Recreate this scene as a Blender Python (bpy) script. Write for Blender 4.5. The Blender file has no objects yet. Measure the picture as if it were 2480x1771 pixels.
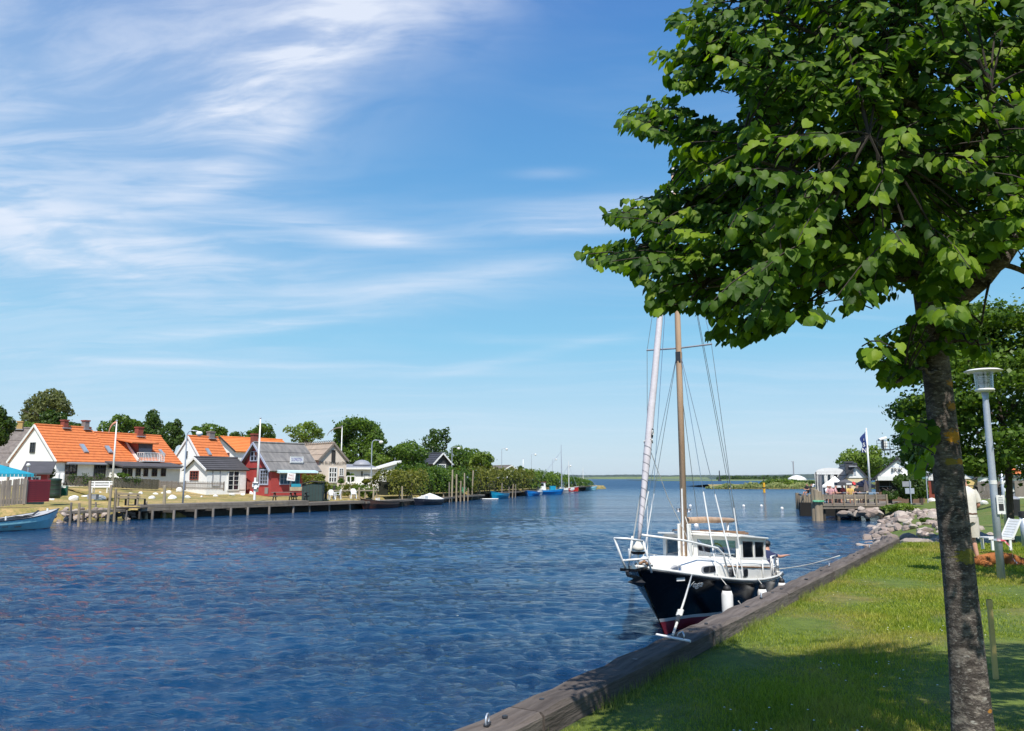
import bpy, bmesh, math, random
import numpy as np
from mathutils import Vector, Matrix
random.seed(7); np.random.seed(7)
SC = bpy.context.scene
COL = SC.collection
R = math.radians
# ------------------------------------------------------------------ camera
FPX = 1873.0; TH = R(8.307); EYE = 2.8          # focal length in pixels of the 2480 px wide photo, pitch, eye height over the water
CT, ST = math.cos(TH), math.sin(TH)
cam = bpy.data.objects.new('camera', bpy.data.cameras.new('camera'))
COL.objects.link(cam)
cam.location = (0, 0, EYE); cam.rotation_euler = (math.pi/2 + TH, 0, 0)
cam.data.sensor_width = 36; cam.data.lens = FPX/2480*36
cam.data.clip_end = 30000; cam.data.clip_start = 0.05
SC.camera = cam
# ------------------------------------------------------------------ light
SUN_AZ, SUN_EL = 179.0, 56.0                      # degrees clockwise from the view axis (+Y), elevation
sd = Vector((math.sin(R(SUN_AZ))*math.cos(R(SUN_EL)), math.cos(R(SUN_AZ))*math.cos(R(SUN_EL)), math.sin(R(SUN_EL))))
sun = bpy.data.objects.new('sun', bpy.data.lights.new('sun', 'SUN'))
COL.objects.link(sun)
sun.data.energy = 4.8; sun.data.angle = R(0.53); sun.data.color = (1.0, 0.955, 0.88)
sun.rotation_euler = (-sd).to_track_quat('-Z', 'Y').to_euler()
world = bpy.data.worlds.new('World'); SC.world = world; world.use_nodes = True
SC.view_settings.view_transform = 'Standard'; SC.view_settings.look = 'None'
SC.view_settings.exposure = 0.32; SC.view_settings.gamma = 1; SC.view_settings.use_curve_mapping = False

class NT:
    """small node helper"""
    def __init__(s, tree): s.t = tree; s.n = tree.nodes; s.l = tree.links
    def new(s, typ, **kw):
        nd = s.n.new(typ)
        for k, v in kw.items(): setattr(nd, k, v)
        return nd
    def set(s, inp, v):
        if isinstance(v, bpy.types.NodeSocket): s.l.new(v, inp)
        else: inp.default_value = v
    def math(s, op, a, b=0.0, c=None, clamp=False):
        nd = s.new('ShaderNodeMath', operation=op); nd.use_clamp = clamp
        s.set(nd.inputs[0], a); s.set(nd.inputs[1], b)
        if c is not None: s.set(nd.inputs[2], c)
        return nd.outputs[0]
    def ramp(s, v, a, b, o0=0.0, o1=1.0):
        nd = s.new('ShaderNodeMapRange'); nd.interpolation_type = 'SMOOTHSTEP'
        s.set(nd.inputs[0], v); s.set(nd.inputs[1], a); s.set(nd.inputs[2], b); s.set(nd.inputs[3], o0); s.set(nd.inputs[4], o1)
        return nd.outputs[0]
    def mix(s, f, a, b, blend='MIX'):
        nd = s.new('ShaderNodeMix', data_type='RGBA', blend_type=blend)
        s.set(nd.inputs[0], f); s.set(nd.inputs[6], a); s.set(nd.inputs[7], b)
        return nd.outputs[2]
    def noise(s, vec, scale, detail=4, rough=0.55, dist=0.0):
        nd = s.new('ShaderNodeTexNoise')
        if vec is not None: s.l.new(vec, nd.inputs['Vector'])
        nd.inputs['Scale'].default_value = scale; nd.inputs['Detail'].default_value = detail
        nd.inputs['Roughness'].default_value = rough; nd.inputs['Distortion'].default_value = dist
        return nd.outputs['Fac']
    def mapping(s, vec, sc=(1, 1, 1), rot=(0, 0, 0), loc=(0, 0, 0)):
        nd = s.new('ShaderNodeMapping'); s.l.new(vec, nd.inputs[0])
        nd.inputs['Scale'].default_value = sc; nd.inputs['Rotation'].default_value = rot; nd.inputs['Location'].default_value = loc
        return nd.outputs[0]

def rgba(c): return (c[0], c[1], c[2], 1.0)
# ------------------------------------------------------------------ sky: physical sky with thin cirrus over it
w = NT(world.node_tree); w.n.clear()
sky = w.new('ShaderNodeTexSky', sky_type='NISHITA'); sky.sun_disc = False
sky.sun_elevation = R(SUN_EL); sky.sun_rotation = R(SUN_AZ)
sky.altitude = 0; sky.air_density = 1.0; sky.dust_density = 0.6; sky.ozone_density = 2.2
tc = w.new('ShaderNodeTexCoord'); gen = tc.outputs['Generated']
sep = w.new('ShaderNodeSeparateXYZ'); w.l.new(gen, sep.inputs[0])
DX, DY, DZ = sep.outputs
zz = w.math('MAXIMUM', DZ, 0.02)
zc = w.math('ADD', zz, 0.10)
cu = w.math('DIVIDE', DX, zc); cv = w.math('DIVIDE', DY, zc)
comb = w.new('ShaderNodeCombineXYZ'); w.l.new(cu, comb.inputs[0]); w.l.new(cv, comb.inputs[1])
P = comb.outputs[0]
wn = w.new('ShaderNodeTexNoise'); w.l.new(P, wn.inputs['Vector']); wn.inputs['Scale'].default_value = 0.55; wn.inputs['Detail'].default_value = 3
wv = w.new('ShaderNodeVectorMath', operation='MULTIPLY_ADD'); w.l.new(wn.outputs['Color'], wv.inputs[0]); wv.inputs[1].default_value = (0.9, 0.9, 0); w.l.new(P, wv.inputs[2])
PW = wv.outputs[0]
AZ_ = w.math('ARCTAN2', DX, DY); EL_ = w.math('ARCSINE', DZ)
def bump2(px, py, wp, hp, rot=0.0):
    """soft patch of cloud round the direction in which the photo's pixel looks; sizes in photo pixels"""
    u = (px-1240)/FPX; v = -(py-885.5)/FPX; r = Vector((u, CT-v*ST, ST+v*CT)).normalized()
    da = w.math('MULTIPLY', w.math('SUBTRACT', AZ_, math.atan2(r.x, r.y)), math.cos(math.asin(r.z))); de = w.math('SUBTRACT', EL_, math.asin(r.z))
    c, s = math.cos(R(rot)), math.sin(R(rot))
    uu = w.math('ADD', w.math('MULTIPLY', da, c), w.math('MULTIPLY', de, s)); vv = w.math('SUBTRACT', w.math('MULTIPLY', de, c), w.math('MULTIPLY', da, s))
    uu = w.math('DIVIDE', uu, wp/FPX*0.9); vv = w.math('DIVIDE', vv, hp/FPX*0.9)
    q = w.math('ADD', w.math('MULTIPLY', uu, uu), w.math('MULTIPLY', vv, vv))
    return w.math('POWER', 2.718, w.math('MULTIPLY', q, -1.0))
veil = w.noise(w.mapping(PW, (0.9, 1.1, 1), (0, 0, R(35))), 1.3, 6, 0.55, 0.5)
wisp = w.noise(w.mapping(PW, (0.7, 2.4, 1), (0, 0, R(22)), (3.1, 1.7, 0)), 1.15, 8, 0.58, 0.5)
fibre = w.noise(w.mapping(PW, (1.5, 5.0, 1), (0, 0, R(50)), (0.4, 5.2, 0)), 1.6, 9, 0.60, 0.5)
thin = w.noise(w.mapping(PW, (0.5, 3.0, 1), (0, 0, R(-6)), (7.3, 2.2, 0)), 0.8, 7, 0.6, 0.35)
def tot(L_):
    o = None
    for px, py, a_, b_, r_, k in L_:
        q = w.math('MULTIPLY', bump2(px, py, a_, b_, r_), k); o = q if o is None else w.math('ADD', o, q)
    return o
broad = tot([(330, 260, 520, 300, 20, 0.48), (130, 560, 430, 80, -3, 0.55), (820, 60, 420, 130, 12, 0.45), (560, 640, 480, 150, 5, 0.22), (300, 820, 500, 160, 0, 0.16), (-200, 100, 500, 500, 0, 0.35)])
spine = tot([(700, 170, 300, 85, 48, 1.0), (600, 370, 170, 32, 35, 0.7), (620, 290, 200, 60, 10, 0.5), (940, 40, 330, 70, 20, 0.75), (560, 440, 130, 26, 25, 0.5)])
tex = w.ramp(w.math('ADD', w.math('MULTIPLY', veil, 0.5), w.math('MULTIPLY', fibre, 0.5)), 0.40, 0.60)
m1 = w.math('MULTIPLY', broad, w.math('ADD', 0.36, w.math('MULTIPLY', tex, 0.62)))
m1 = w.math('ADD', m1, w.math('MULTIPLY', spine, w.math('ADD', 0.15, w.math('MULTIPLY', tex, 0.60))))
m2 = w.math('MULTIPLY', w.ramp(wisp, 0.48, 0.85), 0.16)
low = w.ramp(DZ, 0.05, 0.35, 1.0, 0.45)
m3 = w.math('MULTIPLY', w.math('MULTIPLY', w.ramp(thin, 0.46, 0.78), 0.26), low)
st = tot([(930, 580, 110, 20, 3, 0.42), (830, 560, 300, 30, -5, 0.40), (1430, 520, 330, 45, 3, 0.55), (1420, 553, 260, 14, 1, 0.45), (1180, 660, 330, 30, 8, 0.42), (980, 720, 420, 40, 4, 0.30), (560, 800, 240, 13, 9, 0.60), (760, 778, 170, 11, 6, 0.35), (400, 876, 420, 9, 1, 0.35), (1240, 870, 300, 14, 12, 0.25), (180, 640, 110, 22, -5, 0.4), (1330, 420, 90, 14, 0, 0.3)])
st = w.math('MULTIPLY', st, w.math('ADD', 0.35, w.math('MULTIPLY', w.ramp(w.math('ADD', w.math('MULTIPLY', thin, 0.6), w.math('MULTIPLY', fibre, 0.4)), 0.38, 0.62), 0.75)))
cl = w.math('MULTIPLY', w.math('ADD', w.math('ADD', m1, m2), w.math('ADD', m3, st)), 0.84)
cl = w.math('MINIMUM', w.math('MULTIPLY', cl, w.ramp(DZ, -0.01, 0.06)), 0.88)
cl = w.math('MAXIMUM', cl, 0.0)
cr = w.new('ShaderNodeValToRGB'); w.l.new(DZ, cr.inputs[0])
E_ = cr.color_ramp.elements
for i, (ps, c_) in enumerate([(0.0, (4.0, 5.0, 5.9)), (0.07, (3.2, 4.75, 6.0)), (0.17, (1.75, 4.15, 5.9)), (0.32, (0.95, 3.0, 5.5)), (0.55, (0.48, 1.75, 4.5)), (1.0, (0.35, 1.2, 3.9))]):
    e_ = E_[i] if i < 2 else E_.new(ps)
    e_.position = ps; e_.color = (c_[0]/8, c_[1]/8, c_[2]/8, 1)
grad = w.mix(1.0, cr.outputs[0], (8, 8, 8, 1), 'MULTIPLY')
skyc = w.mix(0.84, sky.outputs[0], grad)
skyc = w.mix(cl, skyc, (5.7, 6.1, 6.9, 1))
bg = w.new('ShaderNodeBackground'); w.l.new(skyc, bg.inputs[0]); bg.inputs[1].default_value = 0.118
wo = w.new('ShaderNodeOutputWorld'); w.l.new(bg.outputs[0], wo.inputs[0])

# ------------------------------------------------------------------ survey helpers: photo pixel -> place in the scene
def ray(px, py):
    u = (px-1240)/FPX; v = -(py-885.5)/FPX
    return Vector((u, CT - v*ST, ST + v*CT))
def G(px, py, z=0.0):
    r = ray(px, py); t = (z-EYE)/r.z
    return Vector((r.x*t, r.y*t, z))
def AT(px, py, Y):
    r = ray(px, py); t = Y/r.y
    return Vector((r.x*t, Y, EYE + r.z*t))
def zat(x, y, py):
    v = -(py-885.5)/FPX
    return EYE + y*(ST+v*CT)/(CT-v*ST)
def ground(px, py, zf, Y0=30.0):
    """where the photo's pixel meets the terrain"""
    r = ray(px, py); t_ = Y0
    while t_ < 400:
        if EYE+r.z*t_ <= float(zf(r.x*t_, r.y*t_)): break
        t_ += 0.25
    return Vector((r.x*t_, r.y*t_, EYE+r.z*t_))
def dist_to_px(K, e, px, z):
    u = (px-1240)/FPX
    return (u*(K[1]*CT+(z-EYE)*ST)-K[0])/(e[0]-u*e[1]*CT)
BT = [(-300,1285),(150,1268),(217,1262),(330,1259),(440,1257),(560,1250),(700,1243),(880,1234),(1010,1225),(1095,1216),(1200,1207),(1325,1197),(1370,1193),(1400,1190),(1450,1186)]
def bank(px):
    """point of the far bank's water line seen in the photo's column px"""
    for (a, b), (c, d) in zip(BT, BT[1:]):
        if px <= c or (c, d) == BT[-1]:
            return G(px, b+(d-b)*(px-a)/(c-a), 0)
# ------------------------------------------------------------------ mesh builder
class MB:
    def __init__(s): s.v = []; s.f = []; s.m = []; s.mi = 0
    def add(s, vs, fs):
        o = len(s.v); s.v += [tuple(p) for p in vs]; s.f += [tuple(i+o for i in f) for f in fs]; s.m += [s.mi]*len(fs)
        return s
    def box(s, c, d, rz=0.0, tilt=None):
        x, y, z = d[0]/2, d[1]/2, d[2]/2
        vs = [Vector((sx*x, sy*y, sz*z)) for sz in (-1, 1) for sx, sy in ((-1,-1),(1,-1),(1,1),(-1,1))]
        M = Matrix.Rotation(rz, 3, 'Z')
        if tilt is not None: M = tilt
        vs = [M @ p + Vector(c) for p in vs]
        return s.add(vs, [(0,3,2,1),(4,5,6,7),(0,1,5,4),(1,2,6,5),(2,3,7,6),(3,0,4,7)])
    def bar(s, p0, p1, w_, h_, up=(0, 0, 1)):
        p0 = Vector(p0); p1 = Vector(p1); d = (p1-p0); L = d.length; d.normalize()
        up = Vector(up)
        if abs(d.dot(up)) > 0.98: up = Vector((1, 0, 0))
        sx = d.cross(up).normalized(); uz = sx.cross(d).normalized()
        M = Matrix((d, sx, uz)).transposed()
        return s.box((p0+p1)/2, (L, w_, h_), tilt=M)
    def tube(s, pts, r, n=8, cap=True):
        pts = [Vector(p) for p in pts]
        rs = r if isinstance(r, (list, tuple)) else [r]*len(pts)
        o = len(s.v); up = None
        for i, p in enumerate(pts):
            d = (pts[min(i+1, len(pts)-1)] - pts[max(i-1, 0)]).normalized()
            if up is None: up = Vector((0, 0, 1)) if abs(d.z) < 0.9 else Vector((1, 0, 0))
            a = d.cross(up).normalized(); b = a.cross(d).normalized(); up = b
            for k in range(n):
                t = 2*math.pi*k/n
                s.v.append(tuple(p + (a*math.cos(t)+b*math.sin(t))*rs[i]))
        for i in range(len(pts)-1):
            for k in range(n):
                k2 = (k+1) % n
                s.f.append((o+i*n+k, o+i*n+k2, o+(i+1)*n+k2, o+(i+1)*n+k)); s.m.append(s.mi)
        if cap:
            s.f.append(tuple(o+k for k in range(n))[::-1]); s.m.append(s.mi)
            s.f.append(tuple(o+(len(pts)-1)*n+k for k in range(n))); s.m.append(s.mi)
        return s
    def lathe(s, prof, c=(0, 0, 0), n=16, sx=1.0, sy=1.0):
        o = len(s.v)
        for r, z in prof:
            for k in range(n):
                t = 2*math.pi*k/n
                s.v.append((c[0]+r*math.cos(t)*sx, c[1]+r*math.sin(t)*sy, c[2]+z))
        for i in range(len(prof)-1):
            for k in range(n):
                k2 = (k+1) % n
                s.f.append((o+i*n+k, o+i*n+k2, o+(i+1)*n+k2, o+(i+1)*n+k)); s.m.append(s.mi)
        s.f.append(tuple(o+k for k in range(n))[::-1]); s.m.append(s.mi)
        s.f.append(tuple(o+(len(prof)-1)*n+k for k in range(n))); s.m.append(s.mi)
        return s
    def prism(s, pts, vec):
        """closed polygon pts extruded along vec"""
        n = len(pts); vec = Vector(vec)
        a = [Vector(p) for p in pts]; b = [p+vec for p in a]
        return s.add(a+b, [tuple(range(n))[::-1], tuple(range(n, 2*n))] + [(i, (i+1) % n, n+(i+1) % n, n+i) for i in range(n)])
    def grid(s, rows):
        o = len(s.v); n = len(rows[0])
        for r_ in rows: s.v += [tuple(p) for p in r_]
        for i in range(len(rows)-1):
            for k in range(n-1):
                s.f.append((o+i*n+k, o+i*n+k+1, o+(i+1)*n+k+1, o+(i+1)*n+k)); s.m.append(s.mi)
        return s
    def build(s, name, mats, parent=None, smooth=False, loc=None, rz=None, bevel=0):
        me = bpy.data.meshes.new(name); me.from_pydata(s.v, [], s.f)
        if not isinstance(mats, (list, tuple)): mats = [mats]
        for m in mats: me.materials.append(m)
        if len(mats) > 1: me.polygons.foreach_set('material_index', s.m)
        me.update()
        if smooth: me.polygons.foreach_set('use_smooth', [True]*len(me.polygons))
        return link(me, name, parent, loc, rz, bevel)
KIDS = {}
def link(data, name, parent=None, loc=None, rz=None, bevel=0):
    o = bpy.data.objects.new(name, data); COL.objects.link(o)
    if parent is not None: o.parent = parent; KIDS.setdefault(parent.name, []).append(o)
    if loc is not None: o.location = loc
    if rz is not None: o.rotation_euler = (0, 0, rz)
    if bevel:
        b = o.modifiers.new('bevel', 'BEVEL'); b.width = bevel; b.segments = 2; b.limit_method = 'ANGLE'
    return o
def tag(o, label=None, cat=None, group=None, kind=None):
    if label: o['label'] = label
    if cat: o['category'] = cat
    if group: o['group'] = group
    if kind: o['kind'] = kind
    return o
def thing(name, label, cat, loc=(0, 0, 0), rz=0.0, group=None):
    o = link(None, name, None, loc, rz); o.empty_display_size = 0.2
    return tag(o, label, cat, group)
def dup(root, loc, rz=0.0, label=None, scale=None):
    def cp(o, par):
        c = o.copy(); COL.objects.link(c)
        if par is not None: c.parent = par; KIDS.setdefault(par.name, []).append(c)
        for ch in list(KIDS.get(o.name, [])): cp(ch, c)
        return c
    r = cp(root, None); r.location = loc; r.rotation_euler = (0, 0, rz)
    if label: r['label'] = label
    if scale: r.scale = scale
    return r
def mesh_np(name, V, F, mats, parent=None, smooth=False, n=4):
    """fast mesh from numpy arrays; F is (m, n)"""
    me = bpy.data.meshes.new(name)
    V = np.asarray(V, dtype=np.float32); F = np.asarray(F, dtype=np.int32)
    me.vertices.add(len(V)); me.vertices.foreach_set('co', V.ravel())
    me.loops.add(F.size); me.loops.foreach_set('vertex_index', F.ravel())
    me.polygons.add(len(F)); me.polygons.foreach_set('loop_start', np.arange(0, F.size, n, dtype=np.int32))
    me.polygons.foreach_set('loop_total', np.full(len(F), n, dtype=np.int32))
    if smooth: me.polygons.foreach_set('use_smooth', np.ones(len(F), dtype=bool))
    for m in (mats if isinstance(mats, (list, tuple)) else [mats]): me.materials.append(m)
    me.update(calc_edges=True)
    return link(me, name, parent)
ORD = ['', 'first', 'second', 'third', 'fourth', 'fifth', 'sixth', 'seventh', 'eighth', 'ninth', 'tenth', 'eleventh', 'twelfth', 'thirteenth', 'fourteenth', 'fifteenth', 'sixteenth', 'seventeenth', 'eighteenth', 'nineteenth', 'twentieth']

# ------------------------------------------------------------------ materials
MATS = {}
def mat(name, col, rough=0.6, metal=0.0, col2=None, nscale=3.0, namt=0.5, bump=0.0, bscale=30.0, spec=0.5, stretch=(1, 1, 1), coat=0.0, rand=0.0, trans=0.0, wave=None):
    m = bpy.data.materials.new(name); m.use_nodes = True; t = NT(m.node_tree)
    b = t.n['Principled BSDF']
    b.inputs['Roughness'].default_value = rough; b.inputs['Metallic'].default_value = metal
    b.inputs['Specular IOR Level'].default_value = spec
    if coat: b.inputs['Coat Weight'].default_value = coat
    tc = t.new('ShaderNodeTexCoord'); vec = t.mapping(tc.outputs['Object'], stretch)
    c2 = col2 if col2 else tuple(c*0.78 for c in col)
    f = t.ramp(t.noise(vec, nscale, 6, 0.62), 0.5-namt*0.5, 0.5+namt*0.5)
    cc = t.mix(f, rgba(c2), rgba(col))
    fine = t.noise(vec, nscale*9, 3, 0.6)
    cc = t.mix(0.25, cc, t.mix(fine, (0.2, 0.2, 0.2, 1), (0.8, 0.8, 0.8, 1)), 'OVERLAY')
    if rand:
        gi = t.new('ShaderNodeObjectInfo')
        k = t.math('ADD', t.math('MULTIPLY', gi.outputs['Random'], rand*2), 1-rand)
        cc = t.mix(1.0, cc, _grey(t, k), 'MULTIPLY')
    t.l.new(cc, b.inputs['Base Color'])
    hgt = None
    if bump: hgt = t.math('MULTIPLY', t.noise(vec, bscale, 5, 0.6), 1.0)
    if wave:                                        # (axis, period m, strength)
        wt = t.new('ShaderNodeTexWave', wave_type='BANDS', bands_direction=wave[0], wave_profile=wave[3] if len(wave) > 3 else 'SIN')
        t.l.new(tc.outputs['Object'], wt.inputs['Vector']); wt.inputs['Scale'].default_value = 0.314/wave[1]; wt.inputs['Distortion'].default_value = 0.2; wt.inputs['Detail'].default_value = 1
        wh = t.math('MULTIPLY', wt.outputs['Fac'], wave[2])
        hgt = wh if hgt is None else t.math('ADD', hgt, wh); bump = bump or 0.4
    if hgt is not None:
        bn = t.new('ShaderNodeBump'); bn.inputs['Strength'].default_value = min(1, bump); bn.inputs['Distance'].default_value = 0.02
        t.l.new(hgt, bn.inputs['Height']); t.l.new(bn.outputs[0], b.inputs['Normal'])
    MATS[name] = m
    return m
def _grey(t, v):
    c = t.new('ShaderNodeCombineColor')
    for i in range(3): t.l.new(v, c.inputs[i])
    return c.outputs[0]
def leafmat(name, dark, light, trans=0.35, hue_noise=0.6, nscale=0.6, rough=0.45, tcol=None, spec=0.3):
    m = bpy.data.materials.new(name); m.use_nodes = True; t = NT(m.node_tree); t.n.clear()
    geo = t.new('ShaderNodeNewGeometry'); tc = t.new('ShaderNodeTexCoord')
    n1 = t.noise(tc.outputs['Object'], nscale, 4, 0.6)
    f = t.math('ADD', t.math('MULTIPLY', geo.outputs['Random Per Island'], 1-hue_noise), t.math('MULTIPLY', t.ramp(n1, 0.3, 0.7), hue_noise))
    c = t.mix(f, rgba(dark), rgba(light))
    p = t.new('ShaderNodeBsdfPrincipled'); t.l.new(c, p.inputs['Base Color']); p.inputs['Roughness'].default_value = rough
    p.inputs['Specular IOR Level'].default_value = spec
    tr = t.new('ShaderNodeBsdfTranslucent')
    t.l.new(t.mix(1.0, c, rgba(tcol or (1.5, 1.6, 0.6)), 'MULTIPLY'), tr.inputs['Color'])
    mx = t.new('ShaderNodeMixShader'); mx.inputs[0].default_value = trans
    t.l.new(p.outputs[0], mx.inputs[1]); t.l.new(tr.outputs[0], mx.inputs[2])
    o = t.new('ShaderNodeOutputMaterial'); t.l.new(mx.outputs[0], o.inputs[0])
    MATS[name] = m
    return m
def glassy(name, col, rough=0.05, spec=0.8):
    m = bpy.data.materials.new(name); m.use_nodes = True; b = m.node_tree.nodes['Principled BSDF']
    b.inputs['Base Color'].default_value = rgba(col); b.inputs['Roughness'].default_value = rough; b.inputs['Specular IOR Level'].default_value = spec
    MATS[name] = m; return m
def clearglass(name, tint=(0.75, 0.85, 0.9), refl=0.16):
    m = bpy.data.materials.new(name); m.use_nodes = True; t = NT(m.node_tree); t.n.clear()
    a = t.new('ShaderNodeBsdfTransparent'); a.inputs[0].default_value = rgba(tint)
    g = t.new('ShaderNodeBsdfGlossy'); g.inputs['Roughness'].default_value = 0.03
    lw = t.new('ShaderNodeLayerWeight'); lw.inputs[0].default_value = 0.35
    mx = t.new('ShaderNodeMixShader'); t.l.new(t.math('ADD', t.math('MULTIPLY', lw.outputs['Fresnel'], 0.7), refl, clamp=True), mx.inputs[0])
    t.l.new(a.outputs[0], mx.inputs[1]); t.l.new(g.outputs[0], mx.inputs[2])
    o = t.new('ShaderNodeOutputMaterial'); t.l.new(mx.outputs[0], o.inputs[0])
    MATS[name] = m; return m
M = MATS
mat('white_wall', (0.85, 0.85, 0.83), 0.8, col2=(0.77, 0.77, 0.75), nscale=1.2, bump=0.15, bscale=20)
mat('white_paint', (0.82, 0.82, 0.80), 0.45, col2=(0.70, 0.69, 0.66), nscale=4, namt=0.6)
mat('cream_wall', (0.72, 0.62, 0.52), 0.85, col2=(0.62, 0.53, 0.44), nscale=1.0, bump=0.2, bscale=15)
mat('red_wall', (0.42, 0.055, 0.05), 0.75, col2=(0.33, 0.045, 0.042), nscale=1.5)
mat('dark_wall', (0.05, 0.052, 0.055), 0.7)
mat('yellow_wall', (0.75, 0.55, 0.22), 0.8)
mat('orange_tile', (0.74, 0.225, 0.06), 0.8, col2=(0.46, 0.125, 0.04), nscale=3.0, namt=0.9, wave=('X', 0.24, 0.9))
mat('orange_tile_pale', (0.80, 0.25, 0.06), 0.75, col2=(0.70, 0.20, 0.05), nscale=0.8, wave=('X', 0.24, 0.7))
mat('slate', (0.055, 0.056, 0.065), 0.6, col2=(0.035, 0.036, 0.042), nscale=2, bump=0.2)
mat('felt_roof', (0.085, 0.08, 0.085), 0.8, col2=(0.06, 0.058, 0.06), nscale=1)
mat('thatch', (0.22, 0.19, 0.17), 0.95, col2=(0.13, 0.11, 0.10), nscale=3, stretch=(1, 1, 0.3), bump=0.8, bscale=25)
mat('eternit', (0.27, 0.25, 0.23), 0.9, col2=(0.10, 0.10, 0.10), nscale=1.6, namt=0.7, stretch=(1.6, 0.5, 0.5), wave=('X', 0.18, 0.9))
mat('eternit_moss', (0.42, 0.33, 0.25), 0.9, col2=(0.28, 0.22, 0.17), nscale=1.2, namt=0.7, wave=('X', 0.18, 0.5))
mat('brick_red', (0.30, 0.07, 0.045), 0.85, col2=(0.20, 0.05, 0.035), nscale=8)
mat('brick_grey', (0.24, 0.21, 0.20), 0.85, nscale=8)
mat('brick_yellow', (0.45, 0.30, 0.11), 0.85, nscale=8)
mat('lead', (0.30, 0.31, 0.34), 0.5)
mat('blue_grey_frame', (0.42, 0.47, 0.60), 0.5)
mat('black_wood', (0.03, 0.028, 0.026), 0.75, col2=(0.05, 0.045, 0.04), nscale=5)
mat('dark_timber', (0.075, 0.062, 0.048), 0.85, col2=(0.045, 0.038, 0.03), nscale=5, bump=0.4)
mat('fence_dark', (0.075, 0.068, 0.045), 0.9, col2=(0.05, 0.046, 0.032), nscale=4, rand=0.15)
mat('grey_wood', (0.26, 0.225, 0.19), 0.85, col2=(0.15, 0.125, 0.105), nscale=5, namt=0.8, stretch=(1, 1, 0.25), bump=0.4, bscale=18, rand=0.18)
mat('pale_wood', (0.40, 0.34, 0.24), 0.85, col2=(0.27, 0.22, 0.15), nscale=5, stretch=(1, 1, 0.3), bump=0.3, rand=0.12)
mat('post_wood', (0.34, 0.27, 0.185), 0.85, col2=(0.19, 0.15, 0.105), nscale=4, namt=0.8, stretch=(1, 1, 0.3), bump=0.5, bscale=12, rand=0.2)
mat('plank_grey', (0.25, 0.21, 0.165), 0.85, col2=(0.14, 0.115, 0.09), nscale=4, namt=0.8, stretch=(0.3, 1, 1), bump=0.4, rand=0.15)
mat('red_board', (0.30, 0.025, 0.03), 0.6, col2=(0.24, 0.02, 0.025), nscale=3)
mat('turquoise', (0.01, 0.27, 0.38), 0.6, col2=(0.01, 0.23, 0.33))
mat('bin_green', (0.01, 0.11, 0.065), 0.4)
mat('tank_green', (0.035, 0.07, 0.05), 0.5)
mat('galv', (0.50, 0.54, 0.60), 0.45, metal=0.35, col2=(0.38, 0.42, 0.48), nscale=25, namt=0.9)
mat('steel', (0.55, 0.56, 0.58), 0.3, metal=0.9)
mat('iron_dark', (0.06, 0.06, 0.065), 0.5, metal=0.5)
mat('white_stone', (0.80, 0.79, 0.75), 0.8, col2=(0.66, 0.65, 0.61), nscale=3, bump=0.3, bscale=8)
mat('rope', (0.72, 0.70, 0.64), 0.9, bump=0.5, bscale=80)
mat('rope_teal', (0.15, 0.45, 0.38), 0.9)
mat('black_rubber', (0.02, 0.02, 0.022), 0.6)
mat('concrete', (0.33, 0.31, 0.28), 0.9, bump=0.3)
mat('skin', (0.56, 0.30, 0.21), 0.5, col2=(0.50, 0.25, 0.17), nscale=6)
mat('hair_grey', (0.14, 0.11, 0.09), 0.8)
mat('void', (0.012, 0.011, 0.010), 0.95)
glassy('pane_dark', (0.018, 0.022, 0.028))
glassy('pane_blue', (0.05, 0.10, 0.16))
glassy('pane_sky', (0.25, 0.32, 0.40), 0.08)
clearglass('glass', (0.8, 0.88, 0.92), 0.30)
# ------------------------------------------------------------------ terrain
def ss(x, a, b):
    t = np.clip((np.asarray(x, dtype=float)-a)/(b-a), 0, 1); return t*t*(3-2*t)
def resample(P_, step):
    out = []
    for a, b in zip(P_, P_[1:]):
        a = np.array(a[:2], float); b = np.array(b[:2], float); n = max(1, int(np.linalg.norm(b-a)/step))
        for i in range(n): out.append(a+(b-a)*i/n)
    out.append(np.array(P_[-1][:2], float))
    return np.array(out)
def sdist(poly, x, y):
    """distance to the line poly, positive on its left"""
    best = 1e9; sg = 1
    for (ax, ay), (bx, by) in zip(poly, poly[1:]):
        dx, dy = bx-ax, by-ay; L2 = dx*dx+dy*dy
        t = max(0, min(1, ((x-ax)*dx+(y-ay)*dy)/L2)); qx, qy = ax+dx*t-x, ay+dy*t-y
        d = math.hypot(qx, qy)
        if d < best: best = d; sg = 1 if dx*(y-ay)-dy*(x-ax) > 0 else -1
    return best*sg
LB = [(-150, -20), (-80, 22), (-50, 38), (-36, 46), (-30.6, 50), (-29.3, 53), (-26.6, 57.5)]
for px in (440, 560, 700, 880, 1010, 1095, 1200, 1325, 1400, 1450):
    p = bank(px); LB.append((p.x-1.5, p.y+0.9))
LB += [(26, 214), (22, 226), (0, 236), (-60, 250), (-200, 260)]
QD = Vector((0.5450, 0.8384, 0)); QN = Vector((0.8384, -0.5450, 0))     # along the quay, and from the water to the lawn
Q0 = Vector((0.46, 6.71, 0))
def Q(s, o=0.0, z=0.0): p = Q0+QD*s+QN*o; return Vector((p.x, p.y, z))
QEND = 18.6
RB = [tuple(Q(-60)[:2]), tuple(Q(0)[:2]), tuple(Q(QEND)[:2]), (13.4, 28.6), (16.9, 36.6), (21.2, 45), (23.8, 50.2), (26.5, 55.5), (31, 66), (36, 82), (46, 104), (66, 122), (100, 132), (220, 150)]
def zleft(x, y, d=None):
    if d is None: d = sdist(LB, x, y)
    z = -1.2 + 2.1*ss(d, -0.6, 0.9) + 0.85*ss(d, 1.5, 20) + 0.4*ss(d, 6, 20)*ss(-x, 26, 44)
    return z
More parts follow.
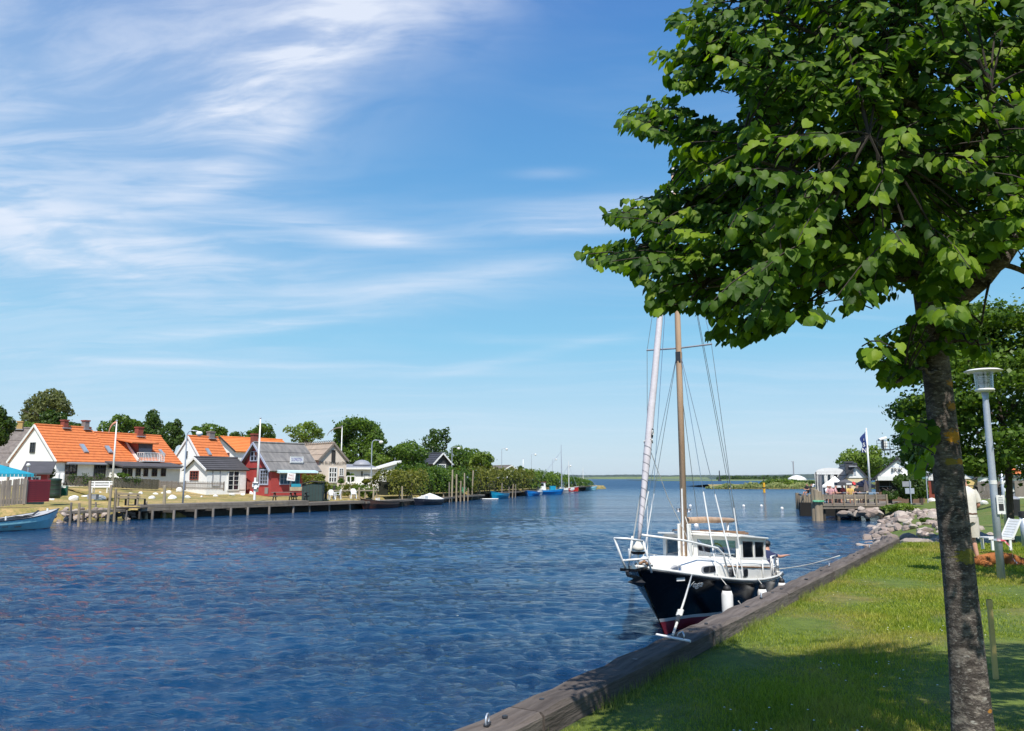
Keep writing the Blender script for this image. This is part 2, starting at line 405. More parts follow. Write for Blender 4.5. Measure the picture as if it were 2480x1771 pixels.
def zright(x, y, d=None):
    if d is None: d = -sdist(RB, x, y)
    s_ = (x-Q0.x)*QD.x+(y-Q0.y)*QD.y
    k = ss(s_, QEND-0.8, QEND+3.0)
    zq = -1.2 + 1.5*ss(d, -0.12, -0.02) + 0.68*ss(d, 0.0, 0.3) + 0.12*ss(d, 0.5, 5) + 0.35*ss(d, 16, 45)
    zr = -0.8 + 1.55*ss(d, -2.4, 2.0) + 0.5*ss(d, 3.0, 6.5) + 0.3*ss(d, 14, 35)
    return zq*(1-k)+zr*k
def strip(poly, side, ds, zf, step, name, mats_):
    Pp = resample(poly, step)
    T = np.gradient(Pp, axis=0); k = 9
    Ts = np.stack([np.convolve(np.pad(T[:, i], k, mode='edge'), np.ones(2*k+1)/(2*k+1), 'valid') for i in (0, 1)], 1)
    Ts /= np.linalg.norm(Ts, axis=1)[:, None]
    N = np.stack([-Ts[:, 1], Ts[:, 0]], 1)*side
    V = []
    for d in ds:
        q = Pp+N*d
        z = np.array([float(zf(q[i, 0], q[i, 1], d)) for i in range(len(q))])
        z += (np.sin(q[:, 0]*0.9)*np.sin(q[:, 1]*0.7)*0.03 if d > 1.5 else 0)
        V.append(np.column_stack([q, z]))
    n = len(Pp); V = np.concatenate(V)
    i, j = np.meshgrid(np.arange(len(ds)-1), np.arange(n-1), indexing='ij')
    a = (i*n+j).ravel(); F = np.stack([a, a+1, a+1+n, a+n], 1)
    if side < 0: F = F[:, ::-1]
    return tag(mesh_np(name, V, F, mats_, smooth=True), kind='structure')

# meadow of the far bank
m = mat('meadow', (0.235, 0.175, 0.075), 0.95, bump=0.5, bscale=6)
t = NT(m.node_tree); b = t.n['Principled BSDF']; tc = t.new('ShaderNodeTexCoord'); v = tc.outputs['Object']
vm = t.mapping(v, (0.16, 0.5, 1), (0, 0, R(-28)))
c = t.mix(t.ramp(t.noise(vm, 1.0, 6, 0.65), 0.38, 0.62), (0.44, 0.30, 0.125, 1), (0.24, 0.20, 0.055, 1))
c = t.mix(t.ramp(t.noise(v, 3.2, 6, 0.7), 0.42, 0.7), c, (0.12, 0.14, 0.03, 1))
t.l.new(c, b.inputs['Base Color'])
strip(LB, 1, [-2, -0.6, 0, 0.4, 0.9, 1.6, 3, 5, 8, 12, 16, 20, 30, 60, 120, 220], zleft, 2.0, 'far_bank_ground', M['meadow'])
# lawn of the near bank
m = mat('lawn', (0.09, 0.13, 0.02), 0.95, bump=0.7, bscale=60)
t = NT(m.node_tree); b = t.n['Principled BSDF']; tc = t.new('ShaderNodeTexCoord'); v = tc.outputs['Object']
sx = t.new('ShaderNodeSeparateXYZ'); t.l.new(v, sx.inputs[0])
inl = t.math('ADD', t.math('MULTIPLY', sx.outputs[0], QN.x), t.math('MULTIPLY', sx.outputs[1], QN.y))   # metres inland
dry = t.ramp(inl, 0.0, 8.0, 0.0, 0.65)
n1 = t.noise(v, 0.55, 5, 0.65); n2 = t.noise(v, 5.0, 5, 0.7)
f = t.math('ADD', t.ramp(n1, 0.45, 0.72), dry, clamp=True)
c = t.mix(t.ramp(n2, 0.3, 0.7), (0.06, 0.10, 0.009, 1), (0.13, 0.175, 0.02, 1))
c = t.mix(t.math('MULTIPLY', f, 0.85), c, t.mix(t.ramp(n2, 0.3, 0.75), (0.13, 0.11, 0.025, 1), (0.26, 0.19, 0.07, 1)))
t.l.new(c, b.inputs['Base Color'])
strip(RB, -1, [-3.0, -1.6, -0.7, -0.12, -0.02, 0.02, 0.3, 0.5, 1.0, 1.8, 3, 4.5, 6.5, 9, 13, 18, 25, 35, 50, 80, 130], zright, 0.8, 'lawn', M['lawn'])

# ------------------------------------------------------------------ water
m = bpy.data.materials.new('water'); m.use_nodes = True; t = NT(m.node_tree); b = t.n['Principled BSDF']
tc = t.new('ShaderNodeTexCoord'); v = tc.outputs['Object']
cd = t.new('ShaderNodeCameraData')
geo = t.new('ShaderNodeNewGeometry'); sx = t.new('ShaderNodeSeparateXYZ'); t.l.new(geo.outputs['Position'], sx.inputs[0])
rough_zone = t.ramp(t.noise(t.mapping(v, (0.05, 0.16, 1), (0, 0, R(12))), 1.0, 4, 0.6, 0.6), 0.34, 0.66)
b.inputs['Base Color'].default_value = (0.004, 0.040, 0.10, 1)
t.l.new(t.mix(rough_zone, (0.004, 0.040, 0.102, 1), (0.003, 0.026, 0.074, 1)), b.inputs['Base Color'])
t.l.new(t.ramp(sx.outputs[1], 30, 300, 0.06, 0.36), b.inputs['Roughness']); b.inputs['IOR'].default_value = 1.333
h1 = t.noise(t.mapping(v, (0.8, 2.0, 1), (0, 0, R(10))), 8.5, 5, 0.62, 0.25)
h2 = t.noise(t.mapping(v, (0.5, 1.5, 1), (0, 0, R(-8))), 3.1, 5, 0.62, 0.2)
h3 = t.noise(t.mapping(v, (0.05, 0.35, 1), (0, 0, R(4))), 1.0, 4, 0.6, 0.3)
hh = t.math('ADD', t.math('MULTIPLY', h1, 0.065), t.math('MULTIPLY', h2, 0.16))
hh = t.math('ADD', hh, t.math('MULTIPLY', h3, 0.95))
bn = t.new('ShaderNodeBump'); bn.inputs['Distance'].default_value = 1.0
t.l.new(t.math('ADD', 0.42, t.math('MULTIPLY', rough_zone, 0.5)), bn.inputs['Strength'])
t.l.new(hh, bn.inputs['Height']); t.l.new(bn.outputs[0], b.inputs['Normal'])
M['water'] = m
rows = list(7.0*np.exp(np.arange(0, 680)*0.00505)); rows = np.array(rows + [rows[-1]*k for k in (1.1, 1.4, 2, 3.5, 7, 15, 30, 60)])
cols = np.radians(np.concatenate([np.linspace(-75, -38, 20)[:-1], np.linspace(-38, 38, 500), np.linspace(38, 75, 20)[1:]]))
RR, AA = np.meshgrid(rows, cols, indexing='ij')
X = RR*np.sin(AA); Y = RR*np.cos(AA); Z = np.zeros_like(X)
rs = np.random.RandomState(3)
cell = RR*0.00505
for k in range(64):
    lam = 0.15*(0.95/0.15)**rs.rand(); th = R(rs.normal(100, 40)); ph = rs.rand()*6.283
    amp = 0.0072*lam**0.72*(0.5+rs.rand())
    damp = np.clip((lam/np.maximum(cell, 1e-3)-2.0)/2.5, 0, 1)
    q = (X*np.cos(th)+Y*np.sin(th))*2*np.pi/lam+ph + 0.6*np.sin(X*0.31+k)+0.6*np.sin(Y*0.27+2*k)
    Z += amp*damp*np.sin(q)
patch = 0.72+0.4*np.sin(X*0.11+0.5*np.sin(Y*0.09))*np.sin(Y*0.16+1.3)
Z *= np.clip(patch, 0.3, 1.2); Z[-8:, :] = 0
Z -= Z[:-8].mean()*(RR < 200)
n = X.shape[1]; i, j = np.meshgrid(np.arange(X.shape[0]-1), np.arange(n-1), indexing='ij'); a = (i*n+j).ravel()
tag(mesh_np('water', np.stack([X.ravel(), Y.ravel(), Z.ravel()], 1), np.stack([a, a+n, a+n+1, a+1], 1)[:, ::-1], M['water'], smooth=True), kind='structure')
mb = MB(); mb.add([(-12000, -12000, -0.16), (12000, -12000, -0.16), (12000, 6, -0.16), (-12000, 6, -0.16)], [(0, 1, 2, 3)])
tag(mb.build('water_beyond', M['water']), kind='structure')

# ------------------------------------------------------------------ far shores
def ridge(name, pxs, Y, y0, ys, mt, depth=200, seed=1, amp=1.0):
    """a strip of land at depth Y whose top follows the rows ys of the photo"""
    rr = random.Random(seed); top = []; n = int(abs(pxs[1]-pxs[0])/4)
    for i in range(n+1):
        px = pxs[0]+(pxs[1]-pxs[0])*i/n; u = i/n*(len(ys)-1); k = min(int(u), len(ys)-2)
        y = ys[k]+(ys[k+1]-ys[k])*(u-k)-rr.random()*amp
        top.append((AT(px, y, Y), AT(px, y0, Y)))
    mb = MB()
    mb.grid([[Vector((b_.x, b_.y, -0.5)) for a_, b_ in top], [Vector((a_.x, a_.y+depth*0.1, a_.z)) for a_, b_ in top], [Vector((a_.x*1.05, a_.y+depth, a_.z*0.9)) for a_, b_ in top], [Vector((a_.x*1.1, a_.y+depth*1.5, -0.5)) for a_, b_ in top]])
    return tag(mb.build(name, mt), kind='structure')
mat('far_forest', (0.035, 0.06, 0.035), 0.95, col2=(0.02, 0.035, 0.025), nscale=0.02)
mat('far_field', (0.16, 0.20, 0.06), 0.95, col2=(0.09, 0.12, 0.05), nscale=0.01)
ridge('far_hill', (1180, 2060), 5200, 1160, [1152.5, 1151.5, 1150.5, 1151.5, 1150, 1152, 1151, 1152, 1151, 1149, 1149], M['far_forest'], 800, 1, 1.2)
ridge('far_shore', (1380, 1720), 3400, 1160, [1157.5, 1156, 1155.5, 1156, 1155, 1156.5], M['far_field'], 500, 2, 0.8)
ridge('far_meadow', (1600, 2010), 900, 1166, [1164, 1162.5, 1162, 1162, 1162], M['far_field'], 300, 3, 0.3)

# ------------------------------------------------------------------ quay of squared timbers along the lawn
mat('quay_timber', (0.185, 0.155, 0.135), 0.95, col2=(0.06, 0.048, 0.042), nscale=7, namt=0.7, stretch=(0.16, 1.6, 1), bump=1.0, bscale=22, rand=0.22, spec=0.2)
mat('quay_side', (0.12, 0.10, 0.065), 0.9, col2=(0.04, 0.032, 0.026), nscale=6.0, namt=0.7, stretch=(0.25, 1, 1.8), bump=0.8, bscale=22, rand=0.15)
quay = thing('timber_quay', 'weathered grey brown timber quay edge running beside the lawn', 'quay', Q(0), math.atan2(QD.y, QD.x))
# local x runs along the quay, local -y towards the lawn
rq = random.Random(5)
s = -14.0
cuts = [-14, -9.6, -5.2, -0.9, 2.75, 6.1, 9.4, 12.7, 15.7, QEND]
for i, (a, b_) in enumerate(zip(cuts, cuts[1:])):
    mb = MB(); L = b_-a-0.035; n = 12
    rows_ = []
    for k in range(n+1):
        x = a+0.01+L*k/n; wob = 0.008*math.sin(k*1.7+i); hz = 0.010*math.sin(k*2.3+i*2)
        rows_.append([(x, 0.0+wob, 0.93), (x, 0.0+wob, 1.135+hz), (x, -0.025+wob, 1.155+hz), (x, -0.28, 1.155+hz+0.008*math.sin(k*1.1)), (x, -0.31, 1.13), (x, -0.31, 0.93)])
    mb.grid(rows_); mb.f.append(tuple(range(6))); mb.m.append(0); o = n*6; mb.f.append(tuple(o+k for k in range(5, -1, -1))); mb.m.append(0)
    mb.build('beam', M['quay_timber'], quay)
    mb = MB(); mb.box(((a+b_)/2+0.3, -0.285, 0.84), (b_-a-0.02, 0.06, 0.165)); mb.build('lower_beam', M['quay_side'], quay, bevel=0.01)
    mb = MB(); mb.box(((a+b_)/2, -0.02, 0.80), (b_-a-0.02, 0.10, 0.24)); mb.build('outer_beam', M['quay_side'], quay, bevel=0.01)
    mb = MB(); mb.box(((a+b_)/2, -0.19, 1.1575+0.004), (0.05, 0.05, 0.012)); mb.build('bolt_head', M['iron_dark'], quay)
    for xb in (a+0.25, b_-0.25): mb = MB(); mb.lathe([(0.022, 0), (0.02, 0.012)], (xb, -0.14, 1.158), 8); mb.build('bolt_head', M['iron_dark'], quay)
x = -6.0; pm = None
while x < QEND:
    w_ = 0.24
    if pm is None:
        mb = MB(); mb.box((0, 0, 0), (w_-0.012, 0.05, 1.2)); pm = mb.build('sheet_plank', M['quay_side'], quay); o = pm
    else:
        o = pm.copy(); COL.objects.link(o); KIDS[quay.name].append(o)
    o.location = (x, -0.045+rq.uniform(-0.008, 0.008), 0.07); x += w_
# iron eyes let into the timber
def quay_ring(s_, label, big=False):
    r = thing('mooring_ring', label, 'mooring ring', Q(s_, 0.13, 1.155), math.atan2(QD.y, QD.x)+0.35, 'iron mooring rings on the quay')
    mb = MB(); pts = [(0.042*math.cos(a_), 0, 0.032+0.04*math.sin(a_)) for a_ in [R(-50+280*k/14) for k in range(15)]]
    mb.tube(pts, 0.006, 8); mb.build('ring', M['galv'], r, smooth=True)
    mb = MB(); mb.box((0, 0, 0.008), (0.08, 0.035, 0.010)); mb.build('base_plate', M['iron_dark'], r)
quay_ring(-1.35, 'bent iron ring set in the nearest timber of the quay')
quay_ring(5.3, 'iron ring on the quay timber in front of the two white fenders')
quay_ring(9.9, 'small iron ring on the quay timber beside the stern of the black yacht')
quay_ring(14.6, 'small iron ring on the quay timber far behind the yacht')

# ------------------------------------------------------------------ grass blades
leafmat('grass_blade', (0.085, 0.145, 0.010), (0.40, 0.44, 0.05), trans=0.35, hue_noise=0.2, nscale=0.9, tcol=(1.25, 1.45, 0.5))
m = M['grass_blade']; t = NT(m.node_tree)      # drier towards the inland side
for nd in m.node_tree.nodes:
    if nd.type == 'BSDF_PRINCIPLED': pr = nd
src = pr.inputs['Base Color'].links[0].from_socket
geo = t.new('ShaderNodeNewGeometry'); sx = t.new('ShaderNodeSeparateXYZ'); t.l.new(geo.outputs['Position'], sx.inputs[0])
inl = t.math('ADD', t.math('MULTIPLY', sx.outputs[0], QN.x), t.math('MULTIPLY', sx.outputs[1], QN.y))
f = t.math('MULTIPLY', t.math('ADD', t.ramp(t.noise(geo.outputs['Position'], 0.55, 5, 0.65), 0.46, 0.70), t.ramp(inl, 0.5, 7.5, 0.0, 0.62), clamp=True), 0.75)
t.l.new(t.mix(f, src, (0.50, 0.38, 0.10, 1)), pr.inputs['Base Color'])
def blades(name, pts, h, wd, mt, lean=0.5, seed=1):
    rs = np.random.RandomState(seed); n = len(pts)
    a = rs.rand(n)*6.283; b_ = rs.rand(n)*6.283
    h = h*(0.5+rs.rand(n)); wd = wd*(0.7+0.6*rs.rand(n))
    ux, uy = np.cos(a)*wd/2, np.sin(a)*wd/2
    l = lean*h*rs.rand(n)
    p0 = pts-np.stack([ux, uy, 0*ux], 1); p1 = pts+np.stack([ux, uy, 0*ux], 1)
    p2 = pts+np.stack([np.cos(b_)*l, np.sin(b_)*l, h], 1)
    V = np.stack([p0, p1, p2], 1).reshape(-1, 3)
    return mesh_np(name, V, np.arange(3*n).reshape(-1, 3), mt, n=3)
rs = np.random.RandomState(11)
N = 560000
yy = 4.4*(26/4.4)**rs.rand(N)
xx = -1.5+rs.rand(N)*(yy*0.70+1.8+1.5)
sd_ = (xx-Q0.x)*QN.x+(yy-Q0.y)*QN.y
sl_ = (xx-Q0.x)*QD.x+(yy-Q0.y)*QD.y
ok = (sd_ > 0.34) & (xx < yy*0.70+0.6) & (sl_ < QEND+1)
bare = ((xx-6.7)**2/2.2+(yy-9.9)**2/1.0 < 1) & (rs.rand(N) < 0.8)
ok &= ~bare
xx, yy, sd_ = xx[ok], yy[ok], sd_[ok]
zz_ = 0.98+0.12*ss(sd_, 0.5, 5)+0.35*ss(sd_, 16, 45)-0.01
hgt = 0.034*(1+0.6*np.sin(xx*2.1)*np.sin(yy*1.7)); wd = 0.0055*np.maximum(1, yy/5.5)
tag(blades('grass', np.stack([xx, yy, zz_], 1), hgt*np.maximum(1, yy/14), wd, M['grass_blade'], 1.0), kind='stuff', label='short mown grass with dry patches covering the near bank', cat='grass')
# taller tufts along the inner side of the quay
n = 9000; sl = rs.rand(n)*22-3; of = 0.33+np.abs(rs.normal(0, 0.07, n))
keep = np.sin(sl*1.9)+np.sin(sl*4.7+1)+rs.normal(0, 0.5, n) > 0.15
sl, of = sl[keep], of[keep]
pts = np.stack([Q0.x+QD.x*sl+QN.x*of, Q0.y+QD.y*sl+QN.y*of, np.full(len(sl), 0.95)], 1)
leafmat('tall_grass_blade', (0.10, 0.17, 0.02), (0.36, 0.36, 0.12), trans=0.3, hue_noise=0.3)
tag(blades('tall_grass', pts, 0.11, 0.006, M['tall_grass_blade'], 0.7, 5), kind='stuff', label='longer pale grass growing along the back of the quay timber', cat='grass')
n = 420; yy = 5+rs.rand(n)**1.3*9; xx = 1.0+rs.rand(n)*(yy*0.55)
k = (np.sin(xx*2.3)*np.sin(yy*1.9) > 0.25) & ((xx-Q0.x)*QN.x+(yy-Q0.y)*QN.y > 0.7); xx, yy = xx[k], yy[k]; n = len(xx)
c = np.stack([xx, yy, np.full(n, 1.06)+0.12*ss((xx-Q0.x)*QN.x+(yy-Q0.y)*QN.y, 0.5, 5)-0.03], 1); a = 0.011
V = np.stack([c+[-a, 0, 0], c+[0, -a, 0.004], c+[a, 0, 0], c+[0, a, 0.004]], 1).reshape(-1, 3)
tag(mesh_np('daisies', V, np.arange(4*n).reshape(-1, 4), M['white_paint']), kind='stuff', label='tiny white daisies scattered over the near lawn', cat='flowers')

# ------------------------------------------------------------------ air
hz = MB(); hz.box((0, 0, 14.5), (25200, 25200, 35)); m = bpy.data.materials.new('air'); m.use_nodes = True; t = NT(m.node_tree); t.n.clear()
pv = t.new('ShaderNodeVolumePrincipled'); pv.inputs['Color'].default_value = (0.86, 0.92, 1.0, 1); pv.inputs['Density'].default_value = 0.000035; pv.inputs['Anisotropy'].default_value = 0.2
oo = t.new('ShaderNodeOutputMaterial'); t.l.new(pv.outputs[0], oo.inputs['Volume']); tag(hz.build('haze', m), kind='stuff')
# ------------------------------------------------------------------ foliage
def cloud_mesh(name, pts, nrm, size, mt, parent=None, flat=0.5, seed=1, shape='quad'):
    """leaf clumps: one small bent quad at every point, loosely facing nrm"""
    rs = np.random.RandomState(seed); n = len(pts)
    d = nrm+rs.normal(0, flat, (n, 3)); d /= np.linalg.norm(d, axis=1)[:, None]+1e-9
    u = np.cross(d, rs.normal(0, 1, (n, 3))); u /= np.linalg.norm(u, axis=1)[:, None]+1e-9
    v = np.cross(d, u); s_ = (size*(0.55+0.9*rs.rand(n)))[:, None] if np.isscalar(size) else (size*(0.55+0.9*rs.rand(n)))[:, None]
    a = pts-u*s_*0.5; b = pts+v*s_*0.42+d*s_*0.1; c = pts+u*s_*0.5; e = pts-v*s_*0.42+d*s_*0.1
    V = np.stack([a, b, c, e], 1).reshape(-1, 3)
    return mesh_np(name, V, np.arange(4*n).reshape(-1, 4), mt, parent)
def ell_points(blobs, n, rs, shell=0.78):
    bl = np.array(blobs, float); wgt = (bl[:, 3]*bl[:, 4]+bl[:, 4]*bl[:, 5]+bl[:, 3]*bl[:, 5]); wgt /= wgt.sum()
    k = rs.choice(len(bl), n, p=wgt); d = rs.normal(0, 1, (n, 3)); d /= np.linalg.norm(d, axis=1)[:, None]
    r_ = shell+(1.06-shell)*rs.rand(n)**0.6
    r_ = r_*(1+0.10*np.sin(d[:, 0]*7+k)*np.sin(d[:, 2]*6+2*k))
    P_ = bl[k, :3]+d*bl[k, 3:6]*r_[:, None]
    return P_, d/bl[k, 3:6]/np.linalg.norm(d/bl[k, 3:6], axis=1)[:, None]
def clump_blobs(rx, ry, rz, cz, n, rs, sub=0.42):
    """sub crowns spread over an ellipsoid"""
    out = [(0, 0, cz, rx*0.72, ry*0.72, rz*0.75)]
    for i in range(n):
        d = rs.normal(0, 1, 3); d /= np.linalg.norm(d); d[2] = d[2]*0.9+0.1
        k = sub*(0.45+0.75*rs.rand()); q = 0.70+0.16*rs.rand()
        out.append((d[0]*rx*q, d[1]*ry*q, cz+d[2]*rz*q, rx*k, ry*k, rz*k*(0.7+0.5*rs.rand())))
    return out
leafmat('leaf_dark', (0.018, 0.045, 0.008), (0.085, 0.145, 0.020), hue_noise=0.45, nscale=0.45)
leafmat('leaf_mid', (0.030, 0.075, 0.010), (0.145, 0.230, 0.026), hue_noise=0.45, nscale=0.4)
leafmat('leaf_light', (0.055, 0.11, 0.014), (0.22, 0.30, 0.04), hue_noise=0.45, nscale=0.4)
leafmat('leaf_olive', (0.06, 0.08, 0.025), (0.20, 0.215, 0.08), hue_noise=0.4, nscale=0.5)
leafmat('leaf_gold', (0.06, 0.09, 0.012), (0.26, 0.25, 0.04), hue_noise=0.5, nscale=0.3)
mat('bark', (0.09, 0.07, 0.055), 0.95, col2=(0.05, 0.04, 0.032), nscale=6, bump=0.7)
def tree(name, label, cat, px, Y, half_px, ytop, ybot, mt, n=4200, leaf=0.30, nb=12, sub=0.42, seed=1, group=None, zg=None, shell=0.78, depth=1.0, blobs=None, tr=None):
    """tree whose crown spans ytop..ybot (photo rows) at depth Y"""
    rs = np.random.RandomState(seed)
    c = AT(px, (ytop+ybot)/2, Y); rx = half_px*Y/FPX; rz = (AT(px, ytop, Y).z-AT(px, ybot, Y).z)/2
    zg = zg if zg is not None else (1.6 if px < 1500 else 1.3)
    o = thing(name, label, cat, (c.x, Y, zg), 0, group)
    cz = c.z-zg
    bl = blobs(rx, rz, cz) if blobs else clump_blobs(rx*0.98, rx*0.95*depth, rz, cz, nb, rs, sub)
    P_, nr = ell_points(bl, n, rs, shell)
    stray = rs.rand(n) < 0.10; P_ = P_+nr*(stray*np.abs(rs.normal(0, 0.13, n))*rx)[:, None]*0.6
    k = P_[:, 2] > 0.1; cloud_mesh('crown', P_[k], nr[k], leaf, mt, o, 0.55, seed)
    mb = MB(); top = cz+rz*0.3; r0 = tr or max(0.12, rx*0.07)
    mb.tube([(0, 0, -0.4), (0.05*rx, 0, max(0.5, cz-rz*0.6)), (0, 0.03*rx, top)], [r0*1.2, r0, r0*0.35], 8)
    for i in range(6):
        a = i*1.05+rs.rand(); z0 = max(0.4, cz-rz*0.75)+rs.rand()*rz*0.5
        mb.tube([(0, 0, z0), (math.cos(a)*rx*0.35, math.sin(a)*rx*0.35, z0+rz*0.35), (math.cos(a)*rx*0.75, math.sin(a)*rx*0.75, z0+rz*0.6)], [r0*0.5, r0*0.35, r0*0.12], 5)
    mb.build('trunk', M['bark'], o)
    return o
def box_foliage(name, label, cat, P0, P1, thick, h0, h1, z0, mt, n, leaf, seed=1, group=None, wav=0.12, kind=None, topmt=None):
    """hedge between two ground points, heights h0..h1"""
    rs = np.random.RandomState(seed); P0 = np.array(P0[:2], float); P1 = np.array(P1[:2], float)
    e = P1-P0; L = np.linalg.norm(e); e /= L; nn = np.array([-e[1], e[0]])
    o = thing(name, label, cat, (P0[0], P0[1], z0), math.atan2(e[1], e[0]), group)
    s_ = rs.rand(n)*L; hloc = (h0+(h1-h0)*s_/L)*(1+wav*np.sin(s_*1.3+seed)+wav*0.7*np.sin(s_*3.1+2*seed))
    a = np.arcsin(np.clip(rs.rand(n)*2-1, -1, 1))           # round cross section, superellipse
    th = rs.rand(n)*np.pi; cx = np.sign(np.cos(th))*np.abs(np.cos(th))**0.45; cz = np.abs(np.sin(th))**0.45
    bulge = 1+0.12*np.sin(s_*2.3+cz*5)+0.10*rs.normal(0, 1, n)*0.6
    y = cx*thick/2*bulge; z = np.where(rs.rand(n) < 0.0, 0, cz)*hloc*(0.98+0.06*rs.normal(0, 1, n))
    low = rs.rand(n) < 0.45; z = np.where(low & (np.abs(cx) > 0.75), rs.rand(n)*hloc*0.9, z)
    P_ = np.stack([s_, y, np.maximum(z, 0.0)], 1); nr = np.stack([0*s_, cx, cz*0.9], 1)
    cloud_mesh('foliage', P_, nr, leaf, mt, o, 0.6, seed)
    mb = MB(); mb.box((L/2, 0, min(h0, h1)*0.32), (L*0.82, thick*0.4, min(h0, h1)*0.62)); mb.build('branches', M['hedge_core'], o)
    return o
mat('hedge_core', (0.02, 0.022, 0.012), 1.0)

# ------------------------------------------------------------------ buildings
class House:
    """local frame: origin at the near right corner, x along the ridge, y along the gable wall to its left"""
    def __init__(s, name, label, px, Y, az, zg, cat='house', K=None):
        p = AT(px, 1159, Y) if K is None else K
        s.o = thing(name, label, cat, (p.x, p.y, zg), R(90-az)); s.K = Vector((p.x, p.y, zg)); s.az = az; s.zg = zg
        a = R(az); s.e1 = Vector((math.sin(a), math.cos(a), 0)); s.e2 = Vector((-math.cos(a), math.sin(a), 0))
    def loc(s, P_): d = P_-s.K; return Vector((d.dot(s.e1), d.dot(s.e2), d.z))
    def lray(s, px, py):
        r = ray(px, py); o_ = Vector((0, 0, EYE))-s.K
        return Vector((o_.dot(s.e1), o_.dot(s.e2), o_.z)), Vector((r.dot(s.e1), r.dot(s.e2), r.z))
    def hit(s, px, py, p0, n_):
        o_, d = s.lray(px, py); n_ = Vector(n_); t = (Vector(p0)-o_).dot(n_)/d.dot(n_); return o_+d*t
    def front(s, px, py, y=0): p = s.hit(px, py, (0, y, 0), (0, 1, 0)); return p.x, p.z
    def gable(s, px, py, x=0): p = s.hit(px, py, (x, 0, 0), (1, 0, 0)); return p.y, p.z
    def body(s, L, W, h, rh, wall, roof, ov=0.25, ove=0.3, roofname='roof', walls=True, trim=None, thick=0.14, course=0.34, hl=None):
        """walls with gables, and a roof of overlapping courses on both slopes; h eave height, rh ridge height"""
        s.L, s.W, s.h, s.rh = L, W, h, rh
        if walls:
            mb = MB(); mb.prism([(0, 0, -0.5), (0, W, -0.5), (0, W, h), (0, W/2, rh-0.02), (0, 0, h)], (L, 0, 0)); mb.build('wall', wall, s.o)
        sl = math.hypot(W/2, rh-h); n = max(3, int(sl/course))
        mb = MB()
        for side in (0, 1):
            def PT(x, t, up):   # t from 0 at the ridge to 1 at the eave (beyond 1 is the overhang)
                y = W/2*(1-t) if side == 0 else W/2*(1+t); z = rh+(h-rh)*t
                ny = -(rh-h)/sl if side == 0 else (rh-h)/sl; nz = (W/2)/sl
                return (x, y+ny*up, z+nz*up)
            t1 = 1+ove/sl
            for k in range(n):
                a, b = t1*k/n, t1*(k+1)/n
                q = [PT(-ov, a, 0.03), PT(L+ov, a, 0.03), PT(L+ov, b, 0.075), PT(-ov, b, 0.075)]
                q2 = [PT(-ov, b, 0.075), PT(L+ov, b, 0.075), PT(L+ov, b, 0.02), PT(-ov, b, 0.02)]
                mb.add(q, [(0, 1, 2, 3)] if side == 1 else [(0, 3, 2, 1)]); mb.add(q2, [(0, 1, 2, 3)])
            mb.add([PT(-ov, 0, 0.02), PT(L+ov, 0, 0.02), PT(L+ov, t1, 0.02), PT(-ov, t1, 0.02), PT(-ov, 0, -0.06), PT(L+ov, 0, -0.06), PT(L+ov, t1, -0.06), PT(-ov, t1, -0.06)],
                   [(0, 1, 2, 3), (4, 7, 6, 5), (0, 3, 7, 4), (1, 5, 6, 2), (3, 2, 6, 7)])
        s.roof = mb.build(roofname, roof, s.o)
        mb = MB(); mb.tube([(-ov, W/2, rh+0.06), (L+ov, W/2, rh+0.06)], 0.11, 8); mb.build('ridge_tile', roof, s.roof)
        if trim:
            for x in (-ov-0.04,):
                for sg in (0, 1):
                    mb = MB(); y0 = -ove*(W/2)/sl if sg == 0 else W+ove*(W/2)/sl
                    mb.bar((x, y0, h-ove*(rh-h)/sl-0.02), (x, W/2, rh-0.02), 0.06, 0.2); mb.build('bargeboard', trim, s.roof)
        return s
    def roofpt(s, px, py):
        """point on the front slope"""
        n_ = Vector((0, -(s.rh-s.h), s.W/2)).normalized(); return s.hit(px, py, Vector((0, 0, s.h))+n_*0.08, n_)
    def window(s, px0, py0, px1, py1, nx, ny, frame, glass, face='front', off=0, fw=0.07, name='window', mw=0.035, proud=0.0):
        fn = s.front if face == 'front' else s.gable
        a0, z1 = fn((px0), py0, off); a1, z0 = fn(px1, py1, off)
        if abs(z1-z0) < 0.05: z0 = z1-0.3
        lo, hi = min(a0, a1), max(a0, a1); base = off-0.012-proud
        def B(mb, u, z, w_, h_, dep, t):
            if face == 'front': mb.box((u, base-dep-t/2, z), (w_, t, h_))
            else: mb.box((base-dep-t/2, u, z), (t, w_, h_))
        mb = MB(); W_, H_ = hi-lo, z1-z0; um, zm = (lo+hi)/2, (z0+z1)/2
        for u in (lo+fw/2, hi-fw/2): B(mb, u, zm, fw, H_, 0.0, 0.07)
        for z in (z0+fw/2, z1-fw/2): B(mb, um, z, W_-2*fw-0.002, fw, 0.0, 0.07)
        for i in range(1, nx): B(mb, lo+fw+(W_-2*fw)*i/nx, zm, mw*(1.8 if nx % 2 == 0 and i == nx//2 else 1), H_-2*fw-0.004, 0.006, 0.045)
        for j in range(1, ny): B(mb, um, z0+fw+(H_-2*fw)*j/ny, W_-2*fw-0.004, mw, 0.012, 0.045)
        f = mb.build(name, frame, s.o)
        mb = MB(); B(mb, um, zm, W_-fw, H_-fw, -0.004, 0.012); mb.build('pane', glass, f)
        return f
    def slabf(s, px0, py0, px1, py1, mt, name, off=0, t=0.05, face='front'):
        fn = s.front if face == 'front' else s.gable
        a0, z1 = fn(px0, py0, off); a1, z0 = fn(px1, py1, off); mb = MB()
        if face == 'front': mb.box(((a0+a1)/2, off-t/2-0.003, (z0+z1)/2), (abs(a1-a0), t, abs(z1-z0)))
        else: mb.box((off-t/2-0.003, (a0+a1)/2, (z0+z1)/2), (t, abs(a1-a0), abs(z1-z0)))
        return mb.build(name, mt, s.o)
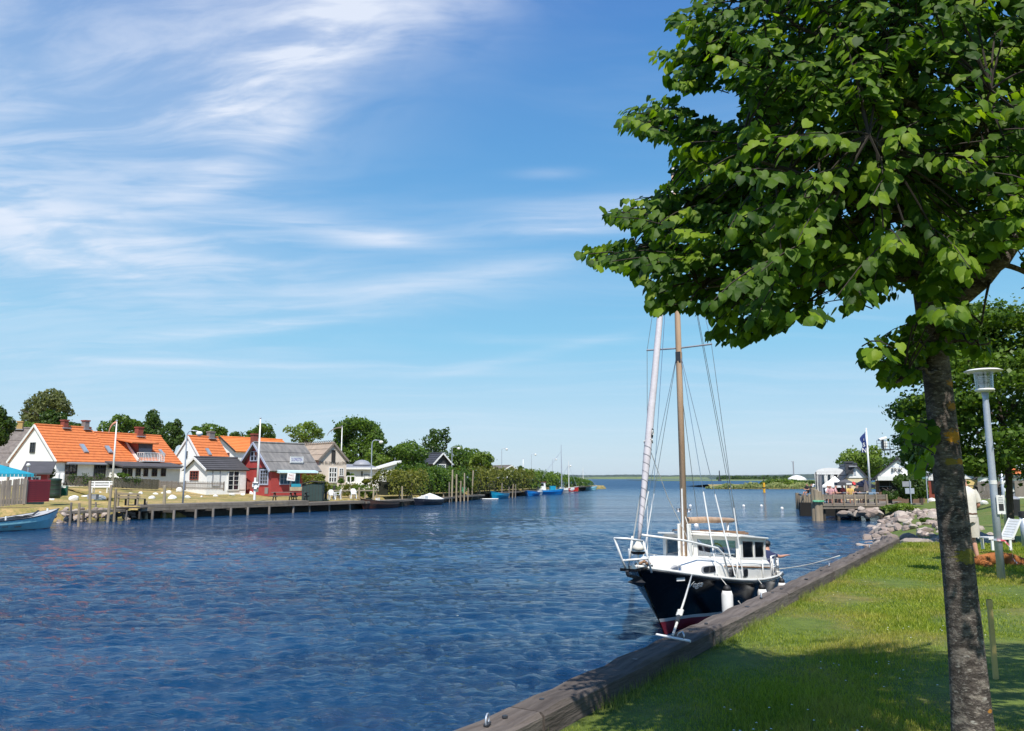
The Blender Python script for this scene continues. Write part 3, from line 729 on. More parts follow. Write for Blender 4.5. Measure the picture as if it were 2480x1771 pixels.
    def skylight(s, px0, py0, px1, py1):
        a = s.roofpt(px0, py0); b = s.roofpt(px1, py1); al = math.atan2(s.rh-s.h, s.W/2)
        c = (a+b)/2; w_, h_ = 0.62*abs(b.x-a.x)+0.2, math.hypot(b.y-a.y, b.z-a.z)
        Mx = Matrix.Rotation(al, 3, 'X'); n_ = Mx @ Vector((0, 0, 1))
        mb = MB(); mb.box(c+n_*0.05, (w_, h_, 0.12), tilt=Mx); f = mb.build('skylight', M['lead'], s.o)
        mb = MB(); mb.box(c+n_*0.125, (w_-0.2, h_-0.22, 0.03), tilt=Mx); mb.build('pane', M['pane_sky'], f)
    def chimney(s, px0, px1, ytop, mt, y=None, cap=None):
        """on the ridge line; columns px0..px1"""
        y = s.W/2 if y is None else y
        x0 = s.hit(px0, 1060, (0, y, 0), (0, 1, 0)).x; x1 = s.hit(px1, 1060, (0, y, 0), (0, 1, 0)).x
        xm = (x0+x1)/2; wp = s.K+s.e1*xm+s.e2*y; ztop = zat(wp.x, wp.y, ytop)-s.zg; w_ = min(0.75, abs(x1-x0)*0.55+0.1)
        mb = MB(); mb.box((xm, y, (ztop+s.rh-0.7)/2), (w_, 0.55, ztop-s.rh+0.7)); c = mb.build('chimney', mt, s.roof)
        mb = MB(); mb.box((xm, y, ztop+0.02), (w_+0.12, 0.67, 0.12)); mb.build('chimney_cap', cap or mt, s.roof)
        mb = MB(); mb.box((xm, y-0.25, s.rh-0.12), (w_+0.3, 0.6, 0.10)); mb.build('flashing', M['lead'], s.roof)

def solve(H_, px_end, px_left, y_eave, y_ridge, dL=0, pxr=None):
    """sizes of a house from its outline in the photo"""
    L = dist_to_px(H_.K, H_.e1, px_end, H_.zg+2) if px_end else None
    W = dist_to_px(H_.K, H_.e2, px_left, H_.zg+2) if px_left else None
    h = zat(H_.K.x, H_.K.y, y_eave)-H_.zg
    A = H_.K+H_.e2*(W/2) if W else H_.K
    rh = zat(A.x, A.y, y_ridge)-H_.zg
    return L, W, h, rh
ww, wp_, wpd = M['white_wall'], M['white_paint'], M['pane_dark']

# long white house under orange pantiles, and the lower house joined to its far end
A = House('long_house', 'long white house with orange tiled roof, two ridge chimneys and tall white gable', 133, 70, 25, 2.1)
L, W, h, rh = solve(A, 267, 23, 1113, 1030); A.body(L, W, h, rh, ww, M['orange_tile'], ov=0.12, trim=wp_)
A.window(75, 1072, 85, 1097, 2, 3, M['dark_wall'], wpd, 'gable'); A.chimney(146, 161, 1019, M['brick_red']); A.chimney(197, 212, 1020, M['brick_grey'], cap=M['brick_red'])
A.skylight(192, 1077, 214, 1097); A.skylight(253, 1081, 273, 1098)
A.window(158, 1123, 185, 1150, 3, 2, M['dark_timber'], wpd); A.window(228, 1125, 254, 1156, 4, 3, M['dark_wall'], wpd); 
B = House('joined_house', 'lower orange tiled white house joined to the long house, with balcony dormer', 0, 0, 25, 2.1, K=A.K+A.e1*(A.L+0.1))
B.K = Vector((B.K.x, B.K.y, 2.1)); LB_ = dist_to_px(B.K, B.e1, 437, 4)
B.body(LB_, A.W*0.98, h, zat(*(B.K+B.e2*W/2)[:2], 1048)-2.1, ww, M['orange_tile'], ov=0.02, trim=None)
B.chimney(326, 345, 1036, M['brick_red']); B.skylight(384, 1090, 399, 1104)
B.window(265, 1126, 280, 1158, 2, 1, M['dark_timber'], wpd)
# dormer with its balcony
a0 = B.front(324, 1106, 0.9)[0]; a1 = B.front(360, 1106, 0.9)[0]; am = (a0+a1)/2; wd_ = (a1-a0)
zt = B.roofpt(340, 1073).z
dm = MB(); dm.box((am, 1.35, (zt+h)/2), (wd_, 1.9, zt-h)); dmo = dm.build('dormer', M['brick_red'], B.o)
dm = MB(); dm.box((am-0.3, 1.2, zt+0.08), (wd_+1.4, 2.4, 0.12), tilt=Matrix.Rotation(R(9), 3, 'X')); dm.build('dormer_roof', M['orange_tile'], dmo)
dm = MB(); dm.box((am, 0.385, h+(zt-h)*0.5), (wd_*0.86, 0.03, (zt-h)*0.86)); dm.build('dormer_door', M['pane_blue'], dmo)
dm = MB(); dm.box((am, 0.36, zt-0.35), (wd_*0.9, 0.04, 0.5)); dm.build('roller_blind', M['slate'], dmo)
bal = MB(); bw = wd_+0.7
for k in range(15): bal.box((am+0.2-bw/2+bw*k/14, -0.75, h+0.42), (0.04, 0.04, 0.85))
bal.box((am+0.2, -0.75, h+0.87), (bw+0.05, 0.06, 0.06)); bal.box((am+0.2, -0.2, h+0.02), (bw, 1.15, 0.08))
for sg in (-1, 1):
    bal.box((am+0.2+sg*bw/2, -0.25, h+0.87), (0.05, 1.0, 0.05))
    for k in range(4): bal.box((am+0.2+sg*bw/2, -0.6+0.28*k, h+0.42), (0.04, 0.04, 0.85))
bal.build('balcony', wp_, B.o)
dm = MB(); dm.bar((am-wd_*0.75, -0.3, h+0.1), (am-wd_*0.55, 2.2, zt+0.1), 0.06, 0.3); dm.build('party_edge', wp_, B.roof)
# flat dark roofed front annex
x0 = B.front(300, 1125, -2.2)[0]; x1 = B.front(437, 1122, -2.2)[0]
ax = MB(); ax.box(((x0+x1)/2, -1.1, (h-0.75)/2-0.2), (x1-x0, 2.2, h-0.75+0.4)); anx = ax.build('annex', ww, B.o)
ax = MB(); ax.prism([(x0-0.5, -2.75, h-0.68), (x0-0.5, -0.0, h-0.15), (x0-0.5, 0.0, h-0.02), (x0-0.5, -2.75, h-0.52)], (x1-x0+1.0, 0, 0)); ax.build('annex_roof', M['felt_roof'], anx)
for q0, q1 in ((296, 306), (310, 319), (329, 339), (348, 357), (368, 379), (390, 400)):
    f = B.window(q0, 1134.5, q1, 1154, 2, 2, M['dark_timber'], wpd, 'front', -2.2, fw=0.06)
aw = MB(); q0 = A.front(160, 1118, -0.1)[0]; q1 = A.front(258, 1120, -0.1)[0]
aw.prism([(q0, -0.02, h-0.15), (q0, -0.55, h-0.30), (q0, -0.55, h-0.42), (q0, -0.02, h-0.42)], (q1-q0, 0, 0)); aw.build('awning', M['lead'], A.o)

# second orange roofed house
C2 = House('orange_roofed_cottage', 'white gabled cottage with orange roof, grey chimney and one skylight behind the white boathouse', 482, 84, 28, 1.9)
L, W, h, rh = solve(C2, 552, 423, 1107, 1057); C2.body(L, W, h, rh, ww, M['orange_tile'], ov=0.1, trim=wp_)
C2.chimney(501, 519, 1047, M['brick_grey']); C2.skylight(497, 1087, 512, 1103); C2.window(450, 1093, 454, 1110, 1, 3, M['dark_wall'], wpd, 'gable')
C3 = House('pale_orange_roofed_house', 'pale orange roofed house with dark bargeboard behind the red house', 569, 94, 33, 1.9)
L, W, h, rh = solve(C3, 604, 500, 1091, 1059); C3.body(max(L, 9), W, h, rh, ww, M['orange_tile_pale'], ov=0.3, trim=M['black_wood'])
C3.chimney(608, 624, 1052, M['brick_red']); C3.window(545, 1097, 556, 1106, 1, 1, M['brick_red'], wpd, 'gable')

# white boathouse
D = House('white_boathouse', 'small white boathouse with dark felt roof and gable window beside the tall pole', 501, 72, 37, 1.62, 'boathouse')
L, W, h, rh = solve(D, 597, 447, 1136, 1109); D.body(L, W, h, rh, ww, M['felt_roof'], ov=0.22, ove=0.22, trim=wp_)
D.window(461.5, 1140.5, 481, 1163, 3, 3, M['brick_red'], wpd, 'gable'); 
D.window(514.5, 1139, 532, 1178, 1, 1, M['lead'], M['white_paint'], 'front'); D.window(552, 1140, 578, 1188, 2, 4, wp_, wpd, 'front', fw=0.09)
D.slabf(578, 1150, 592, 1186, wp_, 'open_door', t=0.05)

# red fishing house
E_ = House('red_house', 'red wooden house with grey corrugated roof, blue framed windows and a rooftop sign', 657, 74, 40, 1.62)
L, W, h, rh = solve(E_, 768, 580, 1136, 1073); E_.body(L, W, h, rh, M['red_wall'], M['eternit'], ov=0.35, ove=0.35, trim=M['blue_grey_frame'], course=1.1)
E_.window(608, 1093, 624, 1117, 2, 2, M['blue_grey_frame'], wpd, 'gable'); E_.window(630.5, 1136.5, 650, 1175, 3, 4, M['blue_grey_frame'], wpd, 'gable', fw=0.13)
E_.window(677, 1146, 705, 1174, 3, 2, M['blue_grey_frame'], M['pane_blue'], 'front', fw=0.08); E_.window(706, 1145, 724, 1184, 2, 4, M['turquoise'], M['pane_blue'], 'front')
E_.slabf(577, 1134.2, 657, 1135.2, M['black_wood'], 'gable_board', t=0.06, face='gable')
p0 = E_.roofpt(691, 1106); p1 = E_.roofpt(733, 1122)
mb = MB(); cx, cz = (p0.x+p1.x)/2, (p0.z+p1.z)/2; yb = p1.y-0.10; sw, sh = abs(p1.x-p0.x)*0.98, 0.66
mb.box((cx, yb, cz), (sw, 0.06, sh)); sg = mb.build('roof_sign', wp_, E_.roof)
for zz0 in (sh/2-0.05, -sh/2+0.06):
    mb = MB(); mb.box((cx, yb-0.035, cz+zz0), (sw*0.94, 0.01, 0.02)); mb.build('sign_line', M['dark_wall'], E_.roof)
def text(body, parent, name, loc, rot, size, mt, ext=0.004, align='CENTER', sx=1.0):
    cu = bpy.data.curves.new(name, 'FONT'); cu.body = body; cu.size = size; cu.extrude = ext; cu.align_x = align; cu.align_y = 'CENTER'
    if name == 'lettering' and body == 'Vega': cu.shear = 0.15
    tmp = bpy.data.objects.new(name, cu); COL.objects.link(tmp); me = bpy.data.meshes.new_from_object(tmp.evaluated_get(bpy.context.evaluated_depsgraph_get())); bpy.data.objects.remove(tmp, do_unlink=True)
    me.materials.clear(); me.materials.append(mt); o = link(me, name, parent, loc); o.rotation_euler = rot; o.scale = (sx, 1, 1); return o
mat('ink_blue', (0.10, 0.09, 0.35), 0.6); mat('ink_black', (0.03, 0.03, 0.03), 0.6); mat('ink_red', (0.45, 0.12, 0.12), 0.6)
text('SLOPKISTEN', E_.roof, 'lettering', (cx, yb-0.036, cz), (R(90), 0, 0), 0.46, M['ink_blue'], sx=0.62*sw/1.9)
q0 = E_.front(675, 1140, -0.5)[0]; q1 = E_.front(767, 1140, -0.5)[0]; za = E_.front(700, 1141, -0.3)[1]
mat('awning_cloth', (0.55, 0.74, 0.78), 0.6)
mb = MB(); mb.prism([(q0, -0.05, za+0.12), (q0, -0.75, za-0.02), (q0, -0.80, za-0.18), (q0, -0.70, za-0.22), (q0, -0.05, za-0.16)], (q1-q0, 0, 0)); mb.build('awning', M['awning_cloth'], E_.o)
mb = MB(); q2 = E_.front(648, 1060, W/2)[0]
E_.chimney(608, 623, 1053, M['brick_red'], y=W*0.5+1.2)

# cream gabled house turned towards the water
F_ = House('cream_house', 'cream rendered gable house with tall dark loft hatch and mossy grey roof', 838, 84, -42, 1.7)
L, W, h, rh = solve(F_, None, 772, 1113, 1074); F_.body(9.0, W, h, rh, M['cream_wall'], M['eternit_moss'], ov=0.15, ove=0.25, trim=M['grey_wood'], course=1.0)
F_.window(803, 1090, 811, 1120, 1, 1, M['black_wood'], M['black_wood'], 'gable'); F_.window(796, 1132, 815, 1169, 3, 3, wp_, wpd, 'gable', fw=0.09, mw=0.10)
F_.window(821, 1134, 831, 1153, 2, 3, wp_, wpd, 'gable'); F_.slabf(819.5, 1155, 832, 1157.5, M['grey_wood'], 'flower_box', face='gable', t=0.2)
yl, zl = F_.gable(788, 1121); text('THE ELLEN', F_.o, 'lettering', (-0.06, yl, zl), (R(90), R(3), R(-90)), 0.40, M['ink_black'], sx=0.8)
yl, zl = F_.gable(826, 1122); text('PAVILLONEN', F_.o, 'lettering', (-0.06, yl, zl), (R(90), R(-5), R(-90)), 0.40, M['ink_black'], sx=0.8)
for k in range(17):                                           # cross pieces that hold down the ridge
    mb = MB(); x = 0.4+k*0.5
    for sg in (-1, 1): mb.bar((x, W/2-0.25*sg, rh-0.02), (x, W/2+0.13*sg, rh+0.34), 0.05, 0.05)
    mb.build('ridge_stick', M['grey_wood'], F_.roof)

# low white building with flat roofs and a skylight dome
Gh = House('low_white_house', 'long low white house with nearly flat white roof and a rooflight dome', 838, 90, 72, 1.75)
L = dist_to_px(Gh.K, Gh.e1, 912, 3); h = zat(Gh.K.x, Gh.K.y, 1137)-1.75
mb = MB(); mb.box((L/2, 3, h/2-0.2), (L, 6, h+0.4)); mb.build('wall', ww, Gh.o)
mb = MB(); mb.prism([(-0.2, -0.5, h+0.02), (-0.2, 6.3, h+0.55), (-0.2, 6.3, h+0.72), (-0.2, -0.5, h+0.20)], (L+0.2, 0, 0)); mb.build('roof', M['lead'], Gh.o)
mb = MB(); mb.box((L/2, -0.52, h+0.11), (L+0.3, 0.04, 0.22)); mb.build('fascia', wp_, Gh.o)
mb = MB(); mb.lathe([(1.1, 0.0), (1.05, 0.25), (0.75, 0.55), (0.35, 0.7), (0.02, 0.74)], (L*0.62, 3.2, h+0.45), 16); mb.build('rooflight', M['lead'], Gh.o, smooth=True)
xe = L+3.0*abs(AT(957, 1150, 92).x-AT(913, 1150, 92).x)/2.1
L2 = dist_to_px(Gh.K, Gh.e1, 957, 3)
mb = MB(); mb.prism([(L, -0.9, -0.3), (L2, -0.9, -0.3), (L2, -0.9, h+0.7), (L, -0.9, h-0.05)], (0, 5, 0)); mb.build('side_wing', ww, Gh.o)
mb = MB(); mb.prism([(L-0.1, -1.2, h+0.0), (L2+0.5, -1.2, h+0.78), (L2+0.5, -1.2, h+1.05), (L-0.1, -1.2, h+0.2)], (0, 6, 0)); mb.build('wing_roof', wp_, Gh.o)
Gh.window(875, 1142, 878, 1153, 1, 1, M['dark_wall'], wpd); Gh.window(882, 1149, 894, 1168, 1, 1, M['lead'], M['white_paint'])

# little dark summer house with white gable boards
Hh = House('dark_summer_house', 'little dark summer house with white bargeboards and white glazed door among trees', 1088, 118, -40, 2.2)
L, W, h, rh = solve(Hh, None, 1050, 1120, 1098); Hh.body(6, W, h, rh, M['dark_wall'], M['slate'], ov=0.4, ove=0.5, trim=wp_)
Hh.window(1058, 1124, 1079, 1141, 4, 3, wp_, M['pane_blue'], 'gable', fw=0.12)
# house at the far end of the hedge
Ih = House('far_hedge_house', 'low brown roofed house with white gable seen over the long hedge', 1252, 160, -30, 2.5)
L, W, h, rh = solve(Ih, None, 1219, 1138, 1128); Ih.body(9, W, h, rh, ww, M['thatch'], ov=0.4, ove=0.5, trim=wp_); Ih.window(1226, 1136, 1242, 1140, 3, 1, wp_, wpd, 'gable')
# thatched house at the far left
Jh = House('thatched_house', 'grey thatched house with a yellow brick chimney behind the tall white gable', -70, 84, 72, 2.2)
Jh.body(dist_to_px(Jh.K, Jh.e1, 72, 6), 8.0, zat(Jh.K.x, Jh.K.y, 1122)-2.2, zat(Jh.K.x-1, Jh.K.y+4, 1037)-2.2, ww, M['thatch'], ov=0.2, ove=0.5, course=2)
Jh.chimney(36, 57, 1022, M['brick_yellow'])

# dark roofed shed with red walls at the left
Kd = House('red_shed', 'small red shed with dark felt roof and white window behind the red board fence', 114, 60, 64, 1.75, 'shed')
xl = dist_to_px(Kd.K, -Kd.e1, 60, 3); zt_ = zat(Kd.K.x, Kd.K.y, 1148)-1.75
mb = MB(); mb.box((-xl/2, 1.5, zt_/2-0.2), (xl, 3, zt_+0.4)); mb.build('wall', M['red_wall'], Kd.o)
r1 = zat(Kd.K.x, Kd.K.y+2.6, 1121)-1.75
mb = MB(); mb.prism([(-xl-0.3, -0.35, zt_-0.05), (-xl-0.3, 3.0, r1), (-xl-0.3, 3.0, r1+0.12), (-xl-0.3, -0.35, zt_+0.08)], (xl+0.6, 0, 0)); mb.build('roof', M['felt_roof'], Kd.o)
Kd.window(76, 1153, 98, 1166, 1, 1, wp_, wpd, 'front', fw=0.12)
# turquoise tent roof
tq = thing('market_tent', 'turquoise pavilion tent roof with scalloped edge at the left edge', 'tent', (AT(-20, 1150, 54).x, 54, 1.55), R(26))
x1_ = (AT(66, 1147, 53).x-tq.location.x)*0.86; zt_ = AT(60, 1148, 53).z-1.55; zp = AT(10, 1118, 54).z-1.55
mb = MB(); mb.add([(-3, -1.2, zt_), (x1_, -1.2, zt_), (x1_-0.2, 2.0, zt_), (-3, 2.0, zt_), (-0.3, 0.4, zp), (-2.0, 0.4, zp)], [(0, 1, 4, 5), (1, 2, 4), (2, 3, 5, 4), (3, 0, 5)]); mb.build('canopy', M['turquoise'], tq)
mb = MB()
for k in range(24):
    x = -3+(x1_+3)*(k+0.5)/24; mb.box((x, -1.21, zt_-0.09), ((x1_+3)/24*0.88, 0.02, 0.22))
mb.build('scalloped_edge', M['turquoise'], tq)
for sx_, sy_ in ((x1_-0.1, -1.1), (-2.8, -1.1), (x1_-0.2, 1.9)):
    mb = MB(); mb.box((sx_, sy_, zt_/2), (0.06, 0.06, zt_)); mb.build('pole', M['galv'], tq)
# ------------------------------------------------------------------ fences, furniture and posts of the far bank
def along(P0, P1, n):
    return [P0.lerp(P1, (i+0.5)/n) for i in range(n)]
def picket_fence(name, label, P0, P1, hgt, n, w_, mt, rails=2, zb=0.05, post=True, gap=True, rail_mt=None):
    """P0,P1 ground points (with z); each picket its own part"""
    P0 = Vector(P0); P1 = Vector(P1); e = P1-P0; L = math.hypot(e.x, e.y)
    o = thing(name, label, 'fence', P0, math.atan2(e.y, e.x)); sl = e.z/L
    mb = MB(); t = w_*0.5
    mb.prism([(-w_/2, -0.012, zb), (w_/2, -0.012, zb), (w_/2, -0.012, hgt-t*0.6), (0, -0.012, hgt), (-w_/2, -0.012, hgt-t*0.6)], (0, 0.024, 0))
    first = None
    for i in range(n):
        x = L*(i+0.5)/n
        if first is None: first = mb.build('picket', mt, o); q = first
        else: q = first.copy(); COL.objects.link(q); KIDS[o.name].append(q)
        q.location = (x, -0.03, sl*x+random.uniform(-0.02, 0.02)); q.rotation_euler = (0, random.uniform(-0.02, 0.02), 0)
    for k in range(rails):
        z = hgt*(0.25+0.5*k/(max(1, rails-1))); mb = MB(); mb.bar((0, 0, z), (L, 0, z+e.z), 0.04, 0.08); mb.build('rail', rail_mt or mt, o)
    if post:
        m_ = max(2, int(L/2.2)+1)
        for k in range(m_):
            x = L*k/(m_-1); mb = MB(); mb.box((x, 0.045, hgt/2+sl*x), (0.10, 0.05, hgt+0.05)); mb.build('fence_post', rail_mt or mt, o)
    return o
def gp(px, py, Y): return AT(px, py, Y)
picket_fence('picket_fence', 'grey picket fence leaning beside the leaning mooring pole at the left edge', gp(-30, 1232, 50.5), gp(58, 1222, 51.5), 1.72, 13, 0.13, M['grey_wood'])
picket_fence('picket_fence', 'low grey picket fence between the dark board fence and the white boathouse', gp(384, 1183, 76), gp(446, 1187, 72.5), 0.75, 34, 0.07, M['grey_wood'])
picket_fence('railing_fence', 'thin grey railing in front of the white boathouse gable', gp(447, 1187, 71.0), gp(541, 1189, 70.0), 0.80, 36, 0.035, M['grey_wood'])
picket_fence('picket_fence', 'short reddish picket fence against the left wall of the red house', gp(599, 1186, 72), gp(616, 1187, 72), 0.72, 7, 0.06, M['brick_red'])
# red board fence: overlapping horizontal boards
P0 = gp(60, 1219, 51.5); P1 = gp(118, 1212, 53.5); e = P1-P0; L = math.hypot(e.x, e.y)
o = thing('red_board_fence', 'dark red fence of overlapping horizontal boards beside the green tank', 'fence', P0, math.atan2(e.y, e.x))
top = zat(P0.x, P0.y, 1164)-P0.z; n = 11; q = None
for i in range(n):
    if q is None:
        mb = MB(); hb = top/n; mb.prism([(0, 0, 0), (0, -0.045, 0), (0, -0.012, hb*1.06), (0, 0.0, hb*1.06)], (L, 0, 0)); q = mb.build('board', M['red_board'], o); c = q
    else: c = q.copy(); COL.objects.link(c); KIDS[o.name].append(c)
    c.location = (0, 0, i*top/n+e.z*0.4)
mb = MB(); mb.box((0.0, -0.02, top/2), (0.12, 0.12, top+0.1)); mb.build('fence_post', M['grey_wood'], o)
# dark vertical board fence with climbing plants
P0 = gp(152, 1173, 68); P1 = gp(384, 1183, 72); e = P1-P0; L = math.hypot(e.x, e.y)
o = thing('dark_board_fence', 'long dark brown board fence overgrown with climbers in front of the long house', 'fence', P0, math.atan2(e.y, e.x))
hb = zat(P0.x, P0.y, 1148)-P0.z; q = None; n = 68
for i in range(n):
    if q is None:
        mb = MB(); mb.box((0, 0, hb/2), (L/n*0.94, 0.03, hb)); q = mb.build('board', M['fence_dark'], o); c = q
    else: c = q.copy(); COL.objects.link(c); KIDS[o.name].append(c)
    x = L*(i+0.5)/n; c.location = (x, random.uniform(-0.012, 0.012), e.z*x/L-0.1+0.015*math.sin(i*2.1))
rs = np.random.RandomState(4); cen = rs.rand(26)*L*0.72+0.5; k = rs.choice(26, 420)
pts = np.stack([cen[k]+rs.normal(0, 0.17, 420), -0.05-0.04*rs.rand(420), np.clip(hb*(0.35+0.55*rs.rand(26)[k])+rs.normal(0, 0.15, 420), 0.1, hb+0.1)-0.2*cen[k]/L], 1)
cl_ = cloud_mesh('climber', pts, np.tile([0, -1, 0.4], (420, 1)), 0.11, M['leaf_dark'], o, 0.6, 3); cl_['kind'] = 'stuff'
# white gate pillar, bush on the fence, conifer beside it
def lump(name, label, cat, px, Y, hw_px, ytop, ybot, mt, n=700, leaf=0.16, seed=1, group=None, sub=0.5, nb=7, zg=None):
    c = AT(px, (ytop+ybot)/2, Y); rx = hw_px*Y/FPX; rz = (AT(px, ytop, Y).z-AT(px, ybot, Y).z)/2
    rs = np.random.RandomState(seed); o = thing(name, label, cat, (c.x, Y, c.z-rz), 0, group)
    P_, nr = ell_points(clump_blobs(rx*0.95, rx*0.8, rz*0.95, rz, nb, rs, sub), n, rs, 0.6)
    k = P_[:, 2] > -0.15; cloud_mesh('foliage', P_[k], nr[k], leaf, mt, o, 0.6, seed)
    mb = MB(); mb.tube([(0, 0, -0.1), (0, 0, rz*1.2)], [0.06, 0.03], 6); mb.build('stem', M['bark'], o)
    return o
p = gp(150, 1171.5, 67.5); o = thing('gate_pillar', 'white rendered gate pillar with domed top at the dark fence end', 'pillar', p)
hp = zat(p.x, p.y, 1146)-p.z; mb = MB(); mb.lathe([(0.17, 0), (0.17, hp*0.86), (0.15, hp*0.95), (0.08, hp), (0.01, hp*1.01)], n=14); mb.build('shaft', ww, o); mb = MB(); mb.box((0, 0, 0.04), (0.42, 0.42, 0.1)); mb.build('foot', M['concrete'], o)
p = gp(138, 1171, 69); o = thing('gate_pillar', 'white gate pillar half hidden behind the green water tank', 'pillar', p)
mb = MB(); mb.lathe([(0.17, 0), (0.17, hp*0.86), (0.15, hp*0.95), (0.08, hp), (0.01, hp*1.01)], n=14); mb.build('shaft', ww, o); mb = MB(); mb.box((0, 0, 0.04), (0.42, 0.42, 0.1)); mb.build('foot', M['concrete'], o)
lump('conifer', 'little pointed conifer in front of the white gable beside the red shed', 'bush', 120, 62, 12, 1133, 1168, M['leaf_dark'], 700, 0.13, 2)
lump('bush', 'small green bush hanging over the dark board fence', 'bush', 298, 69.6, 11, 1145, 1158, M['leaf_mid'], 400, 0.15, 3)
# green tank, waste bin
p = gp(130, 1207, 55); o = thing('water_tank', 'tall dark green water tank beside the red board fence', 'tank', p); hp = zat(p.x, p.y, 1161)-p.z
mb = MB(); mb.lathe([(0.40, 0), (0.42, 0.3), (0.40, hp-0.12), (0.42, hp-0.1), (0.42, hp-0.03)], n=20); mb.build('barrel', M['tank_green'], o, smooth=True); mb = MB(); mb.lathe([(0.44, 0), (0.44, 0.05), (0.2, 0.1), (0.02, 0.11)], (0, 0, hp-0.03), 20); mb.build('lid', M['tank_green'], o)
mb = MB()
for z in (0.3, 0.6, 0.9): mb.lathe([(0.425, z), (0.435, z+0.02), (0.425, z+0.04)], n=20)
mb.build('band', M['black_rubber'], o)
p = gp(154.5, 1202, 56); o = thing('litter_bin', 'green litter bin on a post on the dry grass', 'bin', p, 0.2); hp = zat(p.x, p.y, 1176)-p.z
mb = MB(); mb.box((0, 0, hp*0.5), (0.44, 0.34, hp*0.92)); mb.build('bin_body', M['bin_green'], o, bevel=0.04)
mb = MB(); mb.box((0, -0.178, hp*0.84), (0.3, 0.012, 0.10)); mb.build('opening', M['white_paint'], o); mb = MB(); mb.box((0, -0.178, hp*0.25), (0.26, 0.012, 0.06)); mb.build('label_plate', M['bin_green'], o)
# white bench
p = gp(243, 1194, 61); o = thing('white_bench', 'white slatted garden bench standing on the dry meadow', 'bench', p, R(8)); wb = 1.55
for z, y in ((0.86, 0.22), (0.68, 0.20), (0.50, 0.17)):
    mb = MB(); mb.box((0, y, z), (wb, 0.03, 0.10)); mb.build('backrest_slat', wp_, o)
for y in (-0.2, -0.06, 0.08):
    mb = MB(); mb.box((0, y, 0.43), (wb, 0.11, 0.03)); mb.build('seat_slat', wp_, o)
for sx_ in (-0.55, 0.55):
    for y, hh_ in ((-0.2, 0.42), (0.22, 0.9)):
        mb = MB(); mb.box((sx_, y, hh_/2), (0.07, 0.06, hh_)); mb.build('leg', wp_, o)
# blue-grey crate beside it
p = gp(225, 1209, 57); o = thing('crate', 'low blue grey crate on the grass behind the tall mooring pole', 'crate', p)
mb = MB(); mb.box((0, 0, 0.16), (0.62, 0.4, 0.32)); mb.build('crate_body', M['lead'], o); mb = MB(); mb.box((0, 0, 0.335), (0.66, 0.44, 0.03)); mb.build('lid', M['lead'], o)
# brown bench on its deck
p = gp(318, 1229, 54.5); o = thing('brown_bench', 'heavy weathered wooden bench seen from behind on a small deck', 'bench', p, R(-3)); wb = 1.75; z0 = 0.12
for k, x in enumerate((-0.82, -0.12, 0.55)):
    mb = MB(); mb.box((x, -0.25, z0+0.42), (0.10, 0.09, 0.84)); mb.build('leg', M['post_wood'], o)
    mb = MB(); mb.box((x+0.25, 0.25, z0+0.22), (0.10, 0.09, 0.44)); mb.build('leg', M['dark_timber'], o)
for z in (0.80, 0.60): mb = MB(); mb.box((-0.12, -0.32, z0+z), (wb, 0.04, 0.12)); mb.build('backrest_board', M['post_wood'], o)
for y in (-0.15, 0.02, 0.19): mb = MB(); mb.box((0.0, y, z0+0.46), (wb, 0.15, 0.04)); mb.build('seat_board', M['plank_grey'], o)
o = thing('bench_deck', 'small dark plank deck under the brown bench above the bank stones', 'deck', gp(318, 1231, 54.2), R(-3))
for k in range(6): mb = MB(); mb.box((0, -0.6+0.24*k, 0.04), (2.1, 0.21, 0.05)); mb.build('plank', M['dark_timber'], o)
for x in (-0.9, 0.9): mb = MB(); mb.box((x, -0.5, -0.35), (0.12, 0.12, 0.7)); mb.build('support', M['dark_timber'], o)

# quay dock of the far bank
dk = thing('timber_dock', 'long weathered timber dock with square fascia beams along the far bank', 'dock', (0, 0, 0))
def fascia(px0, px1, yt0, yt1, ww0, zt=1.0, hgt=0.40, back=2.0, n=3, par=dk):
    a = bank(px0); b_ = bank(px1)
    a = Vector((a.x, a.y, zt)); b_ = Vector((b_.x, b_.y, zt)); e = (b_-a).normalized(); nl = Vector((-e.y, e.x, 0))
    for k in range(n):
        p = a.lerp(b_, k/n)+e*0.01; q_ = a.lerp(b_, (k+1)/n)-e*0.01
        for j in range(2):
            mb = MB(); mb.bar(p+Vector((0, 0, -hgt*(0.25+0.5*j)))-nl*0.05, q_+Vector((0, 0, -hgt*(0.25+0.5*j)))-nl*0.05, 0.14+0.02*j, hgt/2-0.015); mb.build('fascia_beam', M['plank_grey'], par)
    m_ = int((b_-a).length/0.22)
    mb = MB(); c = None
    for k in range(m_):
        if c is None: mb.box((0, 0, 0), (0.205, back, 0.05)); c = mb.build('plank', M['plank_grey'], par); c0 = c
        else: c = c0.copy(); COL.objects.link(c); KIDS[par.name].append(c)
        c.location = a.lerp(b_, (k+0.5)/m_)+nl*(back/2+0.06)+Vector((0, 0, -0.03)); c.rotation_euler = (0, 0, math.atan2(e.y, e.x))
    return a, b_, e, nl
a, b_, e, nl = fascia(337, 745, 0, 0, 0, 0.98, 0.42, 2.0, 7)
fascia(747, 880, 0, 0, 0, 0.80, 0.26, 1.5, 3)
for px in (372, 424, 477, 519, 562, 603, 655, 713, 752, 800, 850):
    p = bank(px); mb = MB(); mb.tube([(p.x-0.12, p.y+0.05, -0.9), (p.x-0.12, p.y+0.05, 0.6)], 0.09, 10); mb.build('pile', M['grey_wood'], dk)
    mb = MB(); mb.bar((p.x-0.2, p.y+0.12, 0.52), (p.x-2.0, p.y+0.9, 0.52), 0.18, 0.16); mb.build('cross_beam', M['dark_timber'], dk)
mb = MB()
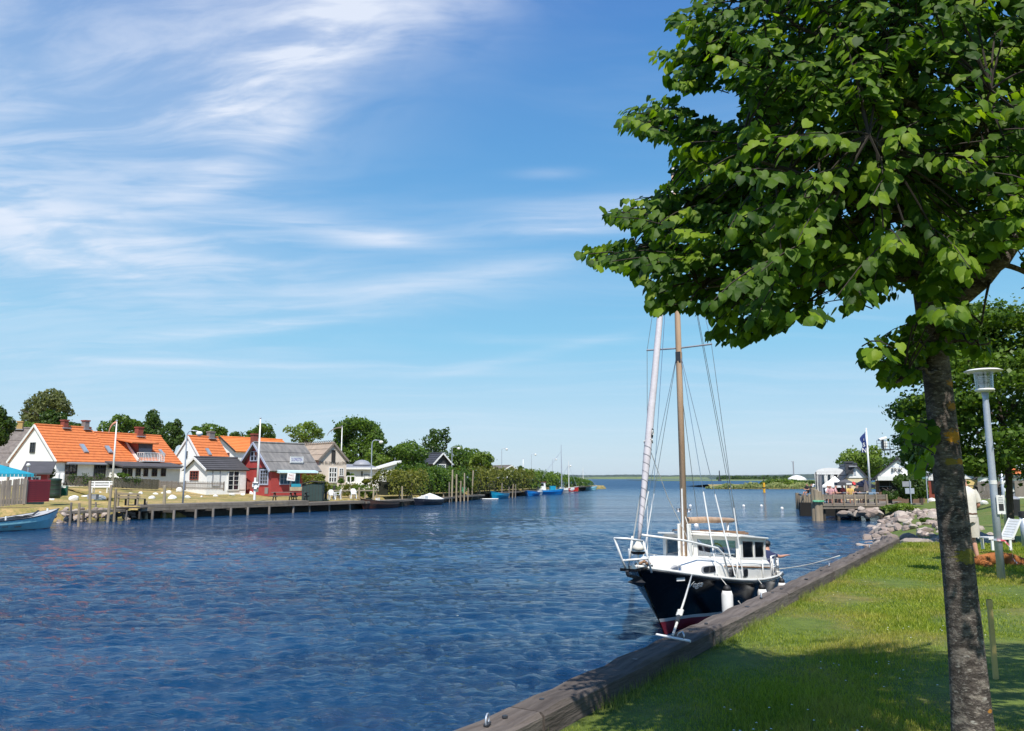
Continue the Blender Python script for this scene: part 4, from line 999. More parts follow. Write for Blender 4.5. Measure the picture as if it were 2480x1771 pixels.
for px0, px1 in ((330, 560), (560, 745), (745, 885), (885, 1010), (1010, 1095), (1095, 1200), (1200, 1325)):
    p = bank(px0); q_ = bank(px1); off = Vector((-1.15, 0.55, 0)); mb.add([p+off+Vector((0, 0, -1)), q_+off+Vector((0, 0, -1)), q_+off+Vector((0, 0, 0.55)), p+off+Vector((0, 0, 0.55))], [(0, 1, 2, 3)])
    mb.add([p+off+Vector((0, 0, 0.55)), q_+off+Vector((0, 0, 0.55)), q_+off+Vector((-0.8, 0.4, 0.55)), p+off+Vector((-0.8, 0.4, 0.55))], [(0, 1, 2, 3)])
tag(mb.build('bank_planking', M['dark_timber']), kind='structure')
# smaller staging further on: (px0, px1, top z)
for i, (q0, q1, zt, lb) in enumerate([(885, 1000, 0.72, 'low plank jetty behind the navy dinghy'), (1040, 1100, 0.62, 'low jetty with pale rail behind the tall poles'), (1110, 1172, 0.66, 'narrow jetty under the green fishing net'),
                                      (1196, 1262, 0.80, 'rough wooden jetty between the two blue rowing boats'), (1266, 1330, 0.85, 'wooden jetty behind the white fishing boats'), (1395, 1442, 1.0, 'far jetty end with light posts behind the red boat')]):
    o = thing('jetty', lb, 'jetty', (0, 0, 0), 0, 'small jetties along the far bank'); fascia(q0, q1, 0, 0, 0, zt, 0.2, 1.3, 2, o)

o = thing('jetty', 'narrow old plank walk between the light blue boat and the tallest brown pole', 'jetty', (0, 0, 0), 0, 'small jetties along the far bank'); fascia(158, 300, 0, 0, 0, 0.74, 0.18, 0.7, 2, o)
for px in (176, 205, 240, 285): p = bank(px); mb = MB(); mb.tube([(p.x-0.2, p.y+0.2, -0.8), (p.x-0.2, p.y+0.2, 0.62)], 0.08, 8); mb.build('pile', M['dark_timber'], o)
# mooring poles standing in the water: column, top row, foot row, width in px, tone
posts = [(23, 1141, 4, 1250, 6, 'grey_wood', 'thick leaning grey pole at the left edge in front of the picket fence'), (173, 1217, 169, 1274, 5.5, 'grey_wood', 'short grey pole nearest to the bow of the light blue boat'),
 (192, 1218, 190, 1276, 6, 'post_wood', 'short cracked pole second to the right of the light blue boat'), (218, 1165, 218, 1267, 6.5, 'post_wood', 'tallest brown pole in front of the white bench'),
 (232, 1216, 231, 1258, 4.5, 'grey_wood', 'thin grey stump behind the tallest brown pole'), (270, 1174, 261, 1265, 6.5, 'post_wood', 'tall leaning pole, left one of the close pair beside the white stones'),
 (281, 1184, 276, 1264, 6, 'post_wood', 'leaning pole, right one of the close pair left of the brown bench'), (308, 1235, 305, 1260, 4, 'grey_wood', 'short thin stake below the brown bench'), 
 (336, 1232, 341, 1258, 4.5, 'grey_wood', 'short slanting stake at the left end of the dock'), (354, 1214, 354, 1257, 7, 'pale_wood', 'short mossy pole at the near end of the dock'),
 (399, 1176, 397, 1255, 7.5, 'pale_wood', 'thick mossy pole standing in front of the dock'), (748, 1172, 748, 1234, 5, 'pale_wood', 'pale pole with teal rope at the dark green hut'),
 (763, 1174, 761, 1234, 6.5, 'black_wood', 'black pole, first of the four black poles beside the dark green hut'), (790, 1176, 788, 1233, 6.5, 'black_wood', 'black pole, second of the four black poles'),
 (810, 1176, 807, 1232, 6, 'black_wood', 'black pole, third of the four, before the white plastic chairs'), (838, 1175, 838, 1218, 6, 'black_wood', 'black pole, fourth of the four, right of the white chairs'),
 (847, 1199, 846, 1230, 4.5, 'pale_wood', 'short pale pole between the fourth black pole and the brown rowing boat'), (870, 1181, 870, 1212, 4.5, 'pale_wood', 'pale rail pole above the bow of the brown rowing boat'),
 (905, 1181, 904, 1212, 4.5, 'pale_wood', 'pale rail pole above the middle of the brown rowing boat'), (968, 1178, 967, 1225, 4.5, 'pale_wood', 'left one of two pale poles between brown and navy boats'),
 (974, 1178, 974, 1226, 4, 'pale_wood', 'right one of two pale poles between brown and navy boats'), (986, 1182, 986, 1209, 3, 'post_wood', 'short brown stake behind the navy dinghy bow'),
 (992, 1172, 992, 1207, 3, 'post_wood', 'thin pole with a white knob behind the navy dinghy'), (997, 1152, 996, 1207, 3.6, 'pale_wood', 'tall pale pole behind the navy dinghy'),
 (1074, 1193, 1074, 1217, 3.6, 'pale_wood', 'short pale stake alone in front of the jetty'), (1088, 1168, 1088, 1217, 3.2, 'grey_wood', 'thin grey pole left of the tall white pole'),
 (1096, 1138, 1094, 1216, 4.2, 'pale_wood', 'tall white-grey pole, leftmost of the tall cluster right of the navy dinghy'), (1106, 1149, 1105, 1215, 4, 'pale_wood', 'tall pole, second from left in the tall cluster'),
 (1116, 1165, 1115, 1215, 4, 'post_wood', 'brown pole, third from left in the tall cluster'), (1125, 1146, 1124, 1214, 3.6, 'pale_wood', 'tall greenish pole behind the green net'),
 (1134, 1182, 1133, 1214, 3, 'post_wood', 'thin brown stake just right of the green net'), (1146, 1140, 1142, 1211, 4, 'pale_wood', 'tall slightly leaning pole in front of the yellow bush'),
 (1163, 1145, 1161, 1208, 4, 'pale_wood', 'tall pale pole right of the yellow bush'), (1157, 1186, 1156, 1208, 3, 'post_wood', 'dark stake next to the foot of the pole right of the yellow bush'),
 (1173, 1170, 1174, 1207, 3, 'post_wood', 'medium pole left of the turquoise blue rowing boat'), (1186, 1177, 1186, 1203, 2.6, 'pale_wood', 'thin pole directly behind the turquoise blue rowing boat'),
 (1201, 1172, 1200, 1202, 3, 'pale_wood', 'left pole under the wooden shelter box'), (1209, 1172, 1208, 1203, 2.6, 'post_wood', 'right pole under the wooden shelter box'),
 (1216, 1170, 1215, 1206, 2.6, 'grey_wood', 'grey pole right of the wooden shelter box'), (1233, 1179, 1233, 1206, 2.6, 'grey_wood', 'grey pole halfway between shelter box and second blue boat'),
 (1243, 1173, 1241, 1206, 3, 'post_wood', 'reddish brown pole left of the second blue boat'), (1249, 1173, 1248, 1206, 2.4, 'grey_wood', 'thin grey pole close left of the second blue boat'),
 (1266, 1171, 1266, 1199, 2.4, 'grey_wood', 'thin pole behind the bow of the second blue boat'), (1276, 1174, 1276, 1194, 2.2, 'grey_wood', 'thin pole behind the middle of the second blue boat'),
 (1288, 1168, 1288, 1194, 2.6, 'pale_wood', 'greenish pole left of the small white boat'), (1317, 1163, 1317, 1190, 4, 'post_wood', 'broad brown pole left of the blue fishing boat cabin'),
 (1323, 1163, 1323, 1190, 2.4, 'pale_wood', 'slim white pole at the stern of the blue fishing boat'), (1349, 1165, 1349, 1185, 2.6, 'post_wood', 'brown pole behind the blue fishing boat'),
 (1370, 1166, 1370, 1186, 2.4, 'post_wood', 'brown pole right of the fishing boat mast'), (1403, 1172, 1403, 1187, 2.4, 'pale_wood', 'yellowish post on the far jetty, left one'), (1416, 1172, 1416, 1187, 2.4, 'pale_wood', 'yellowish post on the far jetty, right one')]
pn = 0
for tx, ty, bx, by, wpx, mt_, lb in posts:
    f = G(bx, by, 0) if by > 1213 or bx > 1000 else G(bx, by, 0.3)
    if bx in (870, 904): f = AT(bx, by, 76)
    if bx in (992, 996, 986): f = AT(bx, by, 84)
    zt_ = zat(f.x, f.y, ty); tp = AT(tx, ty, f.y); r_ = wpx*f.y/FPX/2; rr = random.Random(pn)
    mb = MB(); n = 6; prof = [-1.0, 0.05, 0.3, 0.6, 0.9, 1.0]
    H_ = zt_; pts = []
    rad = []
    for k in range(7):
        u = k/6; p = Vector((f.x+(tp.x-f.x)*u, f.y, H_*u)); pts.append(p+Vector((rr.uniform(-1, 1), rr.uniform(-1, 1), 0))*r_*0.12*(k not in (0,))); rad.append(r_*(1.06-0.14*u+rr.uniform(-0.03, 0.03)))
    pts.insert(0, pts[0]+Vector((0, 0, -1.0))); rad.insert(0, rad[0]); pts[-1] = Vector((tp.x, f.y, H_-0.03)); pts.append(Vector((tp.x, f.y, H_))); rad.append(rad[-1]*0.72)
    mb.tube([p-Vector((f.x, f.y, 0)) for p in pts], rad, 9)
    tag(mb.build('mooring_pole', M[mt_], None, smooth=False, loc=(f.x, f.y, 0)), lb, 'pole', 'mooring poles along the far bank'); pn += 1
# ------------------------------------------------------------------ trees and hedges of the far bank
gt = 'trees behind the houses of the far bank'
ld, lm, ll, lo_ = M['leaf_dark'], M['leaf_mid'], M['leaf_light'], M['leaf_olive']
def birch(rx, rz, cz):
    rs = np.random.RandomState(8); out = []
    for x, z, r_ in ((-0.62, 0.35, .30), (-0.35, 0.62, .33), (-.75, -0.1, .24), (0.15, .72, .36), (.42, .5, .36), (.75, .25, .28), (.86, -.1, .18), (.1, .2, .42), (-.2, -.2, .42), (.45, -.15, .34), (-.5, -.55, .34), (.1, -.7, .4), (.55, -.75, .28), (0.35, .86, .2)):
        out.append((x*rx, rs.uniform(-.3, .3)*rx, cz+z*rz, r_*rx*.8, r_*rx*.8, r_*rz*1.15))
    return out
tree('birch_tree', 'big drooping birch rising behind the long house roof', 'tree', 110, 112, 71, 948, 1040, lo_, 5200, 0.36, seed=3, group=gt, blobs=birch, shell=0.55)
tree('evergreen_tree', 'dark evergreen tree at the left edge of the photo', 'tree', -8, 78, 34, 992, 1095, ld, 3600, 0.26, 12, 0.4, 5, gt)
tree('dark_tree', 'dark round tree in front of the birch, over the first chimney', 'tree', 136, 96, 33, 998, 1050, ld, 1800, 0.3, 7, 0.45, 6, gt)
tree('dark_tree', 'small dark bush crown left of the birch trunk', 'tree', 64, 100, 34, 1018, 1055, lm, 1200, 0.3, 6, 0.45, 7, gt)
tree('dark_tree', 'low dark crown right of the first chimney', 'tree', 190, 104, 32, 1022, 1060, ld, 1300, 0.3, 6, 0.45, 8, gt)
tree('green_tree', 'round green tree with two humps left of the orange windsock pole', 'tree', 282, 100, 34, 1006, 1075, lm, 2400, 0.3, 9, 0.42, 9, gt)
tree('green_tree', 'rounded green tree directly right of the windsock pole', 'tree', 322, 104, 28, 1016, 1078, lm, 1700, 0.3, 8, 0.42, 10, gt)
tree('green_tree', 'tallest dark tree behind the lower orange roof', 'tree', 372, 100, 32, 1002, 1082, ld, 2600, 0.3, 10, 0.42, 11, gt)
tree('green_tree', 'wide dark tree between the two orange roofed houses', 'tree', 414, 98, 30, 1014, 1098, ld, 2600, 0.3, 9, 0.42, 12, gt)
tree('small_tree', 'small narrow tree left of the grey chimney', 'tree', 474, 112, 12, 1028, 1062, lm, 700, 0.26, 5, 0.5, 13, gt)
tree('green_tree', 'cone shaped green tree behind the grey chimney', 'tree', 514, 110, 32, 1020, 1076, lm, 2200, 0.3, 9, 0.42, 14, gt)
tree('green_tree', 'broad green tree behind the red house chimney', 'tree', 634, 108, 42, 1025, 1085, lm, 2600, 0.3, 10, 0.42, 15, gt)
tree('airy_tree', 'light airy tree with feathery top left of the cream house', 'tree', 738, 104, 45, 1021, 1085, ll, 2300, 0.26, 13, 0.34, 16, gt, shell=0.45)
def dome(rx, rz, cz):
    rs = np.random.RandomState(5); out = [(0, 0, cz-0.1*rz, rx*.78, rx*.6, rz*.86), (0.1*rx, 0, cz+0.25*rz, rx*.6, rx*.5, rz*.5), (0, -.2*rx, cz-.3*rz, rx*.6, rx*.5, rz*.5)]
    for i in range(26):
        a = rs.uniform(-1, 1)*1.9; b_ = rs.uniform(-1, 1); out.append((math.sin(a)*rx*.66-0.05*rx, b_*rx*.5-0.2*rx, cz+math.cos(a)*rz*.68, rx*.3, rx*.3, rz*.2))
    for i in range(8): out.append((rs.uniform(-.7, .75)*rx, rs.uniform(-.6, 0)*rx, cz-rz*rs.uniform(.3, .8), rx*.32, rx*.3, rz*.24))
    return out
tree('great_tree', 'largest dome shaped dark green tree right of the cream house', 'tree', 872, 108, 68, 1004, 1150, lm, 13000, 0.32, seed=17, group=gt, blobs=dome)
tree('green_tree', 'green tree filling the space under the great dome tree', 'tree', 912, 100, 38, 1092, 1150, ll, 2200, 0.28, 8, 0.45, 18, gt)
tree('green_tree', 'wide rounded tree between the white low house and the dark summer house', 'tree', 998, 100, 48, 1067, 1150, lm, 3800, 0.28, 11, 0.42, 19, gt)
tree('green_tree', 'leafy tree filling the gap right of the great dome tree', 'tree', 952, 112, 34, 1082, 1150, ld, 2400, 0.3, 9, 0.42, 61, gt)
tree('green_tree', 'low dark tree between the small tree and the broad tree over the red house', 'tree', 572, 118, 26, 1040, 1085, ld, 1300, 0.3, 7, 0.42, 62, gt)
tree('green_tree', 'tree joining the windswept tree and the light green tree over the hedge', 'tree', 1140, 130, 30, 1090, 1146, lm, 2000, 0.32, 8, 0.42, 63, gt)
def lean(rx, rz, cz):
    return [(x*rx, y*rx, cz+z*rz, r_*rx, r_*rx, r_*rz*.8) for x, y, z, r_ in ((-.5, 0, -.35, .42), (-.1, -.2, -.1, .45), (-.25, 0, .3, .34), (.15, 0, .55, .34), (.3, .1, .2, .42), (.55, 0, .66, .24), (.75, 0, .42, .18), (.45, -.1, -.4, .42), (0, 0, -.7, .5), (-.05, 0, .76, .16), (.72, .0, .86, .12), (-.75, 0, -.7, .3), (.7, 0, -.7, .3))]
tree('windswept_tree', 'irregular windswept tree leaning right above the dark summer house', 'tree', 1050, 124, 46, 1032, 1140, ld, 3600, 0.32, seed=20, group=gt, blobs=lean)
tree('green_tree', 'green tree right of the dark summer house gable', 'tree', 1112, 122, 34, 1078, 1146, lm, 2300, 0.32, 9, 0.42, 21, gt)
tree('light_green_tree', 'light green tree at the start of the long hedge', 'tree', 1166, 128, 33, 1093, 1145, ll, 2400, 0.32, 9, 0.45, 22, gt)
tree('small_tree', 'small round tree beside the brown roofed house over the hedge', 'tree', 1261, 168, 7.5, 1127, 1146, ld, 350, 0.34, 4, 0.5, 23, gt)
lump('hedge_bush', 'dense clipped bush over the dark green hut right of the red house', 'bush', 760, 71.5, 38, 1141, 1205, M['leaf_gold'], 2600, 0.17, 24, sub=0.42, nb=11)
lump('garden_bush', 'dark round bush against the low white house', 'bush', 848, 85, 11, 1143, 1172, lm, 700, 0.17, 25)
for px, hw, yt, yb, mt_, lb in ((812, 24, 1170, 1208, ll, 'light green garden shrub in front of the cream house door'), (846, 22, 1168, 1206, M['leaf_gold'], 'yellow green shrub under the white pergola'), (880, 22, 1171, 1206, ll, 'pale garden shrub left of the tall clipped hedge'), (898, 14, 1178, 1208, lm, 'small shrub at the foot of the clipped hedge'),
                             (826, 7, 1160, 1172, lm, 'little ball shaped shrub by the cream house door'), (886, 9, 1158, 1172, M['leaf_gold'], 'flowering shrub below the white garage door')):
    lump('garden_shrub', lb, 'shrub', px, 77, hw, yt, yb, mt_, 900, 0.15, int(px), 'garden shrubs before the cream house')
def hp(px, back=3.0):
    p = bank(px); q = AT(px, 1159, p.y+1.0+back*1.1); return (q.x, q.y)
gh = 'hedges along the far bank'
def H3(px0, px1, y0, y1, back, thick, name, lb, mt_, n, leaf, sd, zg=1.1):
    a = hp(px0, back); b_ = hp(px1, back); h0 = zat(a[0], a[1], y0)-zg; h1 = zat(b_[0], b_[1], y1)-zg
    return box_foliage(name, lb, 'hedge', a, b_, thick, h0, h1, zg, mt_, n, leaf, sd, gh)
H3(920, 1012, 1146, 1148, 3.4, 2.6, 'clipped_hedge', 'dark clipped hedge with golden top behind the brown and navy boats', M['leaf_gold'], 5200, 0.19, 30)
H3(985, 1072, 1132, 1142, 7.5, 4.0, 'tall_hedge', 'tall loose green hedge below the dark summer house', lm, 5200, 0.22, 31)
H3(1040, 1132, 1143, 1142, 5.0, 3.0, 'tall_hedge', 'green hedge behind the cluster of tall mooring poles', lm, 4600, 0.24, 32)
H3(1125, 1275, 1139, 1143, 5.0, 3.2, 'long_hedge', 'long green and golden hedge over the jetties and rowing boats', M['leaf_gold'], 7600, 0.27, 33)
H3(1262, 1352, 1141, 1152, 5.0, 3.2, 'long_hedge', 'far light green hedge behind the blue fishing boat', ll, 4600, 0.32, 34)
H3(1345, 1422, 1151, 1166, 5.0, 3.2, 'long_hedge', 'last hedge tapering down behind the red and white boat', lm, 2600, 0.34, 35)
lump('yellow_bush', 'yellow dry looking bush behind the tall poles and green net', 'bush', 1146, 104, 14, 1158, 1198, M['leaf_gold'], 900, 0.2, 36)
mat('net_green', (0.05, 0.32, 0.14), 0.8, col2=(0.2, 0.55, 0.35), nscale=5)
p = bank(1125); o = thing('fishing_net', 'bright green fishing net hung to dry between the tall poles', 'net', (p.x-0.3, p.y+0.3, 0.9)); w_ = 15*p.y/FPX
hz1 = zat(p.x, p.y, 1180)-0.9; mb = MB(); n = 14; rowz = [0, 0.3, 0.6, 0.85, 1.0]
mb.grid([[(-w_/2+w_*k/n, 0.1*math.sin(k*2.1+j), (hz1 - 0.85*(1-z)*(0.75+0.25*math.sin(k*1.7)))) for k in range(n+1)] for j, z in enumerate(rowz)]); mb.build('netting', M['net_green'], o)
mb = MB(); mb.tube([(-w_/2-0.1, 0, hz1), (w_/2+0.1, 0, hz1)], 0.03, 6); mb.build('pole', M['grey_wood'], o)
p = bank(1204); o = thing('shelter_box', 'small wooden net shed with flat overhanging roof on poles', 'shed', (p.x-0.9, p.y+0.8, 0.8)); s_ = p.y/FPX
z0_, z1_ = zat(p.x, p.y+0.8, 1180)-0.8, zat(p.x, p.y+0.8, 1167)-0.8
mb = MB(); mb.box((0, 0, (z0_+z1_)/2), (20*s_, 1.2, z1_-z0_)); mb.build('wall', M['pale_wood'], o)
mb = MB(); mb.box((-0.1, 0, z1_+0.06), (26*s_, 1.6, 0.10)); mb.build('roof', M['grey_wood'], o)
for x in (-9*s_, 9*s_):
    mb = MB(); mb.box((x, -0.4, z0_/2), (0.12, 0.12, z0_)); mb.build('leg', M['post_wood'], o)
# rubble under the bank
def rock_mesh(seed, sub=2):
    bm = bmesh.new(); bmesh.ops.create_icosphere(bm, subdivisions=sub, radius=1.0); rr = np.random.RandomState(seed)
    d = [Vector(rr.normal(0, 1, 3)).normalized() for _ in range(9)]; c = [0.55+0.35*rr.rand() for _ in d]
    for v_ in bm.verts:
        p = v_.co.copy()
        for dd, cc in zip(d, c):
            q = p.dot(dd)
            if q > cc: p -= dd*(q-cc)*0.85
        v_.co = p
    me = bpy.data.meshes.new('stone'); bm.to_mesh(me); bm.free(); return me
mat('granite', (0.34, 0.265, 0.22), 0.85, col2=(0.17, 0.135, 0.115), nscale=2.5, namt=0.8, bump=0.5, bscale=10, rand=0.25)
mat('granite_pale', (0.48, 0.41, 0.345), 0.85, col2=(0.29, 0.235, 0.20), nscale=2.0, namt=0.8, bump=0.4, bscale=9, rand=0.2)
RM = []
for i in range(8):
    me = rock_mesh(i+1); me.materials.append(M['granite'] if i % 2 else M['granite_pale']); RM.append(me)
def place_rocks(name, label, spots, cat='stones'):
    o = thing(name, label, cat, (spots[0][0], spots[0][1], 0)); rr = random.Random(9); o0 = o.location.copy()
    for x, y, z, r_ in spots:
        c = link(rr.choice(RM), 'stone', o); c.location = (x-o0.x, y-o0.y, z); c.rotation_euler = (rr.uniform(-.4, .4), rr.uniform(-.4, .4), rr.uniform(0, 6.28)); c.scale = (r_*rr.uniform(.85, 1.35), r_*rr.uniform(.8, 1.1), r_*rr.uniform(.55, .8))
    return o
rr = random.Random(3); sp = []
for i in range(84):
    px = rr.uniform(150, 345); p = bank(px); t_ = rr.random()
    sp.append((p.x-0.25-1.1*t_, p.y+0.1+0.5*t_, -0.05+0.85*t_, rr.uniform(0.12, 0.26)))
place_rocks('bank_rubble', 'rubble stones of the bank between the light blue boat and the dock', sp)
# white painted stones
ws = [(123, 1212, 14, 9, 'lower white stone against the right end of the red board fence'), (132, 1206, 14, 7, 'white stone just right of the green water tank foot'), (179, 1212, 26, 12, 'broad flat white stone below the green litter bin'), (204, 1204, 18, 5, 'low white stone left of the tallest pole'),
      (243, 1212, 25, 14, 'large white stone under the white bench'), (241, 1199, 11, 8, 'rounded white stone resting on top of the large one under the bench'), (306, 1202, 12, 4, 'flat white stone behind the brown bench back'), (317, 1198, 12, 5, 'white stone above the left of the brown bench'), (340, 1197.5, 13, 7, 'white stone above the right of the brown bench'), (377, 1198, 15, 5, 'flat white stone below the dark fence end'),
      (393, 1196, 8, 4, 'tiny white stone left of the thick mossy pole'), (408, 1195.5, 12, 8, 'white stone right behind the thick mossy pole'), (367.5, 1209, 17, 9, 'domed white stone left of the thick mossy pole'), (417, 1208.5, 24, 10, 'wide white stone left of the bent street lamp'), (454, 1207, 17, 7, 'white stone directly right of the bent street lamp'),
      (434, 1192, 14, 13, 'tall white boulder left behind the street lamp'), (457, 1190, 18, 11, 'square white boulder right behind the street lamp'), (488, 1204.5, 8, 4, 'tiny white stone below the boathouse gable'), (522, 1203, 12, 5, 'white stone below the boathouse shutter'), (562, 1200.5, 16, 6, 'white stone below the boathouse glazed door'),
      (588, 1199.5, 12, 5, 'white stone left of the life ring post'), (608, 1197.5, 11, 8, 'white stone touching the life ring post'), (636, 1196.5, 15, 7, 'white stone left of the short wooden post'), (659, 1195.5, 10, 4, 'low white stone right of the short wooden post'), (596, 1187, 11, 6, 'buff white stone at the corner of the white boathouse'), (628, 1186, 9, 5, 'white stone at the foot of the tall white flagpole')]
WM = []
for i in range(4):
    me = rock_mesh(i+21, 3); me.materials.append(M['white_stone']); WM.append(me)
for i, (px, py, w_, h_, lb) in enumerate(ws):
    p = ground(px, py, zleft); s_ = p.y/FPX; o = link(WM[i % 4], 'white_stone'); o.location = p+Vector((0, 0, h_*s_*0.25)); o.scale = (w_*s_*0.56, w_*s_*0.45, h_*s_*0.75); o.rotation_euler = (0, 0, i*0.9)
    tag(o, lb, 'stone', 'white painted stones along the path')

# street lamps, flagpoles and posts
def street_lamp(px, py, Y, ytop, arm, lb, zg=None, r_=0.06):
    p = AT(px, py, Y); o = thing('street_lamp', lb, 'street lamp', p, 0, 'bent street lamps of the far bank'); H_ = zat(p.x, p.y, ytop)-p.z; a_ = arm*Y/FPX
    mb = MB(); pts = [(0, 0, -0.2), (0, 0, H_*0.3), (0, 0, H_*0.92)]+[(a_*0.35*(1-math.cos(t_)), 0, H_*0.92+H_*0.08*math.sin(t_)) for t_ in (0.5, 1.0, 1.57)]+[(a_*0.9, 0, H_*0.99)]
    mb.tube(pts, [r_*1.2, r_, r_*0.8]+[r_*0.7]*4, 8); mb.build('pole', M['galv'], o, smooth=True)
    k = Y/FPX; mb = MB(); mb.lathe([(0.02, 0.12), (0.16, 0.10), (0.24, 0.0), (0.22, -0.14), (0.12, -0.22), (0.01, -0.25)], (a_*1.0, 0, H_*0.965), 12); mb.build('lamp_head', wp_, o, smooth=True)
    return o
street_lamp(443, 1212, 57, 1043, 30, 'bent street lamp with white head standing before the white boathouse')
street_lamp(898, 1185, 84, 1066, 22, 'bent street lamp in front of the low white house')
street_lamp(1094, 1160, 112, 1083, 16, 'slim street lamp right of the dark summer house')
street_lamp(1215, 1140, 138, 1086, 12, 'slim street lamp before the brown roofed house at the hedge')
street_lamp(1287, 1145, 155, 1099, 10, 'slim street lamp over the far hedge, second from its right end', r_=0.05)
street_lamp(1338, 1150, 175, 1111, 9, 'faint street lamp left of the fishing boat mast', r_=0.05)
street_lamp(1375, 1155, 190, 1127, 7, 'lowest and last street lamp right of the fishing boat mast', r_=0.05)
p = gp(65, 1170, 58); o = thing('street_lamp', 'small globe lamp on a slim pole at the turquoise tent', 'street lamp', p); H_ = zat(p.x, p.y, 1130)-p.z
mb = MB(); mb.tube([(0, 0, 0), (0, 0, H_)], 0.035, 7); mb.build('pole', M['galv'], o); mb = MB(); mb.lathe([(0.05, -0.13), (0.13, -0.05), (0.14, 0.04), (0.08, 0.12), (0.01, 0.14)], (0, 0, H_+0.1), 12); mb.build('globe', wp_, o, smooth=True)
def flagpole(px, py, Y, ytop, lb, r_=0.07, flag=None):
    p = AT(px, py, Y); o = thing('flagpole', lb, 'flagpole', p); H_ = zat(p.x, p.y, ytop)-p.z
    mb = MB(); mb.tube([(0, 0, -0.3), (0, 0, H_*0.5), (0, 0, H_)], [r_*1.25, r_, r_*0.6], 10); mb.build('pole', wp_, o, smooth=True)
    mb = MB(); mb.lathe([(0.02, 0), (0.09, 0.05), (0.09, 0.1), (0.02, 0.15)], (0, 0, H_), 10); mb.build('finial', M['galv'], o)
    if flag:
        mb = MB(); n = 7; mb.tube([(-flag[0]*math.sin(t_*1.45), 0, H_-0.08-flag[1]*(1-math.cos(t_*1.45))) for t_ in [k/n for k in range(n+1)]], [0.10-0.075*k/n for k in range(n+1)], 7); mb.build('pennant', M[flag[2]], o)
    return o
mat('pennant_orange', (0.75, 0.35, 0.25), 0.7)
flagpole(272, 1168, 66, 1021, 'white flagpole with a drooping pale orange pennant before the long house', 0.075, (0.62, 1.05, 'pennant_orange'))
flagpole(623, 1183, 66, 1015, 'tall plain white flagpole in front of the red house', 0.085)
flagpole(825, 1150, 100, 1034, 'white flagpole with thin streamer between cream house and great tree', 0.08, (1.9, 1.2, 'grey_wood'))
flagpole(1267, 1146, 165, 1112, 'short white pole at the small round tree behind the far hedge', 0.09)
p = gp(616, 1211, 62); o = thing('life_ring_post', 'white post carrying a life ring beside the tall flagpole', 'life ring post', p); H_ = zat(p.x, p.y, 1157)-p.z
mb = MB(); mb.box((0, 0, H_/2), (0.16, 0.09, H_)); mb.build('post', wp_, o)
mb = MB(); mb.box((0.05, -0.06, H_*0.66), (0.42, 0.03, 0.52)); mb.build('backboard', wp_, o)
mb = MB(); rr_ = 0.24; mb.tube([(0.1+rr_*math.cos(k*0.2618), -0.13, H_*0.64+rr_*math.sin(k*0.2618)) for k in range(25)], 0.055, 8, cap=False); ring = mb.build('life_ring', wp_, o, smooth=True)
for k in range(4):
    mb = MB(); mb.tube([(0.1+rr_*math.cos(k*1.571+0.5+j*0.14), -0.13, H_*0.64+rr_*math.sin(k*1.571+0.5+j*0.14)) for j in range(4)], 0.06, 8); mb.build('ring_band', M['dark_wall'], ring)
p = gp(645, 1196, 66); mb = MB(); mb.box((0, 0, 0.25), (0.28, 0.2, 0.52)); tag(mb.build('short_post', M['grey_wood'], loc=p, bevel=0.02), 'short stout wooden post on the meadow before the red house', 'post')
# notice board on a stake
p = gp(701, 1190, 69); o = thing('notice_sign', 'tilted white hand lettered notice board on a stake before the red house', 'sign', p, R(-2)); H_ = zat(p.x, p.y, 1165)-p.z; s_ = 69/FPX
mb = MB(); mb.tube([(0, 0, 0), (0.05, 0, H_+0.3)], 0.025, 7); mb.build('stake', M['grey_wood'], o)
Mx = Matrix.Rotation(R(6), 3, 'Y'); mb = MB(); mb.box((0.12, -0.04, H_+9.5*s_), (20*s_, 0.03, 18*s_), tilt=Mx); bd = mb.build('board', wp_, o)
text('TAG', o, 'lettering', (0.12, -0.06, H_+13*s_), (R(90), R(6), 0), 0.24, M['ink_red']); text('SALG', o, 'lettering', (0.10, -0.06, H_+6*s_), (R(90), R(6), 0), 0.24, M['ink_red'])
# trough, hut, picnic table
p = gp(717, 1189, 70.5); o = thing('rowing_boat_planter', 'blue and white wooden planter box standing by the shop door', 'planter', p); s_ = 70.5/FPX
mb = MB(); mb.prism([(-14*s_, 0, 0), (13*s_, 0, 0), (15*s_, 0, 9*s_), (-15*s_, 0, 9*s_)], (0, 0.5, 0)); mb.build('box', M['pale_wood'], o); mb = MB(); mb.box((-0.02, 0.2, 13*s_), (24*s_, 0.3, 7*s_)); mb.build('crate', M['turquoise'], o); mb = MB(); mb.lathe([(0.1, 0), (0.15, 0.35), (0.14, 0.36)], (12*s_, 0.2, 8*s_), 10); mb.build('pot', M['brick_red'], o)
p = gp(757, 1214, 69); o = thing('green_hut', 'dark green plank hut with slanting roof beside the black poles', 'hut', p, R(5)); s_ = 69/FPX; hh = 44*s_
mat('hut_green', (0.022, 0.045, 0.042), 0.7, col2=(0.03, 0.06, 0.055), nscale=4)
mb = MB(); mb.prism([(-26*s_, 0, 0), (22*s_, 0, 0), (22*s_, 0, hh*0.95), (-26*s_, 0, hh*0.9)], (0, 1.2, 0)); mb.build('wall', M['hut_green'], o)
mb = MB(); mb.prism([(-29*s_, -0.15, hh*0.9), (-5*s_, -0.15, hh*1.04), (25*s_, -0.15, hh*1.0), (25*s_, -0.15, hh*1.04), (-5*s_, -0.15, hh*1.09), (-29*s_, -0.15, hh*0.94)], (0, 1.5, 0)); mb.build('roof', M['black_wood'], o)
for k in range(7): mb = MB(); mb.box((-22*s_+7*s_*k, -0.02, hh*0.45), (0.03, 0.02, hh*0.86)); mb.build('batten', M['black_wood'], o)
